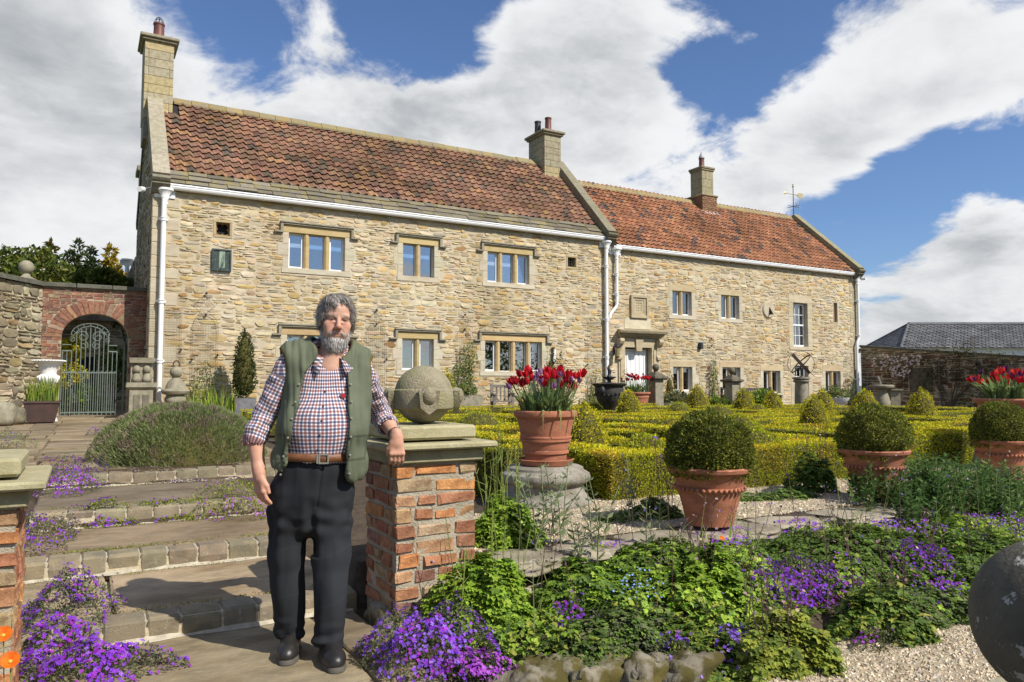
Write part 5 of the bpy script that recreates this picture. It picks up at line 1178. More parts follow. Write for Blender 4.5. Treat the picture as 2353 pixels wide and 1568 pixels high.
for i, (x, y, r, z) in enumerate(((5.2, 10.1, .42, .95), (11.0, 15.1, .3, .92), (4.95, 5.95, .26, .84), (13, 14.3, .33, .92), (12, 11.9, .38, .92), (14.5, 13.1, .3, .88), (7.32, 6.95, .36, .96), (6.35, 5.78, .33, .86))):
    topiary('box_dome', (x, y, .30), [(r*.85, .05), (r, .3), (r*.96, .42), (r*.75, (z-.3)*.82), (r*.4, (z-.3)*.96), (0, z-.3)], int(4400 if y < 9 else 2600), .025, BOXSIDE+[((.34, .28, .06), 1.2)], 'low rounded box dome rising above the parterre hedges', 'topiary', 'box domes of the parterre', .025)
# ================================================================ pots, statuary and furniture
MAT['greystone'] = M('pale_grey_pedestal', (.31, .285, .235), (.20, .18, .14), (.15, .125, .06), rough=.95, scale=7, bump=.5, bscale=60, attr=True)
MAT['darkiron'] = M('blackened_urn', (.055, .05, .042), (.03, .028, .025), (.10, .09, .06), rough=.75, scale=9, bump=.4, bscale=60)
def pot_profile(r, h, rb, lip=.035, wall=.025):
    return [(rb*.98, 0), (rb, .01), (rb+(r-rb)*.35, h*.42), (rb+(r-rb)*.55, h*.60), (rb+(r-rb)*.56+.010, h*.615), (rb+(r-rb)*.56+.010, h*.645), (rb+(r-rb)*.58, h*.66), (rb+(r-rb)*.74, h*.80), (r*.985, h-.045), (r+lip*.4, h-.035), (r+lip*.6, h-.012), (r+lip*.3, h), (r-wall, h-.004), (r-wall-.02, h-.05), (r-wall-.03, h-.06)]
def soil_disc(t, r, z): MB().lathe([(r, z-.02), (r*.7, z+.008), (0, z+.015)], (0, 0, 0), 20).build('soil', MAT['soil'], t, smooth=True)
BALLPAL = [((.17, .20, .03), 5), ((.12, .15, .024), 5), ((.28, .28, .035), 3.4), ((.08, .10, .02), 3), ((.36, .33, .05), 1.1), ((.22, .17, .06), .6)]
for i, (x, y, zb) in enumerate(((4.0, 4.08, .335), (6.27, 4.32, .345), (8.62, 4.42, .34))):
    lab = ('terracotta pot holding the box ball, standing nearest the brick pier on the low wall', 'terracotta pot holding a box ball on the middle of the low wall', 'terracotta pot with box ball beyond the leafy phlox clump')[i]
    t = thing('terracotta_pot', lab, 'pot', 'flared terracotta pots on the retaining wall', loc=(x, y, zb))
    MB().lathe(pot_profile(.285, .42, .168), (0, 0, 0), 48).build('pot', MAT['terra'], t, auto=30)
    rp = MB()      # crimped rope moulding
    zz = .42*.63; rr_ = .168+(.285-.168)*.57+.016
    for k in range(40):
        a = k*2*math.pi/40; rp.lathe([(.0, -.016), (.012, -.012), (.015, 0), (.009, .012), (0, .014)], (rr_*math.cos(a), rr_*math.sin(a), zz), 6)
    o = rp.build('crimped_band', MAT['terra'], t, smooth=True); o['kind'] = 'stuff'
    soil_disc(t, .25, .37)
    b = thing('box_ball', ('dense dark green box ball in the terracotta pot nearest the brick pier', 'clipped box ball in the middle terracotta pot on the low wall', 'clipped box ball in the pot beyond the phlox clump')[i], 'topiary', 'potted box balls', loc=(x, y, zb+.34))
    r = .305; zc = .17; hgt = (.30, .30, .30)[i]
    pr = [(r*math.cos(a)*.98, zc+hgt*math.sin(a)) for a in np.linspace(-.55, math.pi/2, 14)]
    MB().lathe([(q*.86, zc+(z-zc)*.88) for q, z in pr], (0, 0, 0), 24).build('inner_twigs', MAT['leafcore'], b, smooth=True)
    V, F, C = blob_leaves((x, y, 1), pr, 22000 if i == 0 else 15000, .019, BALLPAL, .026, seed=i*5., up=.2, sp=1.1); leaf_obj('foliage', V, F, C, b)['kind'] = 'stuff'
# ---------------------------------------------------------------- stone pedestal with the tulip pot
TP = np.array([3.56, 5.62]); 
pd = thing('stone_pedestal', 'weathered round moulded stone pedestal under the terracotta tulip pot', 'pedestal', loc=(*TP, .28))
MB().lathe([(.40, 0), (.405, .05), (.37, .10), (.345, .13), (.335, .17), (.335, .205), (.36, .215), (.385, .235), (.395, .265), (.385, .295), (.35, .315), (.335, .325), (.33, .345), (.30, .36), (0, .37)], (0, 0, 0), 48).build('base', MAT['greystone'] if 'greystone' in MAT else MAT['wallrock'], pd, auto=40)
t = thing('terracotta_pot', 'large terracotta pot and saucer full of red tulips on the stone pedestal', 'pot', loc=(*TP, .645))
MB().lathe([(.21, 0), (.225, .004), (.245, .04), (.25, .05), (.24, .055), (.225, .03), (.2, .02), (0, .02)], (0, 0, 0), 40).build('saucer', MAT['terra'], t, auto=35)
R_ = lambda z: .178+(.262-.178)*(z/.46)
MB().lathe([(.17, .022), (.178, .03), (.19, .10), (.205, .105), (.205, .125), (.196, .13), (.213, .205), (.228, .21), (.228, .225), (.221, .228), (.228, .235), (.228, .25), (.219, .255), (.250, .40), (.262, .41), (.278, .425), (.283, .445), (.278, .468), (.262, .476), (.245, .474), (.235, .44), (.23, .42)], (0, 0, 0), 56).build('pot', MAT['terra'], t, auto=30)
soil_disc(t, .235, .44)
TUL = [((.55, .012, .022), 5), ((.42, .008, .018), 4), ((.62, .04, .03), 2)]; TULP = [((.10, .02, .10), 3), ((.17, .03, .14), 2), ((.30, .12, .28), 1)]
def tulip_mesh(name, colr, open_=1., sz=.034):
    mb = MB()
    for k in range(6):
        a = k*math.pi/3+(.15 if k % 2 else 0); ri = .72 if k % 2 else 1.; V = []
        prof = [(.10, 0, .25), (.55, .30, .72), (.85, .85, .95), (.95*open_, 1.45, .75), (.98*open_**1.5, 1.95, .12)]
        for (r, z, w) in prof:
            for u in (-1, 0, 1):
                aa = a+u*w*.62; q = r*ri*(1 if u == 0 else .93); V.append((q*math.cos(aa)*sz, q*math.sin(aa)*sz, z*sz))
        F = [[i*3+j, i*3+j+1, (i+1)*3+j+1, (i+1)*3+j] for i in range(4) for j in range(2)]; mb.add(V, F, np.array(colr)*rng.normal(1, .12))
    me = mb.mesh(name, smooth=True); me.materials.append(MAT['petal']); return me
def strap_leaf(mb, base, az, L, W, lean, col, curl=1., seg=5):
    d = np.array([math.cos(az), math.sin(az), 0]); s = np.array([-d[1], d[0], 0]); V = []
    for i in range(seg+1):
        t_ = i/seg; out = lean*(t_**1.6)*L; zz = L*(t_-curl*.32*lean*t_**2.6); w = W*math.sin(math.pi*min(1, .18+.82*t_)**.8)*(1-.15*t_) if t_ < 1 else 0
        p = np.asarray(base)+d*out+np.array([0, 0, zz])
        V += [p-s*w/2+d*w*.12, p-d*w*.05, p+s*w/2+d*w*.12]
    F = [[i*3+j, i*3+j+1, (i+1)*3+j+1, (i+1)*3+j] for i in range(seg) for j in range(2)]; mb.add(V, F, col)
def tulips(c, r, n, hmin, hmax, label, nleaf, red=.72, scale=1.):
    t = thing('tulip_planting', label, 'flowers', loc=c); lm = MB(); GR = [((.17, .25, .08), 4), ((.24, .32, .11), 3), ((.11, .18, .07), 2), ((.38, .40, .16), 1.3)]
    for k in range(nleaf):
        a = rng.uniform(0, 6.28); q = r*math.sqrt(rng.random())*.9; strap_leaf(lm, (q*math.cos(a), q*math.sin(a), 0), a+rng.normal(0, .5), rng.uniform(.16, .32)*scale, rng.uniform(.024, .05)*scale, rng.uniform(.2, .95), pal(GR, 1)[0], rng.uniform(.6, 1.8))
    o = lm.build('leaves', MAT['leaf'], t, smooth=True); o['kind'] = 'stuff'
    ms = [tulip_mesh('tulip', pal(TUL, 1)[0], op) for op in (.8, 1.15, 1.35, 1.0)]; mp = [tulip_mesh('tulip', pal(TULP, 1)[0], op, .026) for op in (.9, 1.2)]
    for k in range(n):
        a = rng.uniform(0, 6.28); q = r*math.sqrt(rng.random()); h = rng.uniform(hmin, hmax); p = np.array([q*math.cos(a), q*math.sin(a), 0]); e = p*1.5+np.array([0, 0, h*(1-.18*(q/r)**2)])
        isr = rng.random() < red; me = ms[k % 4] if isr else mp[k % 2]
        s_ = MB().tube([p, p*.9+(e-p)*.5, e], .0035*scale, 5, (.14, .22, .07)).build('stem', MAT['stem'], t)
        o = bpy.data.objects.new('tulip', me); COL.objects.link(o); o.parent = t; o.location = e; o.scale = [scale*rng.uniform(.9, 1.25)]*3; o.rotation_euler = (rng.normal(0, .25), rng.normal(0, .25), rng.uniform(0, 6))
    return t
tulips((*TP, 1.08), .22, 58, .24, .40, 'dense bunch of red and purple tulips in the pedestal pot', 170)
# drooping withered leaves over the rim
dl = MB()
for a in (-2.2, -1.7, -1.2, -.6):
    p0 = np.array([.25*math.cos(a), .25*math.sin(a), .475]); d = np.array([math.cos(a), math.sin(a), 0]); s = np.array([-d[1], d[0], 0]); V = []
    for t_ in np.linspace(0, 1, 6): p = p0+d*(.05*math.sin(t_*2.4)+.01)+np.array([0, 0, .03*math.sin(t_*3)-.16*t_*t_]); w = .012*(1-t_*.7); V += [p-s*w, p+s*w]
    dl.add(V, [[2*i, 2*i+1, 2*i+3, 2*i+2] for i in range(5)], (.34, .33, .12))
dl.build('drooping_leaves', MAT['leaf'], t)['kind'] = 'stuff'
# tulip pot by the front door, and the big one on the right
def simple_pot(c, r, h, rb, label, band=2):
    t = thing('terracotta_pot', label, 'pot', loc=c); pr = [(rb, 0)]
    for z in np.linspace(.06, .9, 14):
        q = rb+(r-rb)*z; pr.append((q+(.02 if abs(z-.28) < .04 or abs(z-.75) < .04 else 0), z*h))
    pr += [(r*1.08, h*.92), (r*1.1, h*.97), (r*1.06, h), (r*.93, h), (r*.9, h*.93)]; MB().lathe(pr, (0, 0, 0), 36).build('pot', MAT['terra'], t, auto=30); soil_disc(t, r*.92, h*.95); return t
simple_pot((15.75, 19.3, .40), .42, .72, .30, 'terracotta tulip pot with swags beside the front door')
tulips((15.75, 19.3, 1.1), .36, 40, .38, .58, 'dark pink tulips in the pot beside the front door', 90, .6, 1.35)
BPq = atZ(2325, 985, .55); bpx = np.array([10.0, 5.0])
simple_pot((*bpx, .60), .38, .58, .27, 'big terracotta tulip pot behind the last box ball pot'); tulips((*bpx, 1.16), .31, 46, .20, .36, 'red and purple tulips in the big pot behind the last box ball', 120, .62, 1.15)
MB_ = thing('stone_pedestal', 'round stone block under the big tulip pot at the terrace edge', 'pedestal', loc=(*bpx, .28)); MB().lathe([(.42, 0), (.44, .1), (.4, .3), (.34, .345), (0, .35)], (0, 0, 0), 32).build('base', MAT['wallrock'], MB_, auto=40)
# ---------------------------------------------------------------- things by the gate
def loft_box(mb, c, z0, z1, a0, b0, a1, b1, col=(1, 1, 1)):
    V = [(c[0]+sx*(a0, a1)[k], c[1]+sy*(b0, b1)[k], (z0, z1)[k]) for k in (0, 1) for sx, sy in ((-1, -1), (1, -1), (1, 1), (-1, 1))]
    mb.add(V, [[0, 1, 5, 4], [1, 2, 6, 5], [2, 3, 7, 6], [3, 0, 4, 7], [4, 5, 6, 7], [3, 2, 1, 0]], col)
u = thing('garden_urn', 'white painted fluted iron urn on tall pedestal beside the gate', 'urn', loc=(-.66, 19.4, .56))
m = MB(); loft_box(m, (0, 0), 0, .12, .24, .24, .19, .19); loft_box(m, (0, 0), .12, .52, .15, .15, .14, .14); loft_box(m, (0, 0), .52, .58, .15, .15, .20, .20); loft_box(m, (0, 0), .58, .64, .20, .20, .19, .19); m.build('pedestal', MAT['whitecast'], u)
MB().lathe([(.15, .64), (.15, .67), (.09, .70), (.07, .76), (.10, .80), (.10, .83), (.07, .85), (.09, .89), (.19, .94), (.235, 1.02), (.23, 1.10), (.18, 1.14), (.185, 1.19), (.22, 1.32), (.30, 1.42), (.36, 1.44), (.38, 1.47), (.34, 1.49), (.22, 1.46), (.1, 1.40)], (0, 0, 0), 32).build('bowl', MAT['whitecast'], u, auto=40)
fl_ = MB()
for k in range(18):
    a = k*2*math.pi/18; fl_.tube([(q*math.cos(a), q*math.sin(a), z) for q, z in ((.12, .90), (.195, .945), (.24, 1.02), (.235, 1.10))], .022, 6)
for k in range(30):
    a = k*2*math.pi/30; fl_.lathe([(0, -.02), (.03, 0), (0, .02)], (.37*math.cos(a), .37*math.sin(a), 1.465), 6)
o = fl_.build('fluting', MAT['whitecast'], u, smooth=True); o['kind'] = 'stuff'
u.scale = (.86, .86, .90)
b = thing('box_planter', 'square brown planter of green iris blades in front of the white urn', 'planter', loc=(-.72, 18.35, .56)); MAT['brownplastic'] = M('brown_planter', (.085, .05, .042), (.065, .042, .036), rough=.6, scale=6, bump=.1)
m = MB(); loft_box(m, (0, 0), .03, .42, .24, .24, .31, .31); loft_box(m, (0, 0), .42, .46, .33, .33, .33, .33); m.build('box', MAT['brownplastic'], b); MB().box((-.2, -.2, -.0), (.2, .2, .03)).build('foot', MAT['brownplastic'], b)
ir = thing('iris_clump', 'upright green iris blades growing in the brown planter', 'plant', loc=(-.72, 18.35, 1.0)); m = MB()
for k in range(150):
    p = (rng.uniform(-.27, .27), rng.uniform(-.27, .27), 0); strap_leaf(m, p, rng.uniform(0, 6.28), rng.uniform(.3, .62), .025, rng.uniform(.05, .3), pal([((.22, .30, .04), 3), ((.14, .22, .035), 3), ((.32, .36, .06), 2)], 1)[0], .5, 3)
m.build('blades', MAT['leaf'], ir)['kind'] = 'stuff'
MAT['bench_stone'] = MAT['oldstone']
sb = thing('stone_fragments', 'rough carved stone blocks piled against the garden wall', 'stones')
rock('block', (-1.5, 17.6, .78), (.4, .35, .26), sb, 'oldstone', 71, 3, (1, 1, 1), .1); rock('block', (-1.75, 17.8, 1.2), (.34, .3, .2), sb, 'oldstone', 72, 3, (1, 1, 1), .12); rock('block', (-1.25, 18.1, .72), (.28, .3, .2), sb, 'darkstone', 73, 3, (1.3, 1.3, 1.2), .1)
rock('block', (-2.0, 17.4, .8), (.3, .35, .45), sb, 'oldstone', 74, 3, (1, 1, 1), .12)
# carved figure pedestal and the stacked finial next to the downpipe
cp = thing('carved_pedestal', 'stone pedestal with carved twin figures between the gate and downpipe', 'pedestal', loc=(1.22, 20.1, .5)); m = MB()
loft_box(m, (0, 0), 0, .75, .26, .22, .25, .21); m.build('shaft', MAT['oldstone'], cp)
m = MB(); 
for dx in (-.1, .1): m.box((dx-.07, -.232, .12), (dx+.07, -.215, .62), (.6, .6, .6), bev=.005)
m.build('flutes', MAT['oldstone'], cp); m = MB(); loft_box(m, (0, 0), .75, .80, .27, .23, .33, .28); loft_box(m, (0, 0), .80, .91, .33, .28, .32, .27); m.build('cornice', MAT['oldstone'], cp)
m = MB(); loft_box(m, (0, .03), .91, 1.38, .24, .14, .23, .13); loft_box(m, (0, 0), 1.38, 1.50, .26, .2, .28, .22); m.build('carved_block', MAT['darkstone2'] if 'darkstone2' in MAT else MAT['oldstone'], cp)
for dx in (-.11, .11):
    m = MB().lathe([(0, 1.12), (.075, 1.16), (.085, 1.22), (.07, 1.29), (0, 1.33)], (dx, -.12, 0), 14).lathe([(.10, .92), (.10, 1.0), (.075, 1.08), (.05, 1.13)], (dx, -.11, 0), 14); m.build('figure', MAT['oldstone'], cp, smooth=True)
fs = thing('stone_finial', 'stacked stone finial with ball and rusty ring beside the white downpipe', 'finial', loc=(1.98, 20.0, .5)); m = MB()
m.lathe([(.22, 0), (.22, .40), (.24, .42), (.25, .50), (.22, .58), (.2, .60), (.30, .64), (.33, .70), (.31, .74), (.24, .76), (.23, .80), (.19, .92), (.12, .99), (.09, 1.02), (.1, 1.04)], (0, 0, 0), 20).build('base', MAT['oldstone'], fs, auto=40)
MB().lathe([(.145*math.cos(a), .145*math.sin(a)+1.16) for a in np.linspace(-math.pi/2, math.pi/2, 13)], (0, 0, 0), 20).build('ball', MAT['oldstone'], fs, smooth=True)
MB().tube([(.07*math.cos(a), 0, 1.35+.09*math.sin(a)) for a in np.linspace(-.6, 3.7, 14)], .016, 6).build('ring', MAT['rust'], fs)
# ---------------------------------------------------------------- parterre ornaments
iu = thing('iron_urn', 'dark weathered cast urn with swags standing among the hedges', 'urn', loc=(11.0, 14.5, .30)); m = MB()
loft_box(m, (0, 0), 0, .16, .36, .36, .34, .34); m.lathe([(.33, .16), (.32, .20), (.20, .26), (.13, .34), (.12, .40), (.15, .42), (.12, .45), (.16, .52), (.28, .66), (.34, .82), (.35, .95), (.33, 1.0), (.40, 1.04), (.42, 1.08), (.36, 1.1), (.2, 1.06)], (0, 0, 0), 28); m.build('bowl', MAT['darkiron'] if 'darkiron' in MAT else MAT['iron'], iu, auto=40)
m = MB()
for k in range(22): a = k*2*math.pi/22; m.lathe([(0, -.03), (.035, 0), (0, .03)], (.35*math.cos(a), .35*math.sin(a), .86-.05*abs(math.sin(a*2))), 6)
for a in (.5, 3.64): m.lathe([(0, -.1), (.06, -.06), (.07, .02), (.04, .09), (0, .12)], (.38*math.cos(a), .38*math.sin(a), .92), 8)
m.build('swags', MAT['iron'], iu, smooth=True)['kind'] = 'stuff'
m = MB().lathe([(.15, 1.06), (.14, 1.10), (.05, 1.12), (.05, 1.17), (.16, 1.22), (.17, 1.25), (.06, 1.24), (.04, 1.30)], (0, 0, 0), 16); m.tube([(0, 0, 1.28), (.02, 0, 1.38), (-.02, 0, 1.46), (.03, 0, 1.56)], [.035, .05, .035, .02], 8); m.build('fountain_figure', MAT['iron'], iu, auto=40)
def ball_pier(c, label, h=1.0):
    t = thing('stone_pier', label, 'pier', loc=c); m = MB(); loft_box(m, (0, 0), 0, h, .17, .17, .17, .17); m.build('shaft', MAT['oldstone'], t)
    m = MB(); loft_box(m, (0, 0), h, h+.05, .2, .2, .30, .30); loft_box(m, (0, 0), h+.05, h+.11, .30, .30, .29, .29); loft_box(m, (0, 0), h+.11, h+.26, .24, .24, .10, .10); m.lathe([(.07, h+.25), (.06, h+.30), (.08, h+.32)], (0, 0, 0), 12); m.build('cap', MAT['darkstone'], t)
    MB().lathe([(.12*math.cos(a), .12*math.sin(a)+h+.42) for a in np.linspace(-math.pi/2, math.pi/2, 11)], (0, 0, 0), 16).build('ball', MAT['darkstone'], t, smooth=True)
ball_pier((16.5, 19.2, .40), 'square stone pier with ball beside the front door tulip pot', 1.12); ball_pier((20.1, 19.3, .34), 'square stone pier with ball in front of a ground floor window', 1.10)
# armillary sphere
am = thing('armillary_sphere', 'iron armillary sphere sundial on round stone column before the garden door', 'sundial', loc=(20.8, 16.9, .28)); m = MB().lathe([(.30, 0), (.30, .08), (.235, .12), (.215, .95), (.20, 1.15), (.25, 1.17), (.27, 1.21), (.23, 1.25), (.29, 1.28), (.29, 1.33), (0, 1.34)], (0, 0, 0), 24); m.build('column', MAT['oldstone'], am, auto=40)
def tring(c, r, Mx, w=.018, wide=.05, mat='rust2', name='ring'):
    V = []; n = 40
    for i in range(n):
        a = i*2*math.pi/n
        for (rr, hh) in ((r-w/2, -wide/2), (r+w/2, -wide/2), (r+w/2, wide/2), (r-w/2, wide/2)): V.append((rr*math.cos(a), rr*math.sin(a), hh))
    V = np.array(V)@np.array(Mx.to_3x3()).T+np.asarray(c); F = [[i*4+j, i*4+(j+1) % 4, ((i+1) % n)*4+(j+1) % 4, ((i+1) % n)*4+j] for i in range(n) for j in range(4)]
    return V, F
MAT['rust2'] = M('brown_iron', (.075, .05, .038), (.12, .08, .06), rough=.7, scale=20, bump=.2)
cen = (0, 0, 1.78); face = Matrix.Rotation(-PSI-.25, 4, 'Z')
for Mx, wd, rr in ((face @ Matrix.Rotation(math.pi/2, 4, 'X'), .04, .42), (face @ Matrix.Rotation(R(50), 4, 'Y') @ Matrix.Rotation(.1, 4, 'X'), .10, .40), (face @ Matrix.Rotation(R(-45), 4, 'Y') @ Matrix.Rotation(.12, 4, 'X'), .04, .40)):
    V, F = tring(cen, rr, Mx, .014, wd); MB().add(V, F).build('ring', MAT['rust2'], am)
d = np.array(face.to_3x3() @ Vector((.62, 0, -.62)))*.68; MB().tube([np.array(cen)-d, np.array(cen)+d], .012, 6).build('arrow', MAT['rust2'], am)
MB().tube([(0, 0, 1.33), (0, 0, 1.37)], .05, 10).build('mount', MAT['rust2'], am)
# baluster sundial
sd = thing('baluster_sundial', 'stone baluster sundial with slanting gnomon near the shaded wall', 'sundial', loc=(25.4, 17.1, .26)); MB().lathe([(.30, 0), (.30, .1), (.2, .16), (.27, .34), (.28, .48), (.22, .68), (.17, .86), (.18, .92), (.26, .98), (.40, 1.0), (.42, 1.06), (.40, 1.1), (0, 1.11)], (0, 0, 0), 24).build('baluster', MAT['oldstone'], sd, auto=40)
MB().tube([(-.02, 0, 1.1), (-.2, 0, 1.42)], .02, 6).build('gnomon', MAT['lead'], sd); MB().lathe([(.22, 0), (.22, .9), (.34, .95), (.34, 1.0), (0, 1.0)], (.45, -.2, -.05), 4).build('side_block', MAT['oldstone'], sd)
# white pedestal bowl, white basin
def bowl(c, r, h, label, mat='whitecast', stem=True):
    t = thing('planter_bowl', label, 'planter', loc=c); pr = [(.20, 0), (.20, .04), (.09, .10), (.07, h*.45), (.10, h*.5), (r*.6, h*.6), (r*.9, h*.85), (r, h), (r*.93, h), (r*.8, h*.86)] if stem else [(r*.75, 0), (r*.9, h*.5), (r, h*.9), (r*1.05, h), (r*.95, h), (r*.9, h*.8)]
    MB().lathe(pr, (0, 0, 0), 24).build('bowl', MAT[mat], t, auto=40); MB().lathe([(r*.9, h*.85), (0, h*.92)], (0, 0, 0), 18).build('soil', MAT['soil'], t); return t
bowl((22.6, 17.0, .30), .50, .62, 'white pedestal bowl planter beside the armillary column'); bowl((17.55, 19.4, .40), .55, .36, 'wide white basin planter between the door piers', stem=False)
bowl((20.1, 17.9, .32), .2, .3, 'small terracotta pot of leafy shrub near the armillary column', 'terra', False); bowl((14.3, 19.8, .42), .5, .25, 'shallow terracotta bowl at the wall below the downpipe', 'terra', False); bowl((18.9, 18.8, .34), .3, .28, 'low terracotta pot of agave beside the stone pier', 'terra', False)
# stone trough and grey pot
tr = thing('stone_trough', 'rectangular stone trough planter against the house wall', 'trough', loc=(9.9, 20.2, .5)); m = MB(); loft_box(m, (0, 0), 0, .55, .44, .3, .50, .34, np.ones(3)*1.05); m.build('trough', MAT['oldstone'], tr); MB().box((-.44, -.28, .552), (.44, .28, .56)).build('soil', MAT['soil'], tr)
gp_ = thing('lead_planter', 'grey square planter holding the slim dark yew', 'planter', loc=(3.55, 19.9, .52)); MAT['zinc'] = M('dull_zinc', (.20, .20, .20), (.14, .14, .14), rough=.6, scale=8, bump=.1); m = MB(); loft_box(m, (0, 0), 0, .5, .22, .22, .27, .27); m.build('box', MAT['zinc'], gp_); MB().box((-.25, -.25, .501), (.25, .25, .51)).build('soil', MAT['soil'], gp_)
def bench(c, L, rz, label, arms=True, mat='timber'):
    t = thing('bench', label, 'bench', loc=c); t.rotation_euler.z = rz
    for i in range(4): MB().box((-L/2, -.25+i*.12, .42), (L/2, -.15+i*.12, .45)).build('seat_slat', MAT[mat], t)
    n = int(L/.11)
    for i in range(n): x = -L/2+.06+(L-.12)*i/(n-1); MB().box((x-.025, .225, .46), (x+.025, .245, .86)).build('back_slat', MAT[mat], t)
    MB().box((-L/2, .215, .86), (L/2, .26, .94)).build('top_rail', MAT[mat], t)
    for sx in (-1, 1):
        x = sx*(L/2-.03)
        MB().box((x-.035, .2, 0), (x+.035, .27, .98)).build('leg', MAT[mat], t); MB().box((x-.035, -.27, 0), (x+.035, -.2, .64)).build('leg', MAT[mat], t); MB().box((x-.045, -.32, .641), (x+.045, .199, .68)).build('armrest', MAT[mat], t)
    return t
MAT['dkwood'] = M('dark_bench_wood', (.085, .07, .06), (.05, .042, .036), rough=.8, scale=6, bump=.2)
bench((21.5, 19.7, .30), 2.6, 0, 'long dark slatted wooden bench under the lower range windows', mat='dkwood'); bench((11.05, 19.9, .42), .62, R(-18), 'grey weathered slatted wooden armchair against the wall')
# ---------------------------------------------------------------- wall lamps, dial, cameras
wl = thing('wall_lantern', 'black wall lantern beside the front door surround', 'lantern', loc=(15.98, D-.03, 2.35)); m = MB().box((-.03, -.02, .05), (.03, .03, .35)); m.tube([(0, 0, .3), (0, -.18, .42), (0, -.2, .36)], .014, 6); m.lathe([(.10, .33), (.13, .30), (.03, .40), (0, .42)], (0, -.2, 0), 8); m.lathe([(.075, -.02), (.05, -.05), (0, -.07)], (0, -.2, 0), 8); m.build('bracket', MAT['iron'], wl)
MAT['lampglass'] = M('amber_lamp_glass', (.30, .24, .13), rough=.15, bump=0, spec=.6); MB().lathe([(.07, -.02), (.10, .30)], (0, -.2, 0), 8).build('glass', MAT['lampglass'], wl)
w2 = thing('wall_light', 'slim black and white tubular wall light beside the four light window', 'lamp', loc=(13.46, D-.03, 2.32)); MB().box((-.04, -.03, -.28), (.04, .03, .28)).build('back_plate', MAT['iron'], w2); MB().tube([(0, -.07, -.2), (0, -.07, .2)], .045, 10).build('tube', MAT['white'], w2)
w3 = thing('floodlight', 'small black floodlight on the lower range wall', 'lamp', loc=(20.0, D-.03, 2.82)); MB().box((-.07, -.12, -.12), (.07, .03, .12), bev=.02).build('body', MAT['iron'], w3)
sc1 = thing('security_camera', 'white security camera at the eaves corner by the gable', 'camera', loc=(1.2, D-.05, 6.28)); MB().tube([(-.02, -.05, -.02), (-.12, -.28, -.08)], .065, 12).build('body', MAT['white'], sc1); MB().tube([(0, 0, 0), (.25, .05, .12)], .02, 6).build('arm', MAT['white'], sc1)
sc2 = thing('security_camera', 'small white camera beyond the far corner gutter', 'camera', loc=(29.5, D-.1, 6.0)); MB().tube([(0, 0, 0), (.05, -.2, 0)], .06, 10).build('body', MAT['white'], sc2)
dial = thing('wall_sundial', 'square verdigris bronze sundial plaque under the quatrefoil opening', 'sundial', loc=(3.08, D-.03, 4.63)); MAT['verd'] = M('verdigris_bronze', (.045, .065, .058), (.03, .04, .04), (.22, .32, .22), rough=.7, scale=8, bump=.2, stretch=(2.5, 1, .5), contrast=(.4, .6))
MAT['verd2'] = M('verdigris_streak', (.30, .38, .26), (.10, .14, .12), rough=.8, scale=9, bump=.1, stretch=(3, 1, .4))
m = MB(); frame_bars(m, -.24, .24, -.29, .29, -.05, .04, .08); m.build('frame', MAT['verd'], dial); MB().box((-.2, -.025, -.25), (.2, .03, .25)).build('plate', MAT['verd'], dial); MB().box((-.06, -.029, -.20), (.08, -.024, .25)).build('streaked_band', MAT['verd2'], dial)
MB().tube([(.03, -.03, -.05), (.0, -.16, -.2)], .012, 5).build('gnomon', MAT['verd'], dial)
# wire trellis panels fixed to the wall
MAT['wire'] = M('grey_wire', (.16, .15, .13), rough=.6, bump=0, metal=.3)
def trellis(x, z0, w, h, label, arch=True, head=.3):
    t = thing('wire_trellis', label, 'trellis', 'wire trellises on the house wall', loc=(x, D-.07, z0)); m = MB(); y = 0
    top = lambda u: h-(w/2 if arch else 0)+(math.sqrt(max(0, (w/2)**2-u*u))*1.2 if arch else 0)
    for u in np.linspace(-w/2, w/2, int(w/.06)+1): m.tube([(u, y, 0), (u, y, max(top(u), .1))], .0018, 4, caps=False)
    for zz in np.arange(0, h, .06):
        uu = w/2 if not arch or zz < h-w/2 else math.sqrt(max(0, (w/2)**2-((zz-h+w/2)/1.2)**2))
        if uu > .03: m.tube([(-uu, y, zz), (uu, y, zz)], .0018, 4, caps=False)
    o = m.build('mesh', MAT['wire'], t); o['kind'] = 'stuff'
    rim = [(-w/2, y, 0)]+[(u, y, top(u)) for u in np.linspace(-w/2, w/2, 13)]+[(w/2, y, 0)]; MB().tube(rim, .004, 5).build('rim', MAT['wire'], t)
    if head:
        m = MB(); zc = h+head*1.15
        for k in range(7): u = -head+head*k/3; e = head-abs(u); m.tube([(u, y, zc-e), (u, y, zc+e)], .0018, 4); m.tube([(-e, y, zc+u), (e, y, zc+u)], .0018, 4)
        m.tube([(-head, y, zc), (0, y, zc+head), (head, y, zc), (0, y, zc-head), (-head, y, zc)], .004, 5); m.build('diamond', MAT['wire'], t)['kind'] = 'stuff'
    for (u, zz) in ((-w/2, h*.55), (w/2, h*.6), (0, h+.02), (0, h+head*2.15)) if head else ((-w/2, h*.5), (w/2, h*.5)): MB().lathe([(0, -.04), (.04, 0), (0, .04)], (u, 0, zz), 8).build('fixing', MAT['iron'], t)
trellis(2.72, .6, .62, 2.55, 'arched wire trellis with diamond top beside the white downpipe', head=.27); trellis(7.35, .6, .62, 2.5, 'arched wire trellis behind the man between two windows', head=.2); trellis(10.2, .6, .62, 2.45, 'arched wire trellis above the stone trough', head=.22)
trellis(1.75, 1.2, .8, 2.1, 'square wire mesh panel behind the corner downpipe', False, 0); trellis(15.2, .6, .75, 2.9, 'square wire mesh panel beside the central downpipe', False, 0); trellis(20.55, .5, .4, 2.3, 'narrow wire trellis between the lower range windows', head=.14); trellis(28.55, .4, .5, 2.2, 'arched wire trellis at the far end of the house', head=0)
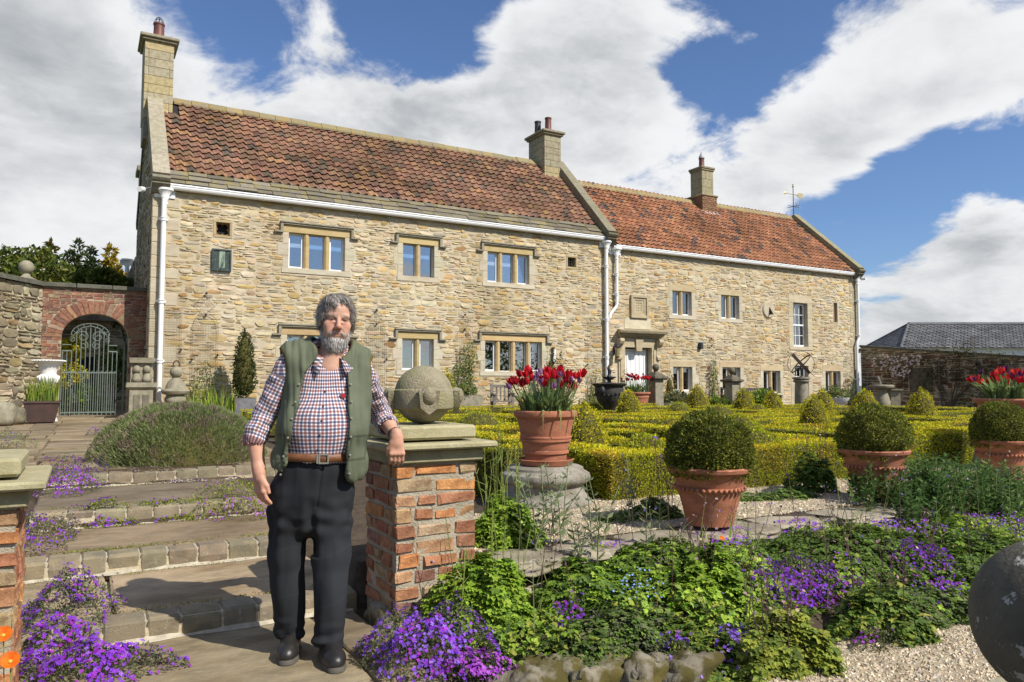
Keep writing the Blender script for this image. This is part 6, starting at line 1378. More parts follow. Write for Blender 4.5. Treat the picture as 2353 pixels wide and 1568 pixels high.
# inside the window: etched wreath
# ================================================================ the man leaning on the pier
MA = R(14.78); MORG = np.array([math.sin(MA), math.cos(MA), 0])*3.92
class Field:
    def __init__(s, xs, ys, zs):
        s.x, s.y, s.z = [np.asarray(q, np.float32) for q in (xs, ys, zs)]; s.d = np.full((len(xs), len(ys), len(zs)), .2, np.float32)
    def sub(s, lo, hi):
        sl = [slice(max(0, np.searchsorted(a, l)-1), np.searchsorted(a, h)+1) for a, l, h in zip((s.x, s.y, s.z), lo, hi)]
        return tuple(sl), s.x[sl[0]][:, None, None], s.y[sl[1]][None, :, None], s.z[sl[2]][None, None, :]
    def comb(s, sl, b, k, op):
        a = s.d[sl]
        if op == 'u':
            if k <= 0: s.d[sl] = np.minimum(a, b)
            else: h = np.clip(.5+.5*(b-a)/k, 0, 1); s.d[sl] = b*(1-h)+a*h-k*h*(1-h)
        else:
            if k <= 0: s.d[sl] = np.maximum(a, -b)
            else: h = np.clip(.5-.5*(a+b)/k, 0, 1); s.d[sl] = a*(1-h)-b*h+k*h*(1-h)
    def cone(s, p, q, r1, r2, k=.02, op='u'):
        p, q = np.asarray(p, np.float32), np.asarray(q, np.float32); m = max(r1, r2)+k+.03; sl, X, Y, Z = s.sub(np.minimum(p, q)-m, np.maximum(p, q)+m)
        ab = q-p; L2 = float(ab@ab)+1e-9; t = np.clip(((X-p[0])*ab[0]+(Y-p[1])*ab[1]+(Z-p[2])*ab[2])/L2, 0, 1)
        d = np.sqrt((X-p[0]-t*ab[0])**2+(Y-p[1]-t*ab[1])**2+(Z-p[2]-t*ab[2])**2)-(r1+(r2-r1)*t); s.comb(sl, d, k, op); return s
    def chain(s, pts, rs, k=.02):
        for a, b, r, q in zip(pts[:-1], pts[1:], rs[:-1], rs[1:]): s.cone(a, b, r, q, k)
        return s
    def ell(s, c, r, k=.02, op='u', rot=None):
        c, r = np.asarray(c, np.float32), np.asarray(r, np.float32); m = r.max()+k+.03; sl, X, Y, Z = s.sub(c-m, c+m); X, Y, Z = X-c[0], Y-c[1], Z-c[2]
        if rot is not None: A = rot; X, Y, Z = A[0][0]*X+A[1][0]*Y+A[2][0]*Z, A[0][1]*X+A[1][1]*Y+A[2][1]*Z, A[0][2]*X+A[1][2]*Y+A[2][2]*Z
        q = np.sqrt((X/r[0])**2+(Y/r[1])**2+(Z/r[2])**2); g = np.sqrt((X/r[0]**2)**2+(Y/r[1]**2)**2+(Z/r[2]**2)**2)+1e-6
        s.comb(sl, np.where(q < .25, (q-1)*r.min(), q*(q-1)/g), k, op); return s
    def cut(s, fn):
        s.d = np.maximum(s.d, fn(s.x[:, None, None], s.y[None, :, None], s.z[None, None, :])); return s
    def mesh(s):
        d = s.d; ins = d < 0; nx, ny, nz = d.shape
        c = np.zeros((nx-1, ny-1, nz-1), np.uint8)
        for i in (0, 1):
            for j in (0, 1):
                for k in (0, 1): c += ins[i:nx-1+i, j:ny-1+j, k:nz-1+k]
        act = (c > 0) & (c < 8); I, J, K = np.nonzero(act); n = len(I); P = np.zeros((n, 3)); W = np.zeros(n); ax_ = (s.x, s.y, s.z)
        cor = [(i, j, k) for i in (0, 1) for j in (0, 1) for k in (0, 1)]
        for a in cor:
            for e in range(3):
                if a[e]: continue
                b = list(a); b[e] = 1; da = d[I+a[0], J+a[1], K+a[2]]; db = d[I+b[0], J+b[1], K+b[2]]; m = (da < 0) != (db < 0); t = np.where(m, da/(da-db+1e-12), 0)
                pa = np.stack([s.x[I+a[0]], s.y[J+a[1]], s.z[K+a[2]]], 1); pb = np.stack([s.x[I+b[0]], s.y[J+b[1]], s.z[K+b[2]]], 1)
                P += np.where(m[:, None], pa+(pb-pa)*t[:, None], 0); W += m
        P /= W[:, None]; idx = np.full(act.shape, -1, np.int32); idx[I, J, K] = np.arange(n); Fs = []
        for e in range(3):
            o = [q for q in range(3) if q != e]; sa = [slice(None)]*3; sb = [slice(None)]*3; sa[e] = slice(0, -1); sb[e] = slice(1, None); A, B = ins[tuple(sa)], ins[tuple(sb)]
            i3 = np.argwhere(A != B); ok = (i3[:, o[0]] > 0) & (i3[:, o[1]] > 0) & (i3[:, o[0]] < (nx, ny, nz)[o[0]]-1) & (i3[:, o[1]] < (nx, ny, nz)[o[1]]-1); i3 = i3[ok]; fl = A[tuple(i3.T)]
            def g(da, db): q = i3.copy(); q[:, o[0]] += da; q[:, o[1]] += db; return idx[tuple(q.T)]
            Q = np.stack([g(-1, -1), g(0, -1), g(0, 0), g(-1, 0)], 1); fl = fl if e != 1 else ~fl; Q[~fl] = Q[~fl][:, ::-1]; Fs.append(Q)
        F = np.concatenate(Fs); F = F[(F >= 0).all(1)]; return P, F
def vnormals(V, F):
    n = np.cross(V[F[:, 2]]-V[F[:, 0]], V[F[:, 3]]-V[F[:, 1]]); N = np.zeros_like(V)
    for k in range(4): np.add.at(N, F[:, k], n)
    return nrmz(N)
def relax(V, F, it=2, lam=.5):
    for _ in range(it):
        A = np.zeros_like(V); C = np.zeros(len(V))
        for k in range(4):
            for o in (1, 3): np.add.at(A, F[:, k], V[F[:, (k+o) % 4]]); np.add.at(C, F[:, k], 1)
        V = V+(A/np.maximum(C, 1)[:, None]-V)*lam
    return V
def nz3(P, s, seed=0.): s = np.broadcast_to(s, (3,)); return np.array([mnoise.noise((p[0]*s[0]+seed, p[1]*s[1]+seed*.7, p[2]*s[2])) for p in P])
def seg_ax(*parts):
    a = []
    for lo, hi, st in parts: a += list(np.arange(lo, hi-st*.3, st))
    return np.array(a+[parts[-1][1]])
man = thing('person', 'grey bearded man in green gilet and checked shirt leaning on the brick pier', 'person'); man.location = tuple(MORG); man.rotation_euler.z = -MA
# local frame: x = to the picture right, y = away, z = up
# ---- head frame
HC = np.array([.118, -.015, 1.668]); HR = np.array((Matrix.Rotation(R(7), 3, 'Z') @ Matrix.Rotation(R(4), 3, 'Y') @ Matrix.Rotation(R(4), 3, 'X')))
def hp(x, y, z): return HC+HR@np.array([x, -y, z])     # y towards the front of the face
HS = 1.0
fb = Field(seg_ax((-.36, 0., .0045), (0., .24, .003), (.24, .52, .0045)), seg_ax((-.32, -.16, .006), (-.16, .13, .0032), (.13, .46, .006)), seg_ax((0, .72, .02), (.72, 1.14, .0038), (1.14, 1.42, .008), (1.42, 1.83, .003)))
he = lambda c, r, k=.02, op='u': fb.ell(hp(*c), r, k, op, HR)
hc = lambda a, b, r1, r2, k=.02, op='u': fb.cone(hp(*a), hp(*b), r1, r2, k, op)
he((0, -.012, .042), (.074, .094, .082), 0); he((0, .018, -.03), (.066, .072, .088), .03); he((0, .034, -.088), (.052, .048, .046), .03); he((0, .05, .05), (.058, .04, .04), .03)
hc((-.042, .079, .024), (.042, .079, .024), .012, .012, .016)
for s_ in (-1, 1):
    he((s_*.042, .062, -.024), (.026, .024, .026), .02); fb.ell(hp(s_*.031, .099, .004), (.0165, .016, .011), .010, 'd', HR); he((s_*.031, .076, .004), (.0155, .013, .0135), .005)
    hc((s_*.018, .087, -.009), (s_*.047, .075, -.013), .005, .004, .007); hc((s_*.014, .089, .019), (s_*.047, .077, .014), .0055, .005, .006)
    he((s_*.012, .100, -.036), (.0095, .011, .008), .006); he((s_*.076, -.012, -.012), (.011, .019, .031), .008); he((s_*.036, .066, -.058), (.02, .02, .026), .02)
hc((0, .086, .016), (0, .110, -.026), .0088, .0125, .010); he((0, .110, -.031), (.0135, .012, .0115), .006)
hc((-.020, .086, -.063), (.020, .086, -.063), .0062, .0062, .008); hc((-.016, .084, -.072), (.016, .084, -.072), .0068, .0068, .008)
# neck and hidden body core
fb.cone(hp(0, -.008, -.07), (.10, .03, 1.43), .060, .066, .03); fb.cone(hp(.0, .03, -.10), (.092, -.03, 1.44), .036, .040, .03)
fb.ell((.078, .02, 1.31), (.178, .10, .19), .05); fb.ell((.062, -.03, 1.12), (.18, .13, .16), .06); fb.cone((-.08, .03, 1.445), (.235, .055, 1.41), .05, .05, .05); fb.ell((.03, 0, .92), (.17, .11, .14), .05)
fb.cone((-.085, .02, .82), (-.085, .085, .10), .065, .035, .03); fb.cone((.108, 0, .82), (.105, -.055, .10), .065, .035, .03)
LW = np.array([-.238, -.03, .915]); LE = np.array([-.222, .05, 1.19])
fb.chain([(-.115, .02, 1.43), LE, (-.262, .015, 1.08), LW], [.05, .043, .043, .028], .02)
RE = np.array([.375, .33, 1.175]); RW = np.array([.440, .105, 1.072])
fb.chain([(.26, .06, 1.41), RE, RE*.55+RW*.45+np.array([.005, 0, .004]), RW], [.05, .043, .044, .029], .02)
# hanging hand (his right): palm edge towards the thigh
def hand(wrist, down, spread, out, thumb_side=1, curl=.35, scale=1.):
    w = np.asarray(wrist); dn, sp, ou = unit(down), unit(spread), unit(out); kn = w+dn*.088*scale
    for t in np.linspace(-1, 1, 4): fb.cone(w+sp*t*.017*scale, kn+sp*t*.030*scale, .0155*scale, .0135*scale, .014)
    fb.cone(w-dn*.02, w+dn*.03, .027, .025, .02)
    for i, (t, l) in enumerate(((-1, .066), (-.34, .077), (.34, .081), (1, .072))):
        p = kn+sp*t*.031*scale; a = p+(dn*math.cos(curl)-ou*math.sin(curl))*l*.5*scale; b = a+(dn*math.cos(curl*2.4)-ou*math.sin(curl*2.4))*l*.45*scale
        fb.cone(p, a, .0108*scale, .0098*scale, .005); fb.cone(a, b, .0096*scale, .0078*scale, .003); fb.ell(p+ou*.004, (.011, .011, .011), .006)
    th = w+dn*.03*scale+sp*thumb_side*.026*scale; k = th+(dn*.75+sp*thumb_side*.42-ou*.25)*.042*scale; e = k+(dn*.95+sp*thumb_side*.05-ou*.2)*.034*scale
    fb.cone(th, k, .0145*scale, .0115*scale, .010); fb.cone(k, e, .0112*scale, .0088*scale, .004)
hand(LW, (.10, -.10, -1), (.55, -.83, 0), (-.83, -.55, .0), 1, .30, 1.02)
hand(RW+np.array([.002, -.018, -.004]), (.02, -.10, -1), (.98, .05, 0), (.05, -1, .1), -1, .38, 1.0)
V, F = fb.mesh(); V = relax(V, F, 1, .35)
def headlocal(P): q = (P-HC)@HR; return np.stack([q[:, 0], -q[:, 1], q[:, 2]], 1)
q = headlocal(V); C = np.tile(np.array([.54, .31, .215]), (len(V), 1))
isH = V[:, 2] > 1.45
g = lambda c, r: np.exp(-(((q-np.array(c))/np.array(r))**2).sum(1))
red = sum(g((s_*.04, .07, -.02), (.022, .03, .02)) for s_ in (-1, 1))+1.1*g((0, .115, -.03), (.016, .02, .014))+.6*g((0, .10, -.066), (.026, .03, .009))
C = C*(1-isH[:, None]*np.clip(red, 0, 1.2)[:, None]*np.array([.02, .24, .26]))
dark = sum(1.0*g((s_*.031, .085, .0035), (.0135, .02, .0032))+.5*g((s_*.03, .085, .011), (.017, .02, .006)) for s_ in (-1, 1))+.9*g((0, .095, -.0665), (.022, .02, .0022))+sum(.9*g((s_*.007, .11, -.043), (.005, .008, .003)) for s_ in (-1, 1))  # shade of eye slits, lid creases, nostrils and mouth line painted in
C = C*(1-np.clip(dark*1.1, 0, .92)[:, None]*isH[:, None]); brow = sum(g((s_*.032, .085, .024), (.02, .02, .0055)) for s_ in (-1, 1)); bc_ = np.clip(brow, 0, .75)[:, None]*isH[:, None]; C = C*(1-bc_)+np.array([.20, .17, .15])*bc_
def ln3(a, b, w):
    a, b = np.array(a), np.array(b); ab = b-a; t = np.clip(((q-a)@ab)/(ab@ab), 0, 1); return np.exp(-(np.linalg.norm((q-a-t[:, None]*ab)*np.array([1, .25, 1]), axis=1)/w)**2)
wrk = sum(.42*ln3((s_*.018, .095, -.034), (s_*.037, .08, -.060), .0035)+.35*ln3((s_*.018, .088, -.012), (s_*.044, .078, -.014), .003)+.3*ln3((s_*.05, .07, .004), (s_*.062, .055, .0), .004)+.35*ln3((s_*.010, .092, .022), (s_*.007, .093, .034), .0025) for s_ in (-1, 1))+.25*ln3((-.04, .085, .046), (.04, .085, .046), .0025)+.22*ln3((-.038, .083, .058), (.038, .083, .058), .0025)  # folds, eye bags and forehead creases: their shade painted as darker skin lines
C = C*(1-np.clip(wrk, 0, .5)[:, None]*isH[:, None]*np.array([.75, 1., 1.]))
hnd = (V[:, 2] < 1.13); C[hnd] *= np.array([1.0, .93, .90]); C *= (1+.10*nz3(V, 45., 3.))[:, None]
MAT['skin'] = M('skin', (1, 1, 1), rough=.52, bump=.12, bscale=220, bdist=.002, attr=True, spec=.35, sss=.12)
body = mkobj('body', new_mesh('body', V, F, C.clip(0, 1), smooth=True), MAT['skin'], man)
# eyes
for s_ in (-1, 1):
    c = hp(s_*.031, .0795, .0035); MB().lathe([(.0095*math.cos(a), .0095*math.sin(a)) for a in np.linspace(-1.57, 1.57, 7)], (0, 0, 0), 10, (.35, .32, .30)).lathe([(0, .0), (.0045, .0005), (.0, .003)], (0, -.0088, 0), 8, (.03, .025, .02)).build('eye', MAT['skin'], man, smooth=True).location = tuple(c)
# ---- hair and beard
fh = Field(np.arange(-.02, .26, .0035), np.arange(-.18, .16, .0035), np.arange(1.45, 1.84, .0035))
fh.ell(hp(0, -.012, .052), (.086, .106, .090), 0, 'u', HR); fh.ell(hp(0, -.05, -.0), (.083, .075, .085), .03, 'u', HR)
for s_ in (-1, 1): fh.ell(hp(s_*.074, -.002, .012), (.020, .048, .058), .02, 'u', HR)
fh.ell(hp(.006, .105, .0), (.066, .072, .100), .012, 'd', HR); fh.ell(hp(0, .05, -.10), (.075, .09, .055), .01, 'd', HR)
fh.cone(hp(-.052, .062, .100), hp(-.020, .086, .080), .018, .008, .012); fh.cone(hp(.03, .066, .108), hp(.056, .062, .075), .016, .009, .012); fh.cone(hp(-.062, .05, .085), hp(-.070, .043, .03), .012, .008, .010)
Vh, Fh = fh.mesh(); Nh = vnormals(Vh, Fh); qh = headlocal(Vh); Vh = Vh+Nh*(nz3(qh, (90, 40, 22), 2.)*.0055+nz3(qh, 16., 8.)*.006)[:, None]
fd_ = Field(np.arange(-.01, .25, .0035), np.arange(-.18, .10, .0035), np.arange(1.45, 1.72, .0035))
fd_.ell(hp(0, .036, -.102), (.0605, .053, .046), 0, 'u', HR); fd_.ell(hp(0, .044, -.132), (.048, .038, .038), .025, 'u', HR)
for s_ in (-1, 1): fd_.cone(hp(s_*.068, .012, -.02), hp(s_*.054, .03, -.085), .007, .018, .02); fd_.cone(hp(0, .099, -.053), hp(s_*.034, .080, -.066), .0072, .0085, .008)
fd_.ell(hp(0, .098, -.069), (.026, .022, .0095), .004, 'd', HR); fd_.ell(hp(0, .085, -.022), (.058, .052, .036), .008, 'd', HR)
Vd, Fd = fd_.mesh(); Nd = vnormals(Vd, Fd); qd = headlocal(Vd); Vd = Vd+Nd*(nz3(qd, (70, 50, 35), 5.)*.005)[:, None]
MAT['hair'] = M('grey_hair', (1, 1, 1), rough=.55, bump=.3, bscale=300, bdist=.002, attr=True, spec=.4)
def strands(V, N, q, flow, n, L, wd, pl, lift=.2):
    i = rng.integers(0, len(V), n); P = V[i]; T = flow(q[i]); T = T@HR.T if T.shape[1] == 3 else T; T = nrmz(T-N[i]*(T*N[i]).sum(1)[:, None]); S = nrmz(np.cross(T, N[i])); L = L*rng.uniform(.5, 1.2, n)[:, None]; k = 4; out = []
    wig = rng.normal(0, .15, (n, 1))
    for j in range(k+1):
        t = j/k; p = P+T*L*t+N[i]*(.004+lift*L*t*(1-t*.9))+S*wig*L*t*t; w = wd*(1-t*.8); out += [p-S*w/2, p+S*w/2]
    Vv = np.stack(out, 1).reshape(-1, 3); F = ((np.arange(n)*(2*k+2))[:, None, None]+np.array([[2*j, 2*j+1, 2*j+3, 2*j+2] for j in range(k)])[None]).reshape(-1, 4); return Vv, F, np.repeat(pal(pl, n), 2*k+2, 0)
hairflow = lambda q: np.stack([q[:, 0]*9+.25, -(q[:, 1]+.02)*3-np.where(q[:, 1] > .03, .6, 0.), -np.ones(len(q))*.55+np.clip(.1-q[:, 2], -1, 1)*0], 1)
GH = [((.22, .195, .165), 4), ((.13, .11, .09), 3), ((.34, .31, .275), 3.5), ((.50, .47, .43), 2)]; GB = [((.46, .43, .40), 4), ((.62, .59, .56), 3), ((.22, .20, .18), 3), ((.14, .12, .105), 1.5)]
ch = pal(GH, 1)[0]*0+np.array([.19, .168, .145]); ho = mkobj('hair', new_mesh('hair', Vh, Fh, (np.tile(ch, (len(Vh), 1))*(1+.5*nz3(qh, (60, 25, 12), 4.))[:, None]).clip(.02, 1), smooth=True), MAT['hair'], man)
Sv, Sf, Sc = strands(Vh, Nh, qh, hairflow, 2600, .045, .0026, GH); mkobj('strands', new_mesh('strands', Sv, Sf, Sc, smooth=True), MAT['hair'], ho)['kind'] = 'stuff'
cb = np.tile(np.array([.42, .395, .36]), (len(Vd), 1)); sidek = np.clip(np.abs(qd[:, 0])/.07, 0, 1)[:, None]; cb = cb*(1-.50*sidek)*(1+.4*nz3(qd, 60., 7.))[:, None]
bo = mkobj('beard', new_mesh('beard', Vd, Fd, cb.clip(.03, 1), smooth=True), MAT['hair'], man); Sv, Sf, Sc = strands(Vd, Nd, qd, lambda q: np.stack([q[:, 0]*3, -np.ones(len(q))*.35, -np.ones(len(q))], 1), 2200, .014, .0022, GB, .3); mkobj('whiskers', new_mesh('whiskers', Sv, Sf, Sc, smooth=True), MAT['hair'], bo)['kind'] = 'stuff'
# ---- shirt
def torso(f, g=0., hips=True, low=0.):
    f.ell((.078, .02, 1.30), (.196+g, .118+g, .205+g), 0); f.ell((.062, -.035, 1.13), (.198+g, .150+g, .175+g), .06); f.cone((-.085, .03, 1.455), (.235, .055, 1.415), .060+g, .060+g, .05); f.cone((.03, .035, 1.47), (.16, .035, 1.46), .07+g, .07+g, .04); f.cone((-.09, .04, 1.485), (.045, .05, 1.535), .045+g, .040+g, .05); f.cone((.150, .05, 1.525), (.225, .055, 1.465), .040+g, .045+g, .05)
    if hips: f.ell((.045, .0, .985-low), (.190+g, .135+g, .14+g+low), .06)
    return f
gx_ = np.arange(-.36, .50, .006); gy_ = np.arange(-.26, .44, .006); gz_ = np.arange(.80, 1.64, .006)
fs_ = torso(Field(gx_, gy_, gz_)); fs_.chain([(-.115, .02, 1.43), LE, (-.258, .02, 1.10)], [.066, .056, .052], .025); fs_.cone((-.255, .022, 1.125), (-.263, .015, 1.075), .056, .058, .006)
fs_.chain([(.26, .06, 1.405), RE, RE*.62+RW*.38], [.066, .060, .054], .025); fs_.cone(RE*.75+RW*.25, RE*.52+RW*.48, .057, .060, .006)
fs_.cone((-.263, .016, 1.078), (-.262, .012, 1.02), .048, .048, 0, 'd'); fs_.cone(RE*.50+RW*.50, RE*.2+RW*.8, .050, .05, 0, 'd')
fs_.cone((.10, .02, 1.49), (.105, .01, 1.62), .064, .085, .01, 'd')                       # neck hole
fs_.cut(lambda X, Y, Z: np.where((Y < .02) & (Z > 1.405), (Z-1.412)*.62-np.abs(X-.088), -1.)); fs_.cut(lambda X, Y, Z: .955-Z+0*X+0*Y)
Vs, Fs_ = fs_.mesh(); Vs = relax(Vs, Fs_, 2); Ns = vnormals(Vs, Fs_)
def axis_uv(P, pts):
    best = np.full(len(P), 9.); u = np.zeros(len(P)); w = np.zeros(len(P)); acc = 0
    for a, b in zip(pts[:-1], pts[1:]):
        a, b = np.asarray(a, float), np.asarray(b, float); ab = b-a; L = np.linalg.norm(ab); t = np.clip(((P-a)@ab)/L**2, 0, 1); r = P-a-t[:, None]*ab; d = np.linalg.norm(r, axis=1); e1 = unit(np.cross(ab, (0, 1, .2))); e2 = np.cross(unit(ab), e1)
        an = np.arctan2(r@e1, r@e2)*.06; m = d < best; best[m] = d[m]; u[m] = an[m]; w[m] = acc+t[m]*L; acc += L
    return best, u, w
A1 = [(-.115, .02, 1.43), LE, (-.262, .015, 1.07)]; A2 = [(.26, .06, 1.405), RE, RW]
d1, u1, w1 = axis_uv(Vs, A1); d2, u2, w2 = axis_uv(Vs, A2); isl = ((d1 < .075) & (w1 > .05)) | ((d2 < .075) & (w2 > .05))
ut = np.arctan2(Vs[:, 0]-.07, -(Vs[:, 1]-.03))*.185; UV = np.stack([np.where(d1 < d2, np.where(isl, u1, ut), np.where(isl, u2, ut)), np.where(isl, np.where(d1 < d2, w1, w2), Vs[:, 2])], 1)
wr = np.where(isl, nz3(Vs, (22, 22, 34), 4.)*.010, nz3(Vs, (14, 14, 9), 6.)*.006); Vs = Vs+Ns*wr[:, None]
UV = UV+np.stack([nz3(Vs, 9., 12.), nz3(Vs, 9., 15.)], 1)*.004
def check_mat():
    m = bpy.data.materials.new('checked_shirt_cloth'); m.use_nodes = True; nt = m.node_tree; N = nt.nodes; L = nt.links; b = N['Principled BSDF']; b.inputs['Roughness'].default_value = .85; b.inputs['Specular IOR Level'].default_value = .2
    uv = N.new('ShaderNodeUVMap'); uv.uv_map = 'UVMap'; sp = N.new('ShaderNodeSeparateXYZ'); L.new(uv.outputs[0], sp.inputs[0]); prev = None
    def mt(op, a, b_=None, clamp=False):
        q = N.new('ShaderNodeMath'); q.operation = op; q.use_clamp = clamp
        for i, v in enumerate((a, b_)):
            if v is None: continue
            if isinstance(v, (int, float)): q.inputs[i].default_value = v
            else: L.new(v, q.inputs[i])
        return q.outputs[0]
    def band(src, off):
        f = mt('FRACT', mt('ADD', mt('DIVIDE', src, .034), off)); return mt('LESS_THAN', f, .30)
    def mul(a, c, fac):
        q = N.new('ShaderNodeMix'); q.data_type = 'RGBA'; q.blend_type = 'MULTIPLY'; L.new(mt('MULTIPLY', fac, .80), q.inputs[0])
        if a is None: q.inputs[6].default_value = (.78, .78, .80, 1)
        else: L.new(a, q.inputs[6])
        q.inputs[7].default_value = (*c, 1); return q.outputs[2]
    c = None; navy, rust = (.13, .13, .24), (.45, .19, .16)
    for i in (0, 1): c = mul(c, navy, band(sp.outputs[i], 0.)); c = mul(c, rust, band(sp.outputs[i], .5))
    L.new(c, b.inputs['Base Color']); return m
MAT['check'] = check_mat()
shirt = mkobj('shirt', new_mesh('shirt', Vs, Fs_, None, UV, smooth=True), MAT['check'], man)
# collar leaves
for s_ in (-1, 1):
    pts = []; m = MB()
    for i, a in enumerate(np.linspace(R(10), R(150), 12)):
        ang = math.pi/2-s_*a*1.0+0; x = .10+.076*math.cos(ang); y = .012+.078*math.sin(ang); f = i/11; zb = 1.515-.075*f**1.6; x += 0
        o = .022+.030*f; d = np.array([math.cos(ang), math.sin(ang)]); zb += .012; pts.append(((x, y, zb+.032*(1-f*.3)), (x+d[0]*.008, y+d[1]*.008, zb+.036*(1-f*.3)), (x+d[0]*o, y+d[1]*o-.012*f, zb-.018-.042*f)))
    V = [p for tr in pts for p in tr]; F = [[i*3+j, i*3+j+1, (i+1)*3+j+1, (i+1)*3+j] for i in range(11) for j in range(2)]; V = np.array(V)
    me = new_mesh('collar', V, np.array(F), None, np.stack([V[:, 0]+V[:, 1], V[:, 2]], 1), smooth=True); mkobj('collar', me, MAT['check'], shirt).modifiers.new('t', 'SOLIDIFY').thickness = .004
def front(Vx, u, w, r=.012):
    m = (np.abs(Vx[:, 0]-u) < r) & (np.abs(Vx[:, 2]-w) < r); return float(Vx[m][:, 1].min()) if m.any() else -.15
for w in (1.31, 1.24, 1.17, 1.10, 1.03): MB().lathe([(0, -.002), (.0055, 0), (0, .002)], (0, 0, 0), 8).build('button', MAT['iron'], shirt).matrix_local = Matrix.Translation((.068-(1.31-w)*.11, front(Vs, .068-(1.31-w)*.11, w)-.001, w)) @ Matrix.Rotation(math.pi/2, 4, 'X')
MB().box((.142, -.004, 0), (.168, .004, .022), (1, 1, 1)).build('pocket_badge', M('red_badge', (.45, .02, .03), (.05, .05, .09), rough=.6, scale=60, bump=0, contrast=(.5, .54)), shirt).location = (.0, front(Vs, .155, 1.29)-.004, 1.277)
# ---- gilet
fv = torso(Field(np.arange(-.30, .42, .0055), np.arange(-.28, .26, .0055), np.arange(.80, 1.64, .0055)), .026, True, .045); fv.ell((.052, 0, .95), (.245, .165, .16), .05)
inner = fv.d+.016; outer = fv.d.copy(); fv.d = np.maximum(outer, -inner)
zl = np.array([.80, .985, 1.093, 1.309, 1.40, 1.463, 1.55]); ol = np.array([-.138, -.115, -.090, -.050, -.032, .02, .04])*.965; orr = np.array([.180, .182, .186, .188, .178, .158, .13])*.965
fv.cut(lambda X, Y, Z: np.where(Y < .05, np.minimum(X-np.interp(Z, zl, ol), np.interp(Z, zl, orr)-X), -1.))
fv.cone((.10, .03, 1.40), (.105, .0, 1.62), .078, .11, .01, 'd')
hem = lambda X: np.interp(X, [-.22, -.18, -.13, -.11, .17, .20, .27, .31], [.985, .945, .925, .97, .90, .868, .868, .93])
fv.cut(lambda X, Y, Z: np.where(Y < .07, hem(X), .93)-Z)
fv.cone((-.155, .02, 1.45), LE+np.array([-.03, 0, .05]), .070, .082, .012, 'd'); fv.cone((.302, .06, 1.41), RE+np.array([0, 0, .02]), .070, .085, .012, 'd')
Vv, Fv = fv.mesh(); Vv = relax(Vv, Fv, 2); Nv = vnormals(Vv, Fv)
fold = nz3(Vv, (26, 10, 2.6), 3.)*.016+nz3(Vv, (12, 12, 16), 17.)*.006+nz3(Vv, (9, 9, 5), 9.)*.010+.004*np.abs(np.sin(Vv[:, 0]*95+Vv[:, 2]*6+np.where(Vv[:, 0] > .1, 1., 0))); Vv = Vv+Nv*fold[:, None]
def edge_dist(P):
    a = np.minimum(np.abs(P[:, 0]-np.interp(P[:, 2], zl, ol)), np.abs(P[:, 0]-np.interp(P[:, 2], zl, orr)))+np.where(P[:, 1] > .05, 1, 0); return a
d1, _, _ = axis_uv(Vv, [(-.155, .02, 1.45), LE+np.array([-.03, 0, .05])]); d2, _, _ = axis_uv(Vv, [(.302, .06, 1.41), RE]); dn_, _, _ = axis_uv(Vv, [(.10, .03, 1.40), (.105, .0, 1.62)])
Cv = np.tile(np.array([.108, .122, .076]), (len(Vv), 1))*(1+.10*nz3(Vv, 22., 5.)+.05*nz3(Vv, 90., 5.))[:, None]; rib = (d1 < .090) | (d2 < .092) | ((dn_ < .104) & (Vv[:, 2] > 1.46)); Cv[rib] = np.array([.125, .092, .022]); ed = edge_dist(Vv) < .007; Cv[ed] *= .72
for (u_, w0_, w1_) in ((-.165, .985, 1.10), (.232, .975, 1.09)):
    a_ = np.maximum(np.abs(Vv[:, 0]-u_-(Vv[:, 2]-1.04)*.15)-.042, np.maximum(w0_-Vv[:, 2], Vv[:, 2]-w1_)); ln_ = (np.abs(a_) < .0045) & (Vv[:, 1] < .02); Cv[ln_] *= .6
MAT['gilet'] = M('waxed_gilet_cloth', (1, 1, 1), rough=.75, bump=.25, bscale=160, bdist=.003, attr=True, spec=.25)
gil = mkobj('gilet', new_mesh('gilet', Vv, Fv, Cv.clip(0, 1), smooth=True), MAT['gilet'], man)
MAT['brass'] = M('snap_fastener', (.55, .50, .40), rough=.35, metal=.8, bump=0)
for w in (1.425, 1.345, 1.26, 1.18, 1.09, 1.0, .91):
    for s_, u in ((1, np.interp(w, zl, orr)+.014), (-1, np.interp(w, zl, ol)-.014)):
        if s_ < 0 and w > 1.4: continue
        MB().lathe([(.0, -.003), (.0055, -.001), (.0055, .002), (0, .003)], (0, 0, 0), 10).build('snap_button', MAT['brass'], gil).matrix_local = Matrix.Translation((u, front(Vv, u, w)-.002, w)) @ Matrix.Rotation(math.pi/2, 4, 'X')
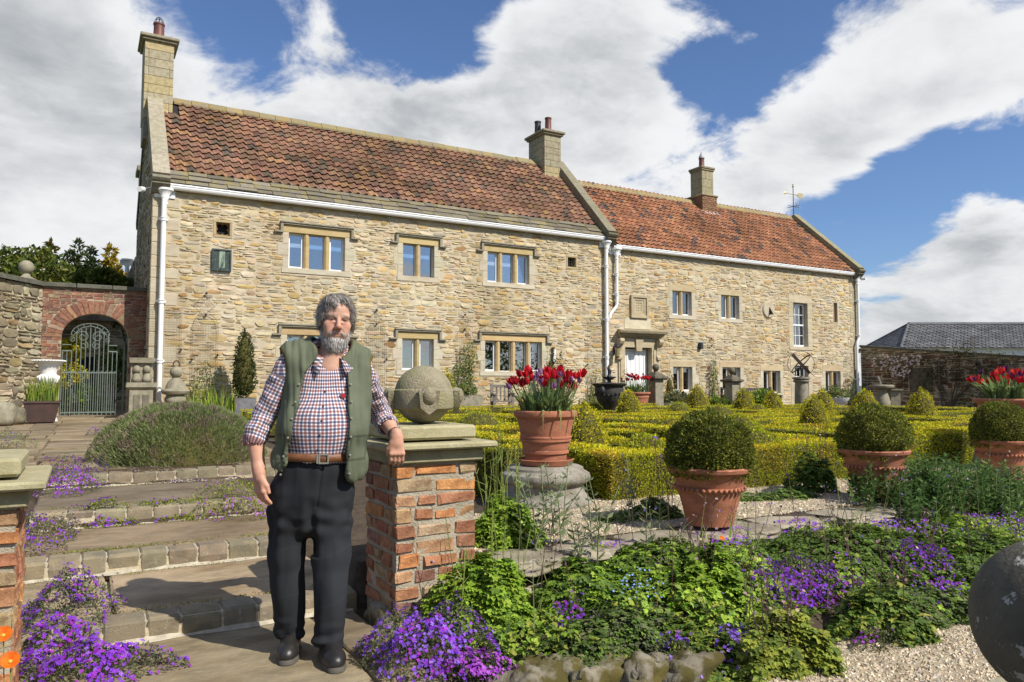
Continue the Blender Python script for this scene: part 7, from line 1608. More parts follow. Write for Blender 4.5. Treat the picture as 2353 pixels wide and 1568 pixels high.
# ---- trousers
ft = Field(np.arange(-.26, .28, .006), np.arange(-.26, .26, .006), np.arange(.02, 1.03, .0065)); ft.ell((.035, -.005, .93), (.195, .140, .15), 0); ft.ell((.012, -.0, .80), (.195, .125, .15), .05)
ft.chain([(-.09, .02, .80), (-.104, .035, .50), (-.082, .085, .115)], [.110, .086, .068], .03); ft.chain([(.108, .0, .80), (.112, -.030, .50), (.104, -.060, .10)], [.114, .095, .080], .03); ft.ell((.012, -.01, .69), (.10, .10, .10), .05)
ft.cut(lambda X, Y, Z: np.where(X < .012, .085, .055)-Z+0*Y); ft.cut(lambda X, Y, Z: Z-1.0+0*X+0*Y)
Vt, Ft = ft.mesh(); Vt = relax(Vt, Ft, 2); Nt = vnormals(Vt, Ft); lo = np.clip((.35-Vt[:, 2])/.3, 0, 1)
tf = nz3(Vt, (9, 9, 2.2), 1.)*.014-.010*np.abs(nz3(Vt, (11, 11, 2.6), 21.))+nz3(Vt, (10, 10, 26), 2.)*.020*np.clip((.22-Vt[:, 2])/.12, 0, 1)+nz3(Vt, (11, 11, 20), 7.)*.018*np.exp(-((Vt[:, 2]-.68)/.09)**2)+nz3(Vt, (18, 18, 4), 11.)*.008
tf = tf-.026*np.exp(-((Vt[:, 0]-.012)/.022)**2)*np.clip((.80-Vt[:, 2])/.12, 0, 1)*(Vt[:, 1] < .02)*(Vt[:, 2] > .5)-.006*np.exp(-((Vt[:, 0]-.045+.12*(.82-Vt[:, 2]))/.006)**2)*(Vt[:, 2] > .74)*(Vt[:, 1] < 0)+.010*nz3(Vt, (8, 8, 14), 31.)*np.exp(-((Vt[:, 2]-.72)/.07)**2)
Vt = Vt+Nt*tf[:, None]; Ct = np.tile(np.array([.018, .0195, .022]), (len(Vt), 1)); kz = Vt[:, 2]+.02*np.sin(Vt[:, 0]*22); kn = ((np.abs(kz-.53) < .0035) | (np.abs(kz-.29) < .0035)) & (Vt[:, 1] < .03); Ct[kn] = (.022, .024, .027); fade = np.exp(-((Vt[:, 2]-.42)/.12)**2)[:, None]; Ct = Ct*(1+.5*fade)
MAT['trouser'] = M('charcoal_work_trousers', (1, 1, 1), rough=.85, bump=.2, bscale=200, bdist=.002, attr=True, spec=.25); tro = mkobj('trousers', new_mesh('trousers', Vt, Ft, Ct, smooth=True), MAT['trouser'], man)
# belt
bl = MB(); n_ = 48; pts = []
for i in range(n_):
    a = i*2*math.pi/n_; pts.append((.036+.200*math.cos(a), -.006+.146*math.sin(a)))
V = []
for (x, y) in pts:
    dd = unit((x-.036, y+.006, 0)); tz = .988-.03*(x-.05)
    for (o, z) in ((0, -.02), (.006, -.018), (.006, .018), (0, .02)): V.append((x+dd[0]*o, y+dd[1]*o, tz+z))
bl.add(V, [[i*4+j, ((i+1) % n_)*4+j, ((i+1) % n_)*4+j+1, i*4+j+1] for i in range(n_) for j in range(3)])
MAT['leather'] = M('brown_leather', (.19, .075, .028), (.11, .042, .017), rough=.5, scale=25, bump=.2, bscale=150, spec=.45); be_ = bl.build('belt', MAT['leather'], man, smooth=True)
m = MB(); frame_bars(m, -.024, .024, -.024, .024, 0, .007, .006); m.box((-.034, .001, -.022), (-.026, .006, .022)); m.build('buckle', MAT['brass'], be_).location = (.066, -.162, .985)
# shoes
MAT['shoe'] = M('black_shoe_leather', (.016, .015, .014), (.026, .024, .022), rough=.38, scale=12, bump=.2, bscale=90, spec=.5); MAT['sole'] = M('grey_sole', (.09, .08, .065), rough=.8, bump=.2)
for (hl, te, wd_) in (((-.070, .165), (-.095, -.100), 1.), ((.098, .035), (.140, -.262), 1.05)):
    hl, te = np.array(hl), np.array(te); d = te-hl; L = np.linalg.norm(d); d /= L; P_ = lambda t, z, s=0.: (hl[0]+d[0]*L*t-d[1]*s, hl[1]+d[1]*L*t+d[0]*s, z)
    f = Field(np.arange(min(hl[0], te[0])-.09, max(hl[0], te[0])+.09, .005), np.arange(te[1]-.06, hl[1]+.07, .005), np.arange(0, .19, .005))
    f.cone(P_(.12, .055), P_(.35, .058), .046*wd_, .046*wd_, .02); f.cone(P_(.35, .058), P_(.74, .042), .046*wd_, .047*wd_, .02); f.cone(P_(.74, .040), P_(.86, .036), .049*wd_, .040*wd_, .02); f.cone(P_(.2, .09), P_(.22, .15), .045, .05, .02); f.cone(P_(.35, .09), P_(.62, .065), .03, .03, .02)
    f.cut(lambda X, Y, Z: .024-Z+0*X+0*Y); f.cut(lambda X, Y, Z: Z-.145+0*X+0*Y); Vq, Fq = f.mesh(); Vq = relax(Vq, Fq, 2); sh = mkobj('shoe', new_mesh('shoe', Vq, Fq, None, smooth=True), MAT['shoe'], man)
    f = Field(np.arange(min(hl[0], te[0])-.09, max(hl[0], te[0])+.09, .005), np.arange(te[1]-.06, hl[1]+.07, .005), np.arange(-.012, .05, .004)); f.cone(P_(.12, .0), P_(.74, .0), .049*wd_, .052*wd_, 0); f.cone(P_(.74, 0), P_(.87, 0), .052*wd_, .043*wd_, .01); f.cut(lambda X, Y, Z: np.maximum(Z-.03, .0-Z)+0*X+0*Y); Vq, Fq = f.mesh(); mkobj('sole', new_mesh('sole', Vq, Fq, None, smooth=False), MAT['sole'], sh)
    lc = MB()
    for k, t in enumerate((.42, .50, .58)): lc.tube([P_(t, .088-.008*k, -.02), P_(t+.02, .100-.010*k, 0), P_(t, .088-.008*k, .02)], .0028, 5)
    lc.build('laces', MAT['iron'], sh)
# wrist watch
wx = RW+unit(RE-RW)*.022; ax2 = unit(RE-RW); e1 = unit(np.cross(ax2, (1, 0, 0))); e2 = np.cross(ax2, e1); V = []; n_ = 24
for i in range(n_):
    a = i*2*math.pi/n_
    for (r, h) in ((.030, -.010), (.0345, -.009), (.0345, .009), (.030, .010)): V.append(wx+(e1*math.cos(a)+e2*math.sin(a))*r+ax2*h)
wt = MB().add(V, [[i*4+j, ((i+1) % n_)*4+j, ((i+1) % n_)*4+j+1, i*4+j+1] for i in range(n_) for j in range(3)]).build('watch', MAT['iron'], man); c = wx+np.array([.012, -.012, .034]); MB().lathe([(0, -.004), (.017, -.004), (.018, .002), (.015, .005), (0, .005)], c, 16).build('watch_face', MAT['brass'], wt)
# cuff linings
# ================================================================ planting
def surf(x, y):
    x = np.asarray(x, float); y = np.asarray(y, float); return np.where((x > PX0) & (x < PX1), path_z(y), ground_h(x, y))
def gpt(px, py):
    d = ray(px, py); t = np.arange(1.5, 30, .01); P = OO+d*t[:, None]; h = surf(P[:, 0], P[:, 1]); i = np.argmax(P[:, 2] < h); return P[i]
AUB = [((.20, .035, .52), 5), ((.27, .05, .58), 3), ((.34, .03, .46), 2.5), ((.30, .12, .62), 1.5)]; AUBP = [((.42, .08, .55), 3), ((.33, .05, .50), 3), ((.5, .16, .6), 1)]; AUBL = [((.27, .13, .66), 4), ((.21, .07, .58), 3), ((.36, .2, .7), 1.5)]
GREY = [((.13, .15, .07), 4), ((.18, .20, .09), 3), ((.09, .11, .05), 2), ((.25, .24, .11), 1.3)]; BRIGHT = [((.27, .40, .04), 5), ((.19, .31, .035), 4), ((.36, .48, .06), 3), ((.11, .19, .025), 1.5)]; MID = [((.14, .22, .04), 5), ((.10, .165, .032), 4), ((.20, .29, .055), 3), ((.06, .105, .024), 1.6)]; YELG = [((.30, .34, .05), 4), ((.22, .28, .045), 3), ((.38, .38, .07), 2), ((.13, .18, .035), 2)]
def dome_pts(c, rx, ry, h, n, rot=0., inner=.35, base=surf):
    r = np.sqrt(rng.random(n)); a = rng.uniform(0, 6.283, n); edge = 1+.22*np.sin(a*3+c[0]*9)+.13*np.sin(a*7+c[1]*5); x, y = r*np.cos(a)*rx*edge, r*np.sin(a)*ry*edge
    ca, sa = math.cos(rot), math.sin(rot); X = c[0]+x*ca-y*sa; Y = c[1]+x*sa+y*ca; dz = h*(1-r**2.2)**.7; lump = 1+.55*fbm(np.stack([X, Y, 0*X], 1), 8., c[0])+.35*fbm(np.stack([X, Y, 0*X], 1), 21., c[0]); z = base(X, Y)+dz*lump*np.where(rng.random(n) < inner, rng.uniform(.3, 1, n), 1.)
    N = nrmz(np.stack([r*np.cos(a)*ca-r*np.sin(a)*sa, r*np.cos(a)*sa+r*np.sin(a)*ca, np.full(n, .75)], 1)); return np.stack([X, Y, z], 1), N, r
def petalsVF(P, N, s, k=4):
    n = len(P); T = nrmz(np.cross(N, rvec(n))); B = np.cross(N, T); Vs_ = []; s = np.broadcast_to(s, (n,))[:, None]
    for j in range(k):
        a = j*2*math.pi/k; d = T*math.cos(a)+B*math.sin(a); e = -T*math.sin(a)+B*math.cos(a); Vs_.append(np.stack([P, P+d*s*.62+e*s*.46+N*s*.12, P+d*s+N*s*.10, P+d*s*.62-e*s*.46+N*s*.12], 1))
    V = np.stack(Vs_, 1).reshape(-1, 3); F = (np.arange(n*k)*4)[:, None]+np.arange(4)[None]; return V, F
def aubrieta(c, rx, ry, h, nl, nf, label, rot=0., fp=AUB, lp=GREY, leaf=.014, fs=.0095, group='aubrieta mounds'):
    t = thing('aubrieta_clump', label, 'flowers', group); P, N, r = dome_pts(c, rx, ry, h, nl, rot)
    L = leaf*rng.uniform(.7, 1.5, nl); V, F = leafVF(P-N*.01, nrmz(N+rvec(nl)*.9), L, L*.5); leaf_obj('foliage', V, F, lcol(nl, lp), t)['kind'] = 'stuff'
    P, N, r = dome_pts(c, rx*.97, ry*.97, h, nf, rot, .1); pt = fbm(P, 7., c[1]*3); ok = pt+rng.normal(0, .12, nf) > -.12; P, N = P[ok], N[ok]; P = P+N*rng.uniform(.006, .022, (len(P), 1))
    V, F = petalsVF(P, nrmz(N+rvec(len(P))*.55), fs*rng.uniform(.75, 1.2, len(P))); mkobj('flowers', new_mesh('flowers', V, F, np.repeat(lcol(len(P), fp, .1), 16, 0)), MAT['petal'], t)['kind'] = 'stuff'
    return t
def aub_px(px, py, wpx, hpx, h, nl, nf, label, **k):
    c = gpt(px, py); dep = (c-OO)@FW; rx = wpx/PF*dep/2; ry = max(.1, min(hpx/PF*dep/2*dep/1.1*.6, .6)); return aubrieta(c, rx, k.pop('ry', ry), h, nl, nf, label, rot=-PSI*.4, **k)
aub_px(150, 1440, 190, 0, .20, 3800, 1500, 'deep purple aubrieta spilling beside the orange poppies and lower step', ry=.42)
aub_px(210, 1560, 330, 0, .13, 3400, 1500, 'purple aubrieta mat on the paving at the foot of the steps', ry=.20)
aub_px(95, 1250, 150, 0, .16, 3600, 420, 'sparse straggling aubrieta with dry stems beside the middle steps', ry=.5, lp=GREY+[((.42, .32, .22), 3)])
aub_px(130, 1130, 210, 0, .20, 3600, 1300, 'magenta purple aubrieta below the top step behind the capped pier', ry=.42, fp=AUB+AUBP)
aub_px(250, 1195, 120, 0, .07, 1100, 220, 'low aubrieta patch growing in the joint of a middle step', ry=.08, lp=YELG)
aub_px(400, 1190, 150, 0, .05, 1000, 60, 'yellow green mossy cushion along the step joint', ry=.06, lp=YELG)
aub_px(535, 1165, 170, 0, .17, 2800, 420, 'pinkish aubrieta cushion behind the leaning man', ry=.30, fp=AUBP, lp=YELG)
aub_px(540, 1062, 110, 0, .16, 1800, 700, 'violet aubrieta at the foot of the lavender bush', ry=.22, fp=AUBL)
aub_px(238, 1000, 70, 0, .12, 900, 330, 'small violet aubrieta tuft on the walk beside the lavender', ry=.2)
aub_px(375, 1100, 190, 0, .035, 900, 240, 'flat pale lilac thyme along the top step', ry=.06, fp=[((.50, .36, .55), 3), ((.4, .3, .42), 2)], lp=[((.14, .11, .06), 3), ((.2, .14, .08), 2)], fs=.006)
aub_px(20, 1040, 120, 0, .25, 1500, 120, 'leafy aubrieta edge behind the capped pier', ry=.3, lp=MID)
aub_px(985, 1530, 330, 0, .22, 6000, 2300, 'big lilac aubrieta mound at the foot of the brick pier', ry=.26, fp=AUBL+AUB)
aub_px(1020, 1430, 110, 0, .2, 1500, 380, 'upright violet aubrieta spray against the brick pier', ry=.1, fp=AUBL)
aub_px(1080, 1560, 190, 0, .10, 2200, 900, 'magenta aubrieta trailing over the mossy rocks', ry=.14, fp=AUBP)
# moss and grit in the joints behind the step nosings
for (y_, z_, lab, dn_) in ((4.62, .11, 'moss line behind the lowest step nosing', 500), (5.80, .23, 'thick yellow moss line behind the second step nosing', 1500), (6.97, .36, 'moss and seedlings behind the third step nosing', 900), (8.30, .36, 'moss at the foot of the top step', 500), (5.55, .11, 'grit and dry moss under the second step', 500)):
    t = thing('moss_strip', lab, 'moss'); x_ = rng.uniform(-.25, 1.4, dn_); kp = fbm(np.stack([x_, 0*x_+y_, 0*x_], 1), 3., y_)+rng.normal(0, .2, dn_) > -.05; x_ = x_[kp]; n_ = len(x_); P = np.stack([x_, y_+rng.normal(0, .016, n_), np.full(n_, z_)+rng.uniform(0, .016, n_)], 1); s_ = rng.uniform(.006, .014, n_); V, F = leafVF(P, nrmz(rvec(n_)+np.array([0, -.2, .7])), s_, s_*.7); leaf_obj('moss', V, F, lcol(n_, YELG+[((.22, .14, .06), 3), ((.30, .26, .12), 2)]), t)['kind'] = 'stuff'
# ---------------------------------------------------------------- flower bed
def lobedVF(P, N, s, k=3, spread=52., tri=False):
    n = len(P); T = nrmz(np.cross(N, rvec(n))); B = np.cross(N, T); s = np.broadcast_to(s, (n,))[:, None]; out = []
    for j in range(k):
        a = math.radians((j-(k-1)/2)*spread); d = T*math.cos(a)+B*math.sin(a); e = -T*math.sin(a)+B*math.cos(a); q = 1. if j == (k-1)/2 else .85
        out.append(np.stack([P, P+d*s*q*.62+e*s*.30*q+N*s*.05, P+d*s*q-N*s*.08, P+d*s*q*.62-e*s*.30*q+N*s*.05], 1))
    return np.stack(out, 1).reshape(-1, 3), (np.arange(n*k)*4)[:, None]+np.arange(4)[None]
def leafy(name, px, py, wpx, h, n, size, pl, label, cat='plant', ry=.25, k=3, group=None, stems=0, sh=.4, flower=None, fcol=None, scol=(.16, .12, .07), rx=None):
    c = gpt(px, py); dep = (c-OO)@FW; rx = rx or wpx/PF*dep/2; t = thing(name, label, cat, group)
    P, N, r = dome_pts(c, rx, ry, h, n, -PSI*.4, .6); N = nrmz(N*.55+np.array([0, 0, .7])+rvec(n)*.45); s = size*rng.uniform(.6, 1.25, n)
    V, F = lobedVF(P, N, s, k); leaf_obj('foliage', V, F, lcol(n, pl), t, k=4*k)['kind'] = 'stuff'
    if stems:
        m = MB(); fl = []
        for i in range(stems):
            a, q = rng.uniform(0, 6.28), math.sqrt(rng.random())*.8; x, y = c[0]+rx*q*math.cos(a), c[1]+ry*q*math.sin(a); z = float(surf(x, y)); hh = sh*rng.uniform(.6, 1.15); lean = rng.normal(0, .07, 2)
            p = [np.array([x, y, z]), np.array([x+lean[0]*.4, y+lean[1]*.4, z+hh*.5]), np.array([x+lean[0], y+lean[1], z+hh])]; cl = np.array(scol)*rng.uniform(.7, 1.3); m.tube(p, [.0032, .0026, .0018], 4, cl, False); fl.append(p[2])
            for b in range(3):
                q0 = p[1]+(p[2]-p[1])*rng.uniform(0, .8); e = q0+np.array([rng.normal(0, .03), rng.normal(0, .03), rng.uniform(.03, .08)]); m.tube([q0, e], [.0018, .0012], 4, cl, False); fl.append(e)
        m.build('stems', MAT['stem'], t)['kind'] = 'stuff'
        if flower:
            fl = np.array(fl)[rng.random(len(fl)) < flower]; n2 = len(fl)
            if n2: V, F = petalsVF(fl, nrmz(rvec(n2)+np.array([0, -.4, .2])), .011, 5); mkobj('flowers', new_mesh('flowers', V, F, np.repeat(lcol(n2, fcol, .1), 20, 0)), MAT['petal'], t)['kind'] = 'stuff'
    return t
COLF = [((.16, .10, .42), 3), ((.10, .07, .30), 2), ((.35, .25, .40), 1)]; BUDF = [((.42, .26, .26), 3), ((.35, .22, .26), 2), ((.45, .36, .2), 1)]
leafy('columbine_clump', 1115, 1440, 230, .34, 2600, .040, BRIGHT, 'bright green columbine clump beside the front of the brick pier', ry=.17, stems=14, sh=.62, scol=(.24, .30, .07), k=5)
leafy('columbine_clump', 1160, 1250, 150, .26, 1500, .042, BRIGHT, 'bright green columbine clump beside the back of the brick pier', ry=.22, k=5, stems=16, sh=.75, scol=(.24, .30, .07))
leafy('columbine_clump', 1640, 1390, 180, .24, 1500, .045, BRIGHT, 'pale green geranium leaves below the first terracotta pot', ry=.2, k=5, stems=10, sh=.5, scol=(.10, .055, .05), flower=.5, fcol=BUDF)
leafy('columbine_clump', 1790, 1530, 240, .22, 1700, .042, YELG, 'yellow green columbine clump near the mossy rocks', ry=.22, k=5, stems=12, sh=.5, scol=(.11, .06, .055), flower=.5, fcol=BUDF)
leafy('columbine_clump', 2030, 1460, 200, .24, 1500, .042, YELG[1:]+MID, 'green columbine clump among the purple aubrieta', ry=.2, k=5, stems=12, sh=.55, scol=(.11, .06, .055), flower=.5, fcol=BUDF)
leafy('columbine_clump', 1330, 1390, 200, .2, 1300, .038, MID+BRIGHT, 'mixed green leaves and grass blades in the bed by the pier', ry=.2, k=5)
leafy('columbine_clump', 1870, 1130, 120, .30, 1000, .04, MID, 'dark leafy columbine growing against the front hedge', ry=.2, k=5, stems=9, sh=.62, scol=(.10, .05, .05), flower=.6, fcol=BUDF)
leafy('columbine_clump', 1500, 1190, 120, .14, 600, .035, MID, 'flowering columbine with violet bells before the first pot', ry=.15, k=5, stems=8, sh=.62, scol=(.11, .05, .05), flower=.75, fcol=COLF)
leafy('fern_geranium', 2000, 1300, 620, .16, 9000, .034, MID, 'mass of fine ferny green leaves along the retaining wall', ry=.36, k=3, stems=26, sh=.36, scol=(.13, .08, .06), flower=.3, fcol=BUDF)
leafy('fern_geranium', 1550, 1330, 420, .15, 5000, .034, MID+BRIGHT, 'green ferny leaves in the bed below the first pot', ry=.28, k=3, stems=14, sh=.4, scol=(.12, .07, .06), flower=.35, fcol=BUDF)
leafy('fern_geranium', 2320, 1330, 420, .18, 7000, .034, MID, 'dense dark green leaves below the end of the low wall', ry=.5, k=3, stems=10, sh=.3, scol=(.12, .08, .06), flower=.4, fcol=COLF)
leafy('fern_geranium', 1420, 1480, 420, .12, 4600, .03, MID+GREY, 'low grey green foliage spreading above the mossy rocks', ry=.22, k=3)
leafy('fern_geranium', 2120, 1420, 360, .14, 3600, .032, MID+GREY, 'green foliage edging the gravel near the dark ball', ry=.26, k=3)
leafy('fern_geranium', 1640, 1500, 300, .12, 2600, .032, MID+YELG, 'green foliage between the columbines over the bed front', ry=.2, k=3)
leafy('low_weeds', 1780, 1150, 300, .08, 1200, .028, MID, 'low weeds between the gravel and the flat wall stones', ry=.12, k=3)
leafy('low_weeds', 1480, 1195, 260, .07, 900, .026, MID+YELG, 'small seedlings in the gravel near the stone pedestal', ry=.14, k=3, stems=12, sh=.3, scol=(.14, .07, .06), flower=.3, fcol=BUDF)
aub_px(1330, 1430, 180, 0, .12, 1600, 420, 'scattered purple aubrieta with blue forget me nots in the bed', ry=.14, lp=MID); aub_px(1850, 1370, 330, 0, .17, 3400, 1500, 'wide band of violet aubrieta below the low wall', ry=.2); aub_px(2110, 1330, 260, 0, .18, 2600, 1300, 'violet aubrieta drift beside the dark stone ball', ry=.26); aub_px(1690, 1530, 160, 0, .16, 1500, 420, 'loose lilac aubrieta among yellow green leaves', ry=.14, fp=AUBL)
aub_px(1560, 1545, 120, 0, .14, 1100, 260, 'lilac aubrieta hanging over the mossy rocks', ry=.1, fp=AUBL); aub_px(1960, 1400, 160, 0, .13, 1200, 420, 'magenta aubrieta patch between columbine clumps', ry=.14, fp=AUBP); aub_px(2230, 1290, 160, 0, .1, 900, 160, 'sparse violet flowers in the dark leaves by the low wall', ry=.2); aub_px(2010, 1490, 150, 0, .08, 900, 90, 'sparse aubrieta at the gravel edge', ry=.1, fp=AUBP)
# continuous low cover over the whole bed
gc = thing('ground_cover', 'mixed low green weeds and leaves covering the flower bed soil', 'plants'); n_ = 30000
x = rng.uniform(1.72, 9.0, n_)**1.; x = 1.72+(x-1.72)**1.0; y = rng.uniform(2.2, 4.0, n_); ok = (y > bed_front(x)+.05) & (y > 2.75-.03*(x-3)) & ~((x < 2.02) & (y > 3.9)); x, y = x[ok], y[ok]; n_ = len(x); Pq = np.stack([x, y, 0*x], 1)
hh = np.clip(.10+.22*fbm(Pq, 2.2, 4.)+.10*fbm(Pq, 7., 9.), .0, .4)*np.interp(x, [1.7, 2.6], [.7, 1.])*np.interp(y, [3.2, 3.85], [1., .2]); P = np.stack([x, y, ground_h(x, y)+hh*rng.uniform(.2, 1, n_)**.5], 1); N = nrmz(rvec(n_)*.55+np.array([0, -.15, .8])); s_ = rng.uniform(.016, .04, n_); V, F = lobedVF(P, N, s_, 3); C = lcol(n_, MID+BRIGHT+YELG[:3])*(1.15+.5*fbm(Pq, 1.6, 14.)[:, None]); leaf_obj('foliage', V, F, C.clip(0, 1), gc, k=12)['kind'] = 'stuff'
m = MB(); bq = []
for k in range(120):
    i = rng.integers(0, n_); b = np.array([x[i], y[i], float(ground_h(x[i], y[i]))]); h = rng.uniform(.22, .55); ln = rng.normal(0, .05, 2); e = b+np.array([ln[0], ln[1], h]); cl = pal([((.13, .075, .06), 3), ((.22, .24, .08), 2)], 1)[0]; m.tube([b, b+(e-b)*.5+np.array([rng.normal(0, .01), 0, 0]), e], [.003, .0025, .0016], 4, cl, False)
    for q in range(3): s2 = b+(e-b)*rng.uniform(.55, .95); e2 = s2+np.array([rng.normal(0, .035), rng.normal(0, .035), rng.uniform(.02, .06)]); m.tube([s2, e2], [.0016, .001], 4, cl, False); bq.append(e2)
m.build('stems', MAT['stem'], gc)['kind'] = 'stuff'; bq = np.array(bq); V, F = petalsVF(bq, nrmz(rvec(len(bq))+np.array([0, -.3, -.3])), .009, 5); mkobj('buds', new_mesh('buds', V, F, np.repeat(lcol(len(bq), BUDF+COLF, .1), 20, 0)), MAT['petal'], gc)['kind'] = 'stuff'
P2 = P[(fbm(Pq, 1.9, 22.) > .02) & (x > 2.5)]; P2 = P2[rng.random(len(P2)) < .42]+np.array([0, 0, .03]); V, F = petalsVF(P2, nrmz(rvec(len(P2))*.6+np.array([0, -.3, .8])), .0095*rng.uniform(.8, 1.2, len(P2))); mkobj('violet_flowers', new_mesh('violet_flowers', V, F, np.repeat(lcol(len(P2), AUB+AUBL, .1), 16, 0)), MAT['petal'], gc)['kind'] = 'stuff'
# grey-leaved valerian in front of the pedestal
vl = thing('valerian', 'tall grey green valerian stems in front of the stone pedestal', 'plant'); m = MB(); LP, LD, LS = [], [], []
for (px, py, n_) in ((1265, 1230, 9), (1330, 1290, 8), (1210, 1300, 4), (1400, 1250, 3), (1470, 1215, 3)):
    c0 = gpt(px, py)
    for i in range(n_):
        b = c0+np.array([rng.normal(0, .09), rng.normal(0, .09), 0]); b[2] = float(surf(b[0], b[1])); h = rng.uniform(.28, .52); ln = rng.normal(0, .08, 2); m.tube([b, b+np.array([ln[0]*.3, ln[1]*.3, h*.5]), b+np.array([ln[0], ln[1], h])], [.005, .004, .0025], 5, (.20, .22, .11), False)
        for j in range(7):
            t_ = .15+.13*j; p = b+np.array([ln[0]*t_*t_, ln[1]*t_*t_, h*t_]); a = j*1.57+rng.uniform(0, .6)
            for q in (0, math.pi): LP.append(p); LD.append((math.cos(a+q), math.sin(a+q), .55)); LS.append(.095*(1-.5*t_)*rng.uniform(.7, 1.2))
m.build('stems', MAT['stem'], vl)['kind'] = 'stuff'; V, F = leafVF(np.array(LP), nrmz(np.array(LD)), np.array(LS), np.array(LS)*.46, -.03, np.array([0, 0, 1.])); leaf_obj('foliage', V, F, lcol(len(LP), [((.17, .21, .10), 4), ((.22, .26, .13), 3), ((.12, .16, .08), 2)]), vl)['kind'] = 'stuff'
# phlox mass by the middle pot
ph = thing('phlox_clump', 'dense upright phlox with pointed dark green leaves beside the middle pot', 'plant'); LP, LD, LS = [], [], []; m = MB()
for i in range(330):
    px, py = rng.uniform(2085, 2420), rng.uniform(1165, 1215); b = gpt(px, py)+np.array([rng.normal(0, .1), rng.uniform(-.05, .55), 0]); b[2] = float(surf(b[0], b[1])); h = rng.uniform(.22, .42)*np.interp(px, [2085, 2150, 2400], [.75, 1.1, .85]); ln = rng.normal(0, .05, 2); m.tube([b, b+np.array([ln[0], ln[1], h])], [.004, .003], 4, (.09, .15, .04), False)
    for j in range(9):
        t_ = .2+.1*j; p = b+np.array([ln[0]*t_, ln[1]*t_, h*t_]); a = j*1.6+i
        for q in (0, math.pi): LP.append(p); LD.append((math.cos(a+q), math.sin(a+q), .5)); LS.append(.095*rng.uniform(.6, 1.15)*(1-.35*t_))
m.build('stems', MAT['stem'], ph)['kind'] = 'stuff'; V, F = leafVF(np.array(LP), nrmz(np.array(LD)), np.array(LS), np.array(LS)*.42, -.03, np.array([0, 0, 1.])); leaf_obj('foliage', V, F, lcol(len(LP), [((.075, .14, .035), 4), ((.10, .18, .045), 3), ((.15, .23, .06), 2), ((.05, .10, .025), 2)]), ph)['kind'] = 'stuff'
# grass blades in the bed
gb = thing('grass_tuft', 'thin arching grass blades in the middle of the flower bed', 'plant'); m = MB()
for (px, py, n_) in ((1330, 1400, 26), (1590, 1270, 14), (1720, 1260, 10), (1950, 1240, 16), (1250, 1420, 12)):
    c0 = gpt(px, py)
    for i in range(n_): strap_leaf(m, c0+np.array([rng.normal(0, .07), rng.normal(0, .07), 0]), rng.uniform(0, 6.28), rng.uniform(.15, .34), .009, rng.uniform(.3, .9), pal([((.22, .30, .06), 3), ((.38, .38, .14), 1.5), ((.14, .22, .04), 2)], 1)[0], 1.2, 5)
m.build('blades', MAT['leaf'], gb)['kind'] = 'stuff'
# forget-me-nots and orange poppies
fm = thing('forget_me_not', 'pale blue forget me nots among the bed foliage', 'flowers'); P = np.array([gpt(rng.uniform(1430, 1500), rng.uniform(1400, 1450))+np.array([rng.normal(0, .05), rng.normal(0, .05), rng.uniform(.14, .24)]) for _ in range(40)]); V, F = petalsVF(P, nrmz(rvec(40)*.4+np.array([0, -.5, .8])), .007, 5); mkobj('flowers', new_mesh('flowers', V, F, np.repeat(lcol(40, [((.22, .38, .75), 1)]), 20, 0)), MAT['petal'], fm)['kind'] = 'stuff'
MAT['poppy'] = M('orange_petal', (.85, .20, .012), (.75, .13, .01), rough=.6, scale=60, bump=0, trans=.3)
def poppy(p, s, label, base):
    t = thing('poppy', label, 'flower', 'orange poppies', loc=p); V = []; m = MB()
    for k in range(4):
        a = k*math.pi/2+.3
        for (r, z, w) in ((.08, 0, .2), (.6, .35, .85), (1., .62, .8)):
            for u in (-1, 0, 1): V.append((r*math.cos(a+u*w)*s, r*math.sin(a+u*w)*s, z*s+(.08*s if u else 0)))
    F = [[k*9+i*3+j, k*9+i*3+j+1, k*9+(i+1)*3+j+1, k*9+(i+1)*3+j] for k in range(4) for i in range(2) for j in range(2)]; m.add(V, F); m.build('petals', MAT['poppy'], t, smooth=True).rotation_euler.x = R(50); MB().lathe([(0, 0), (.2*s, .1*s), (.2*s, .3*s), (0, .38*s)], (0, 0, 0), 8, (.45, .38, .05)).build('centre', MAT['stem'], t).rotation_euler.x = R(50)
    MB().tube([(0, 0, 0), (.01, .0, -(p[2]-base)*.5), (.03, .01, -(p[2]-base))], .002, 5, (.18, .24, .06)).build('stem', MAT['stem'], t)
for (px, py, dep, s, lab) in ((8, 1462, 2.5, .028, 'orange poppy on a thin stem half open before the capped pier'), (24, 1522, 2.5, .03, 'wide open orange poppy at the foot of the capped pier')):
    q = OO+ray(px, py)*dep/(ray(px, py)@FW); poppy(tuple(q), s, lab, float(surf(q[0], q[1])))
for (px, py, lab) in ((1658, 1222, 'small orange poppy in the bed below the first pot'), (1035*1.0+300, 1050+14, 'small orange poppy in front of the stone pedestal')):
    q = gpt(px, py+90); q[2] += .2; poppy(tuple(q), .018, lab, q[2]-.2)
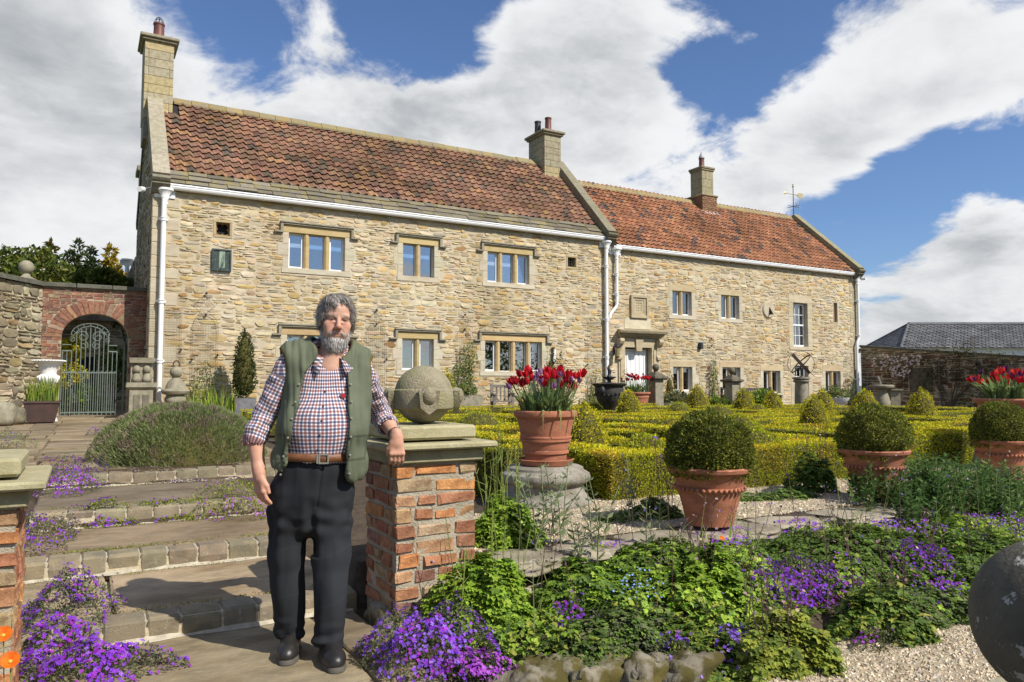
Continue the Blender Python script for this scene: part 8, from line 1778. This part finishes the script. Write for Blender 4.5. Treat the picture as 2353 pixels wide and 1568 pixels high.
# ---------------------------------------------------------------- lavender
lv = thing('lavender_bush', 'wide domed grey green lavender bush beside the flagged walk', 'shrub'); n_ = 42000; LC = np.array([1.02, 9.45])
r = np.sqrt(rng.random(n_)); a = rng.uniform(0, 6.28, n_); ed_ = 1+.06*np.sin(a*5)+.05*np.sin(a*9); x = LC[0]+r*np.cos(a)*.92*ed_; y = LC[1]+r*np.sin(a)*.95*ed_; dz = .68*(1-r**2.6)**.6; P = np.stack([x, y, (.46+dz*(1+.10*fbm(np.stack([x, y, 0*x], 1), 5., 3.))*np.where(rng.random(n_) < .3, rng.uniform(.5, 1, n_), 1)-.03)], 1)
N = nrmz(np.stack([np.cos(a)*r*1.15, np.sin(a)*r*1.15, np.full(n_, .7)], 1)); Dr = nrmz(N+rvec(n_)*.62+np.array([0, 0, .35])); L = rng.uniform(.03, .075, n_); V, F = leafVF(P-Dr*L[:, None]*.5, Dr, L, L*.10+.002); pt = fbm(P, 6.5, 8.); C = lcol(n_, [((.25, .30, .11), 4), ((.19, .24, .085), 4), ((.34, .38, .15), 2.5), ((.11, .14, .055), 1.6)]); dry = (pt+rng.normal(0, .22, n_) > .20); C[dry] = lcol(int(dry.sum()), [((.36, .29, .21), 3), ((.27, .21, .15), 2)])
leaf_obj('foliage', V, F, C, lv)['kind'] = 'stuff'; MB().lathe([(.74, .4), (.76, .52), (.66, .74), (.45, .90), (.2, .96), (0, .98)], (LC[0], LC[1], 0), 24, sx=1., sy=1.12).build('inner_twigs', MAT['leafcore'], lv, smooth=True)
bpy.data.objects['inner_twigs'] if 0 else None
# ---------------------------------------------------------------- wall plants
topiary('yew_column', (3.55, 19.9, 1.02), [(.12, 0), (.25, .25), (.27, .6), (.22, 1.05), (.15, 1.4), (.05, 1.68), (0, 1.75)], 2600, .055, [((.05, .07, .02), 4), ((.08, .10, .025), 3), ((.12, .13, .03), 2), ((.03, .045, .015), 2)], 'slim dark conical yew in the grey planter', 'shrub', None, .05)
ir2 = thing('flag_iris', 'clump of tall green iris blades against the wall beside the yew', 'plant', loc=(2.75, 19.9, .5)); m = MB()
for k in range(170): p = (rng.uniform(-.55, .6), rng.uniform(-.25, .3), 0); strap_leaf(m, p, rng.uniform(0, 6.28), rng.uniform(.4, .95), .035, rng.uniform(.05, .4), pal(YELG+BRIGHT, 1)[0], .6, 4)
m.build('blades', MAT['leaf'], ir2)['kind'] = 'stuff'
def climber(label, pts, n, size, pl, y=D-.1, org=None, name='climber', flowers=None, stems=5, xdir=None):
    """leafy growth over ellipses (x,z,rx,rz) on a wall"""
    t = thing(name, label, 'climber'); A = np.array([p[2]*p[3] for p in pts]); i = rng.choice(len(pts), n, p=A/A.sum()); q = np.array(pts)[i]; r = np.sqrt(rng.random(n)); a = rng.uniform(0, 6.28, n); u = q[:, 0]+r*np.cos(a)*q[:, 2]; z = q[:, 1]+r*np.sin(a)*q[:, 3]; o = rng.uniform(0, .16, n)
    if xdir is None: P = np.stack([u, y-o, z], 1); N = np.tile((0., -1., .3), (n, 1))
    else: P = np.stack([np.full(n, xdir)-o, u, z], 1); N = np.tile((-1., 0., .3), (n, 1))
    s = size*rng.uniform(.6, 1.3, n); V, F = leafVF(P, nrmz(rvec(n)*.9+N*.5), s, s*.55); leaf_obj('foliage', V, F, lcol(n, pl), t)['kind'] = 'stuff'; m = MB()
    for k in range(stems):
        p = pts[rng.integers(0, len(pts))]; zb = min(w[1]-w[3] for w in pts); e = (p[0]+rng.normal(0, p[2]*.5), p[1]+p[3]*.6); b = (pts[0][0]+rng.normal(0, .1), min(zb, .5)); f = (lambda u_, z_: (u_, y-.03, z_)) if xdir is None else (lambda u_, z_: (xdir-.03, u_, z_))
        m.tube([f(b[0], b[1]), f((b[0]+e[0])/2+rng.normal(0, .08), (b[1]+e[1])/2), f(*e)], [.018, .013, .006], 5, (.11, .08, .05))
    m.build('stems', MAT['stem'], t)['kind'] = 'stuff'
    if flowers:
        k = int(n*flowers[0]); j = rng.integers(0, n, k); V, F = petalsVF(P[j]+N[j]*.05, nrmz(N[j]+rvec(k)*.5), flowers[2], 5); mkobj('flowers', new_mesh('flowers', V, F, np.repeat(lcol(k, [(flowers[1], 1)], .06), 20, 0)), MAT['petal'], t)['kind'] = 'stuff'
    return t
climber('green climber growing up the trellis behind the stone trough', [(10.1, 1.5, .42, .55), (10.3, 2.2, .28, .5), (9.6, 1.25, .5, .2)], 1500, .06, MID+YELG[:1]); climber('straggly climber at the base of the trellis beside the iris', [(2.8, 1.5, .35, .5), (2.5, 1.2, .4, .3)], 420, .06, MID+YELG); climber('thin climber beside the central downpipe', [(15.1, 1.3, .28, .6), (15.0, 1.0, .3, .3)], 450, .055, MID+YELG); climber('slender green climber between the lower range windows', [(20.55, 1.2, .22, .6), (20.55, 1.9, .15, .4)], 500, .06, MID); climber('sparse climber at the far end of the house', [(28.5, 1.2, .3, .6), (28.5, .8, .4, .3)], 420, .06, MID+GREY)
climber('yellowing shrub trained up beside the white front door', [(16.15, 1.3, .2, .6), (16.1, 1.0, .25, .4)], 420, .055, YELG+[((.35, .20, .06), 2)], y=D-.35)
def column_shrub(c, r, h, n, pl, label, name='column_shrub', size=.06): return topiary(name, c, [(r*.6, 0), (r, h*.25), (r*.95, h*.55), (r*.6, h*.85), (0, h)], n, size, pl, label, 'shrub', None, .08, .6)
column_shrub((13.0, 20.2, .5), .22, 2.0, 700, [((.07, .07, .03), 3), ((.11, .10, .04), 2), ((.13, .14, .04), 2)], 'dark upright shrub beside the tubular wall light'); column_shrub((13.4, 20.2, .5), .2, 1.9, 600, [((.07, .07, .03), 3), ((.11, .10, .04), 2), ((.13, .14, .04), 2)], 'second dark upright shrub with bare tips near the wall light')
column_shrub((9.35, 20.2, .9), .2, .95, 500, CONE+[((.35, .22, .05), 2)], 'small golden conifer beside the stone trough'); column_shrub((17.8, 20.0, .5), .22, 1.35, 500, [((.30, .20, .04), 3), ((.22, .18, .04), 2), ((.12, .14, .03), 1)], 'bronze tinted upright conifer right of the front door')
column_shrub((17.55, 19.4, .68), .5, .4, 500, GREY, 'grey spiky plant in the white basin', 'basin_plant', .12); column_shrub((22.6, 17.0, .88), .5, .38, 500, MID+GREY, 'trailing green plants in the white pedestal bowl', 'bowl_plant', .08); column_shrub((20.1, 17.9, .58), .4, .62, 800, BRIGHT+MID, 'fresh green leafy shrub in the pot near the armillary column', 'potted_shrub', .09); column_shrub((14.3, 19.8, .62), .45, .25, 260, GREY+YELG, 'dry low plants in the shallow terracotta bowl', 'bowl_plant', .07); column_shrub((18.9, 18.8, .58), .3, .28, 160, MID+YELG, 'small spiky agave in the low pot', 'agave', .2); column_shrub((9.9, 20.2, 1.04), .45, .35, 500, MID+GREY, 'low green plants in the stone trough', 'trough_plants', .07)
# right boundary wall planting
climber('bronze leaved rose climbing over the shaded wall top', [(17.0, 2.2, 1.1, .75), (16.3, 2.7, .5, .5), (15.2, 2.2, .8, .5), (17.6, 1.6, .7, .5), (15.9, 1.6, .9, .6)], 1700, .085, [((.10, .085, .03), 4), ((.15, .10, .045), 3), ((.07, .09, .03), 3)], xdir=WX-.05, stems=12); climber('pale pink blossom sprays on the shaded wall near the house', [(19.6, 2.3, .7, .35), (18.6, 2.35, .6, .3), (19.0, 1.9, .5, .25)], 260, .06, MID, xdir=WX-.05, flowers=(.8, (.74, .62, .60), .045), stems=9)
climber('dark leafy shrubs along the foot of the shaded wall', [(16.0, .7, .6, .4), (14.8, .8, .7, .5), (13.5, .7, .8, .45)], 900, .09, MID+[((.03, .05, .02), 3)], xdir=WX-.25, stems=4, name='wall_shrubs'); climber('yellow green creeper on the barn side of the wall top', [(12.0, 2.2, 1.2, .2)], 300, .08, YELG, xdir=WX+.5, stems=2)
# ---------------------------------------------------------------- trees behind the garden wall and beyond
MAT['bark'] = M('bark', (.11, .085, .06), (.07, .055, .04), rough=1, scale=10, bump=.6, bscale=30)
def tree(c, clumps, n, size, pl, label, group=None, trunk=.12, name='tree', limbs=5, asp=.55):
    t = thing(name, label, 'tree', group, loc=c); A = np.array([q[3]*q[4]*q[5] for q in clumps])**.67; i = rng.choice(len(clumps), n, p=A/A.sum()); q = np.array(clumps)[i]; d = rvec(n); rr = rng.uniform(.55, 1.05, n)**.5; P = q[:, :3]+d*q[:, 3:6]*rr[:, None]*(1+.25*fbm(d*2+q[:, :3], 1.5, c[0])[:, None]); s = size*rng.uniform(.6, 1.3, n); V, F = leafVF(P, nrmz(d*.6+rvec(n)*.8+np.array([0, 0, .2])), s, s*asp); leaf_obj('crown', V, F, lcol(n, pl)*(1+.0*rr[:, None]), t)['kind'] = 'stuff'
    m = MB(); top = max(w[2] for w in clumps); m.tube([(0, 0, 0), (.03, 0, top*.5), (0, .02, top*.9)], [trunk, trunk*.7, trunk*.3], 8, (1, 1, 1))
    for k in range(min(limbs, len(clumps))): w = clumps[k]; m.tube([(0, 0, top*.35), (w[0]*.5, w[1]*.5, (top*.35+w[2])/2+.1), tuple(w[:3])], [trunk*.5, trunk*.35, trunk*.15], 6)
    m.build('trunk', MAT['bark'], t, smooth=True); return t
LAUR = [((.10, .14, .025), 4), ((.16, .19, .03), 3), ((.06, .09, .018), 3), ((.24, .22, .04), 1)]; GOLD = [((.42, .30, .025), 4), ((.30, .23, .02), 3), ((.52, .38, .04), 2), ((.16, .14, .02), 2)]; DARK = [((.05, .075, .025), 4), ((.08, .105, .03), 3), ((.03, .05, .018), 3)]
def tp(px, py, Y): return atY(px, py, Y)
def cone_clumps(h, r, k, z0=1.): return [(rng.normal(0, r*.15), rng.normal(0, r*.15), z0+(h-z0)*j/k, r*(1-j/k*.9)+.05, r*(1-j/k*.9)+.05, (h-z0)/k*.9) for j in range(k+1)]
for (px, py, Y, kind, w, lab) in ((20, 548, 26, 'laurel', 1.5, 'rounded broadleaf tree behind the rubble garden wall'), (118, 580, 29, 'gold', .75, 'small golden conifer behind the wall ball finial'), (178, 578, 31, 'dark', .8, 'dark green conifer behind the brick arch'), (212, 592, 31, 'dark', .7, 'second dark conifer with pointed top behind the brick arch'), (262, 590, 29, 'gold', .9, 'golden conifer next to the gable'), (312, 628, 27.5, 'shrub', .9, 'green laurel shrub between wall and gable'), (235, 625, 28, 'shrub', .7, 'low green shrub behind the gate wall coping')):
    p = tp(px, py, Y); c = (p[0], Y, .3); h = p[2]-.3
    if kind in ('laurel', 'shrub'): cl = [(rng.normal(0, w*.5), rng.normal(0, w*.4), h-w*.55-abs(rng.normal(0, w*.5)), w*.55, w*.55, w*.5) for _ in range(7)]; tree(c, cl, 9000, .15, LAUR, lab, asp=.6)
    else: tree(c, cone_clumps(h, w, 9, h*.3), 9000, .19, GOLD if kind == 'gold' else DARK, lab, asp=.4)
# golden shrub and greenery in the courtyard beyond the gate
for (x, y, h, w, pl, lab) in ((-.28, 22.9, 2.3, .42, BOXPAL, 'golden ivy mass seen through the gate bars'), (.85, 25.5, 2.2, .6, MID, 'dark green shrub seen through the arch'), (-.1, 23.6, .8, .5, MID+BRIGHT, 'low green plants in the courtyard beyond the gate')):
    cl = [(rng.normal(0, w*.35), rng.normal(0, w*.3), h*.35+rng.uniform(0, h*.5), w*.5, w*.4, w*.5) for _ in range(6)]; tree((x, y, .5), cl, 2600, .09, pl, lab, name='courtyard_shrub', trunk=.04)
# trees standing behind the viewer, mirrored in the lower windows
for k, (x, y, h) in enumerate(((-14, -26, 8.5), (-5, -30, 9), (4, -27, 8), (13, -31, 9.5), (23, -28, 8), (33, -24, 9), (-24, -18, 9), (44, -16, 9))):
    cl = [(rng.normal(0, 1.8), rng.normal(0, 1.4), h*.35+rng.uniform(0, h*.5), 2.2, 2., 1.7) for _ in range(9)]; tree((x, y, -.3), cl, 2200, .5, LAUR, 'tall broadleaf tree across the lawn facing the house front', 'trees facing the house', .3)
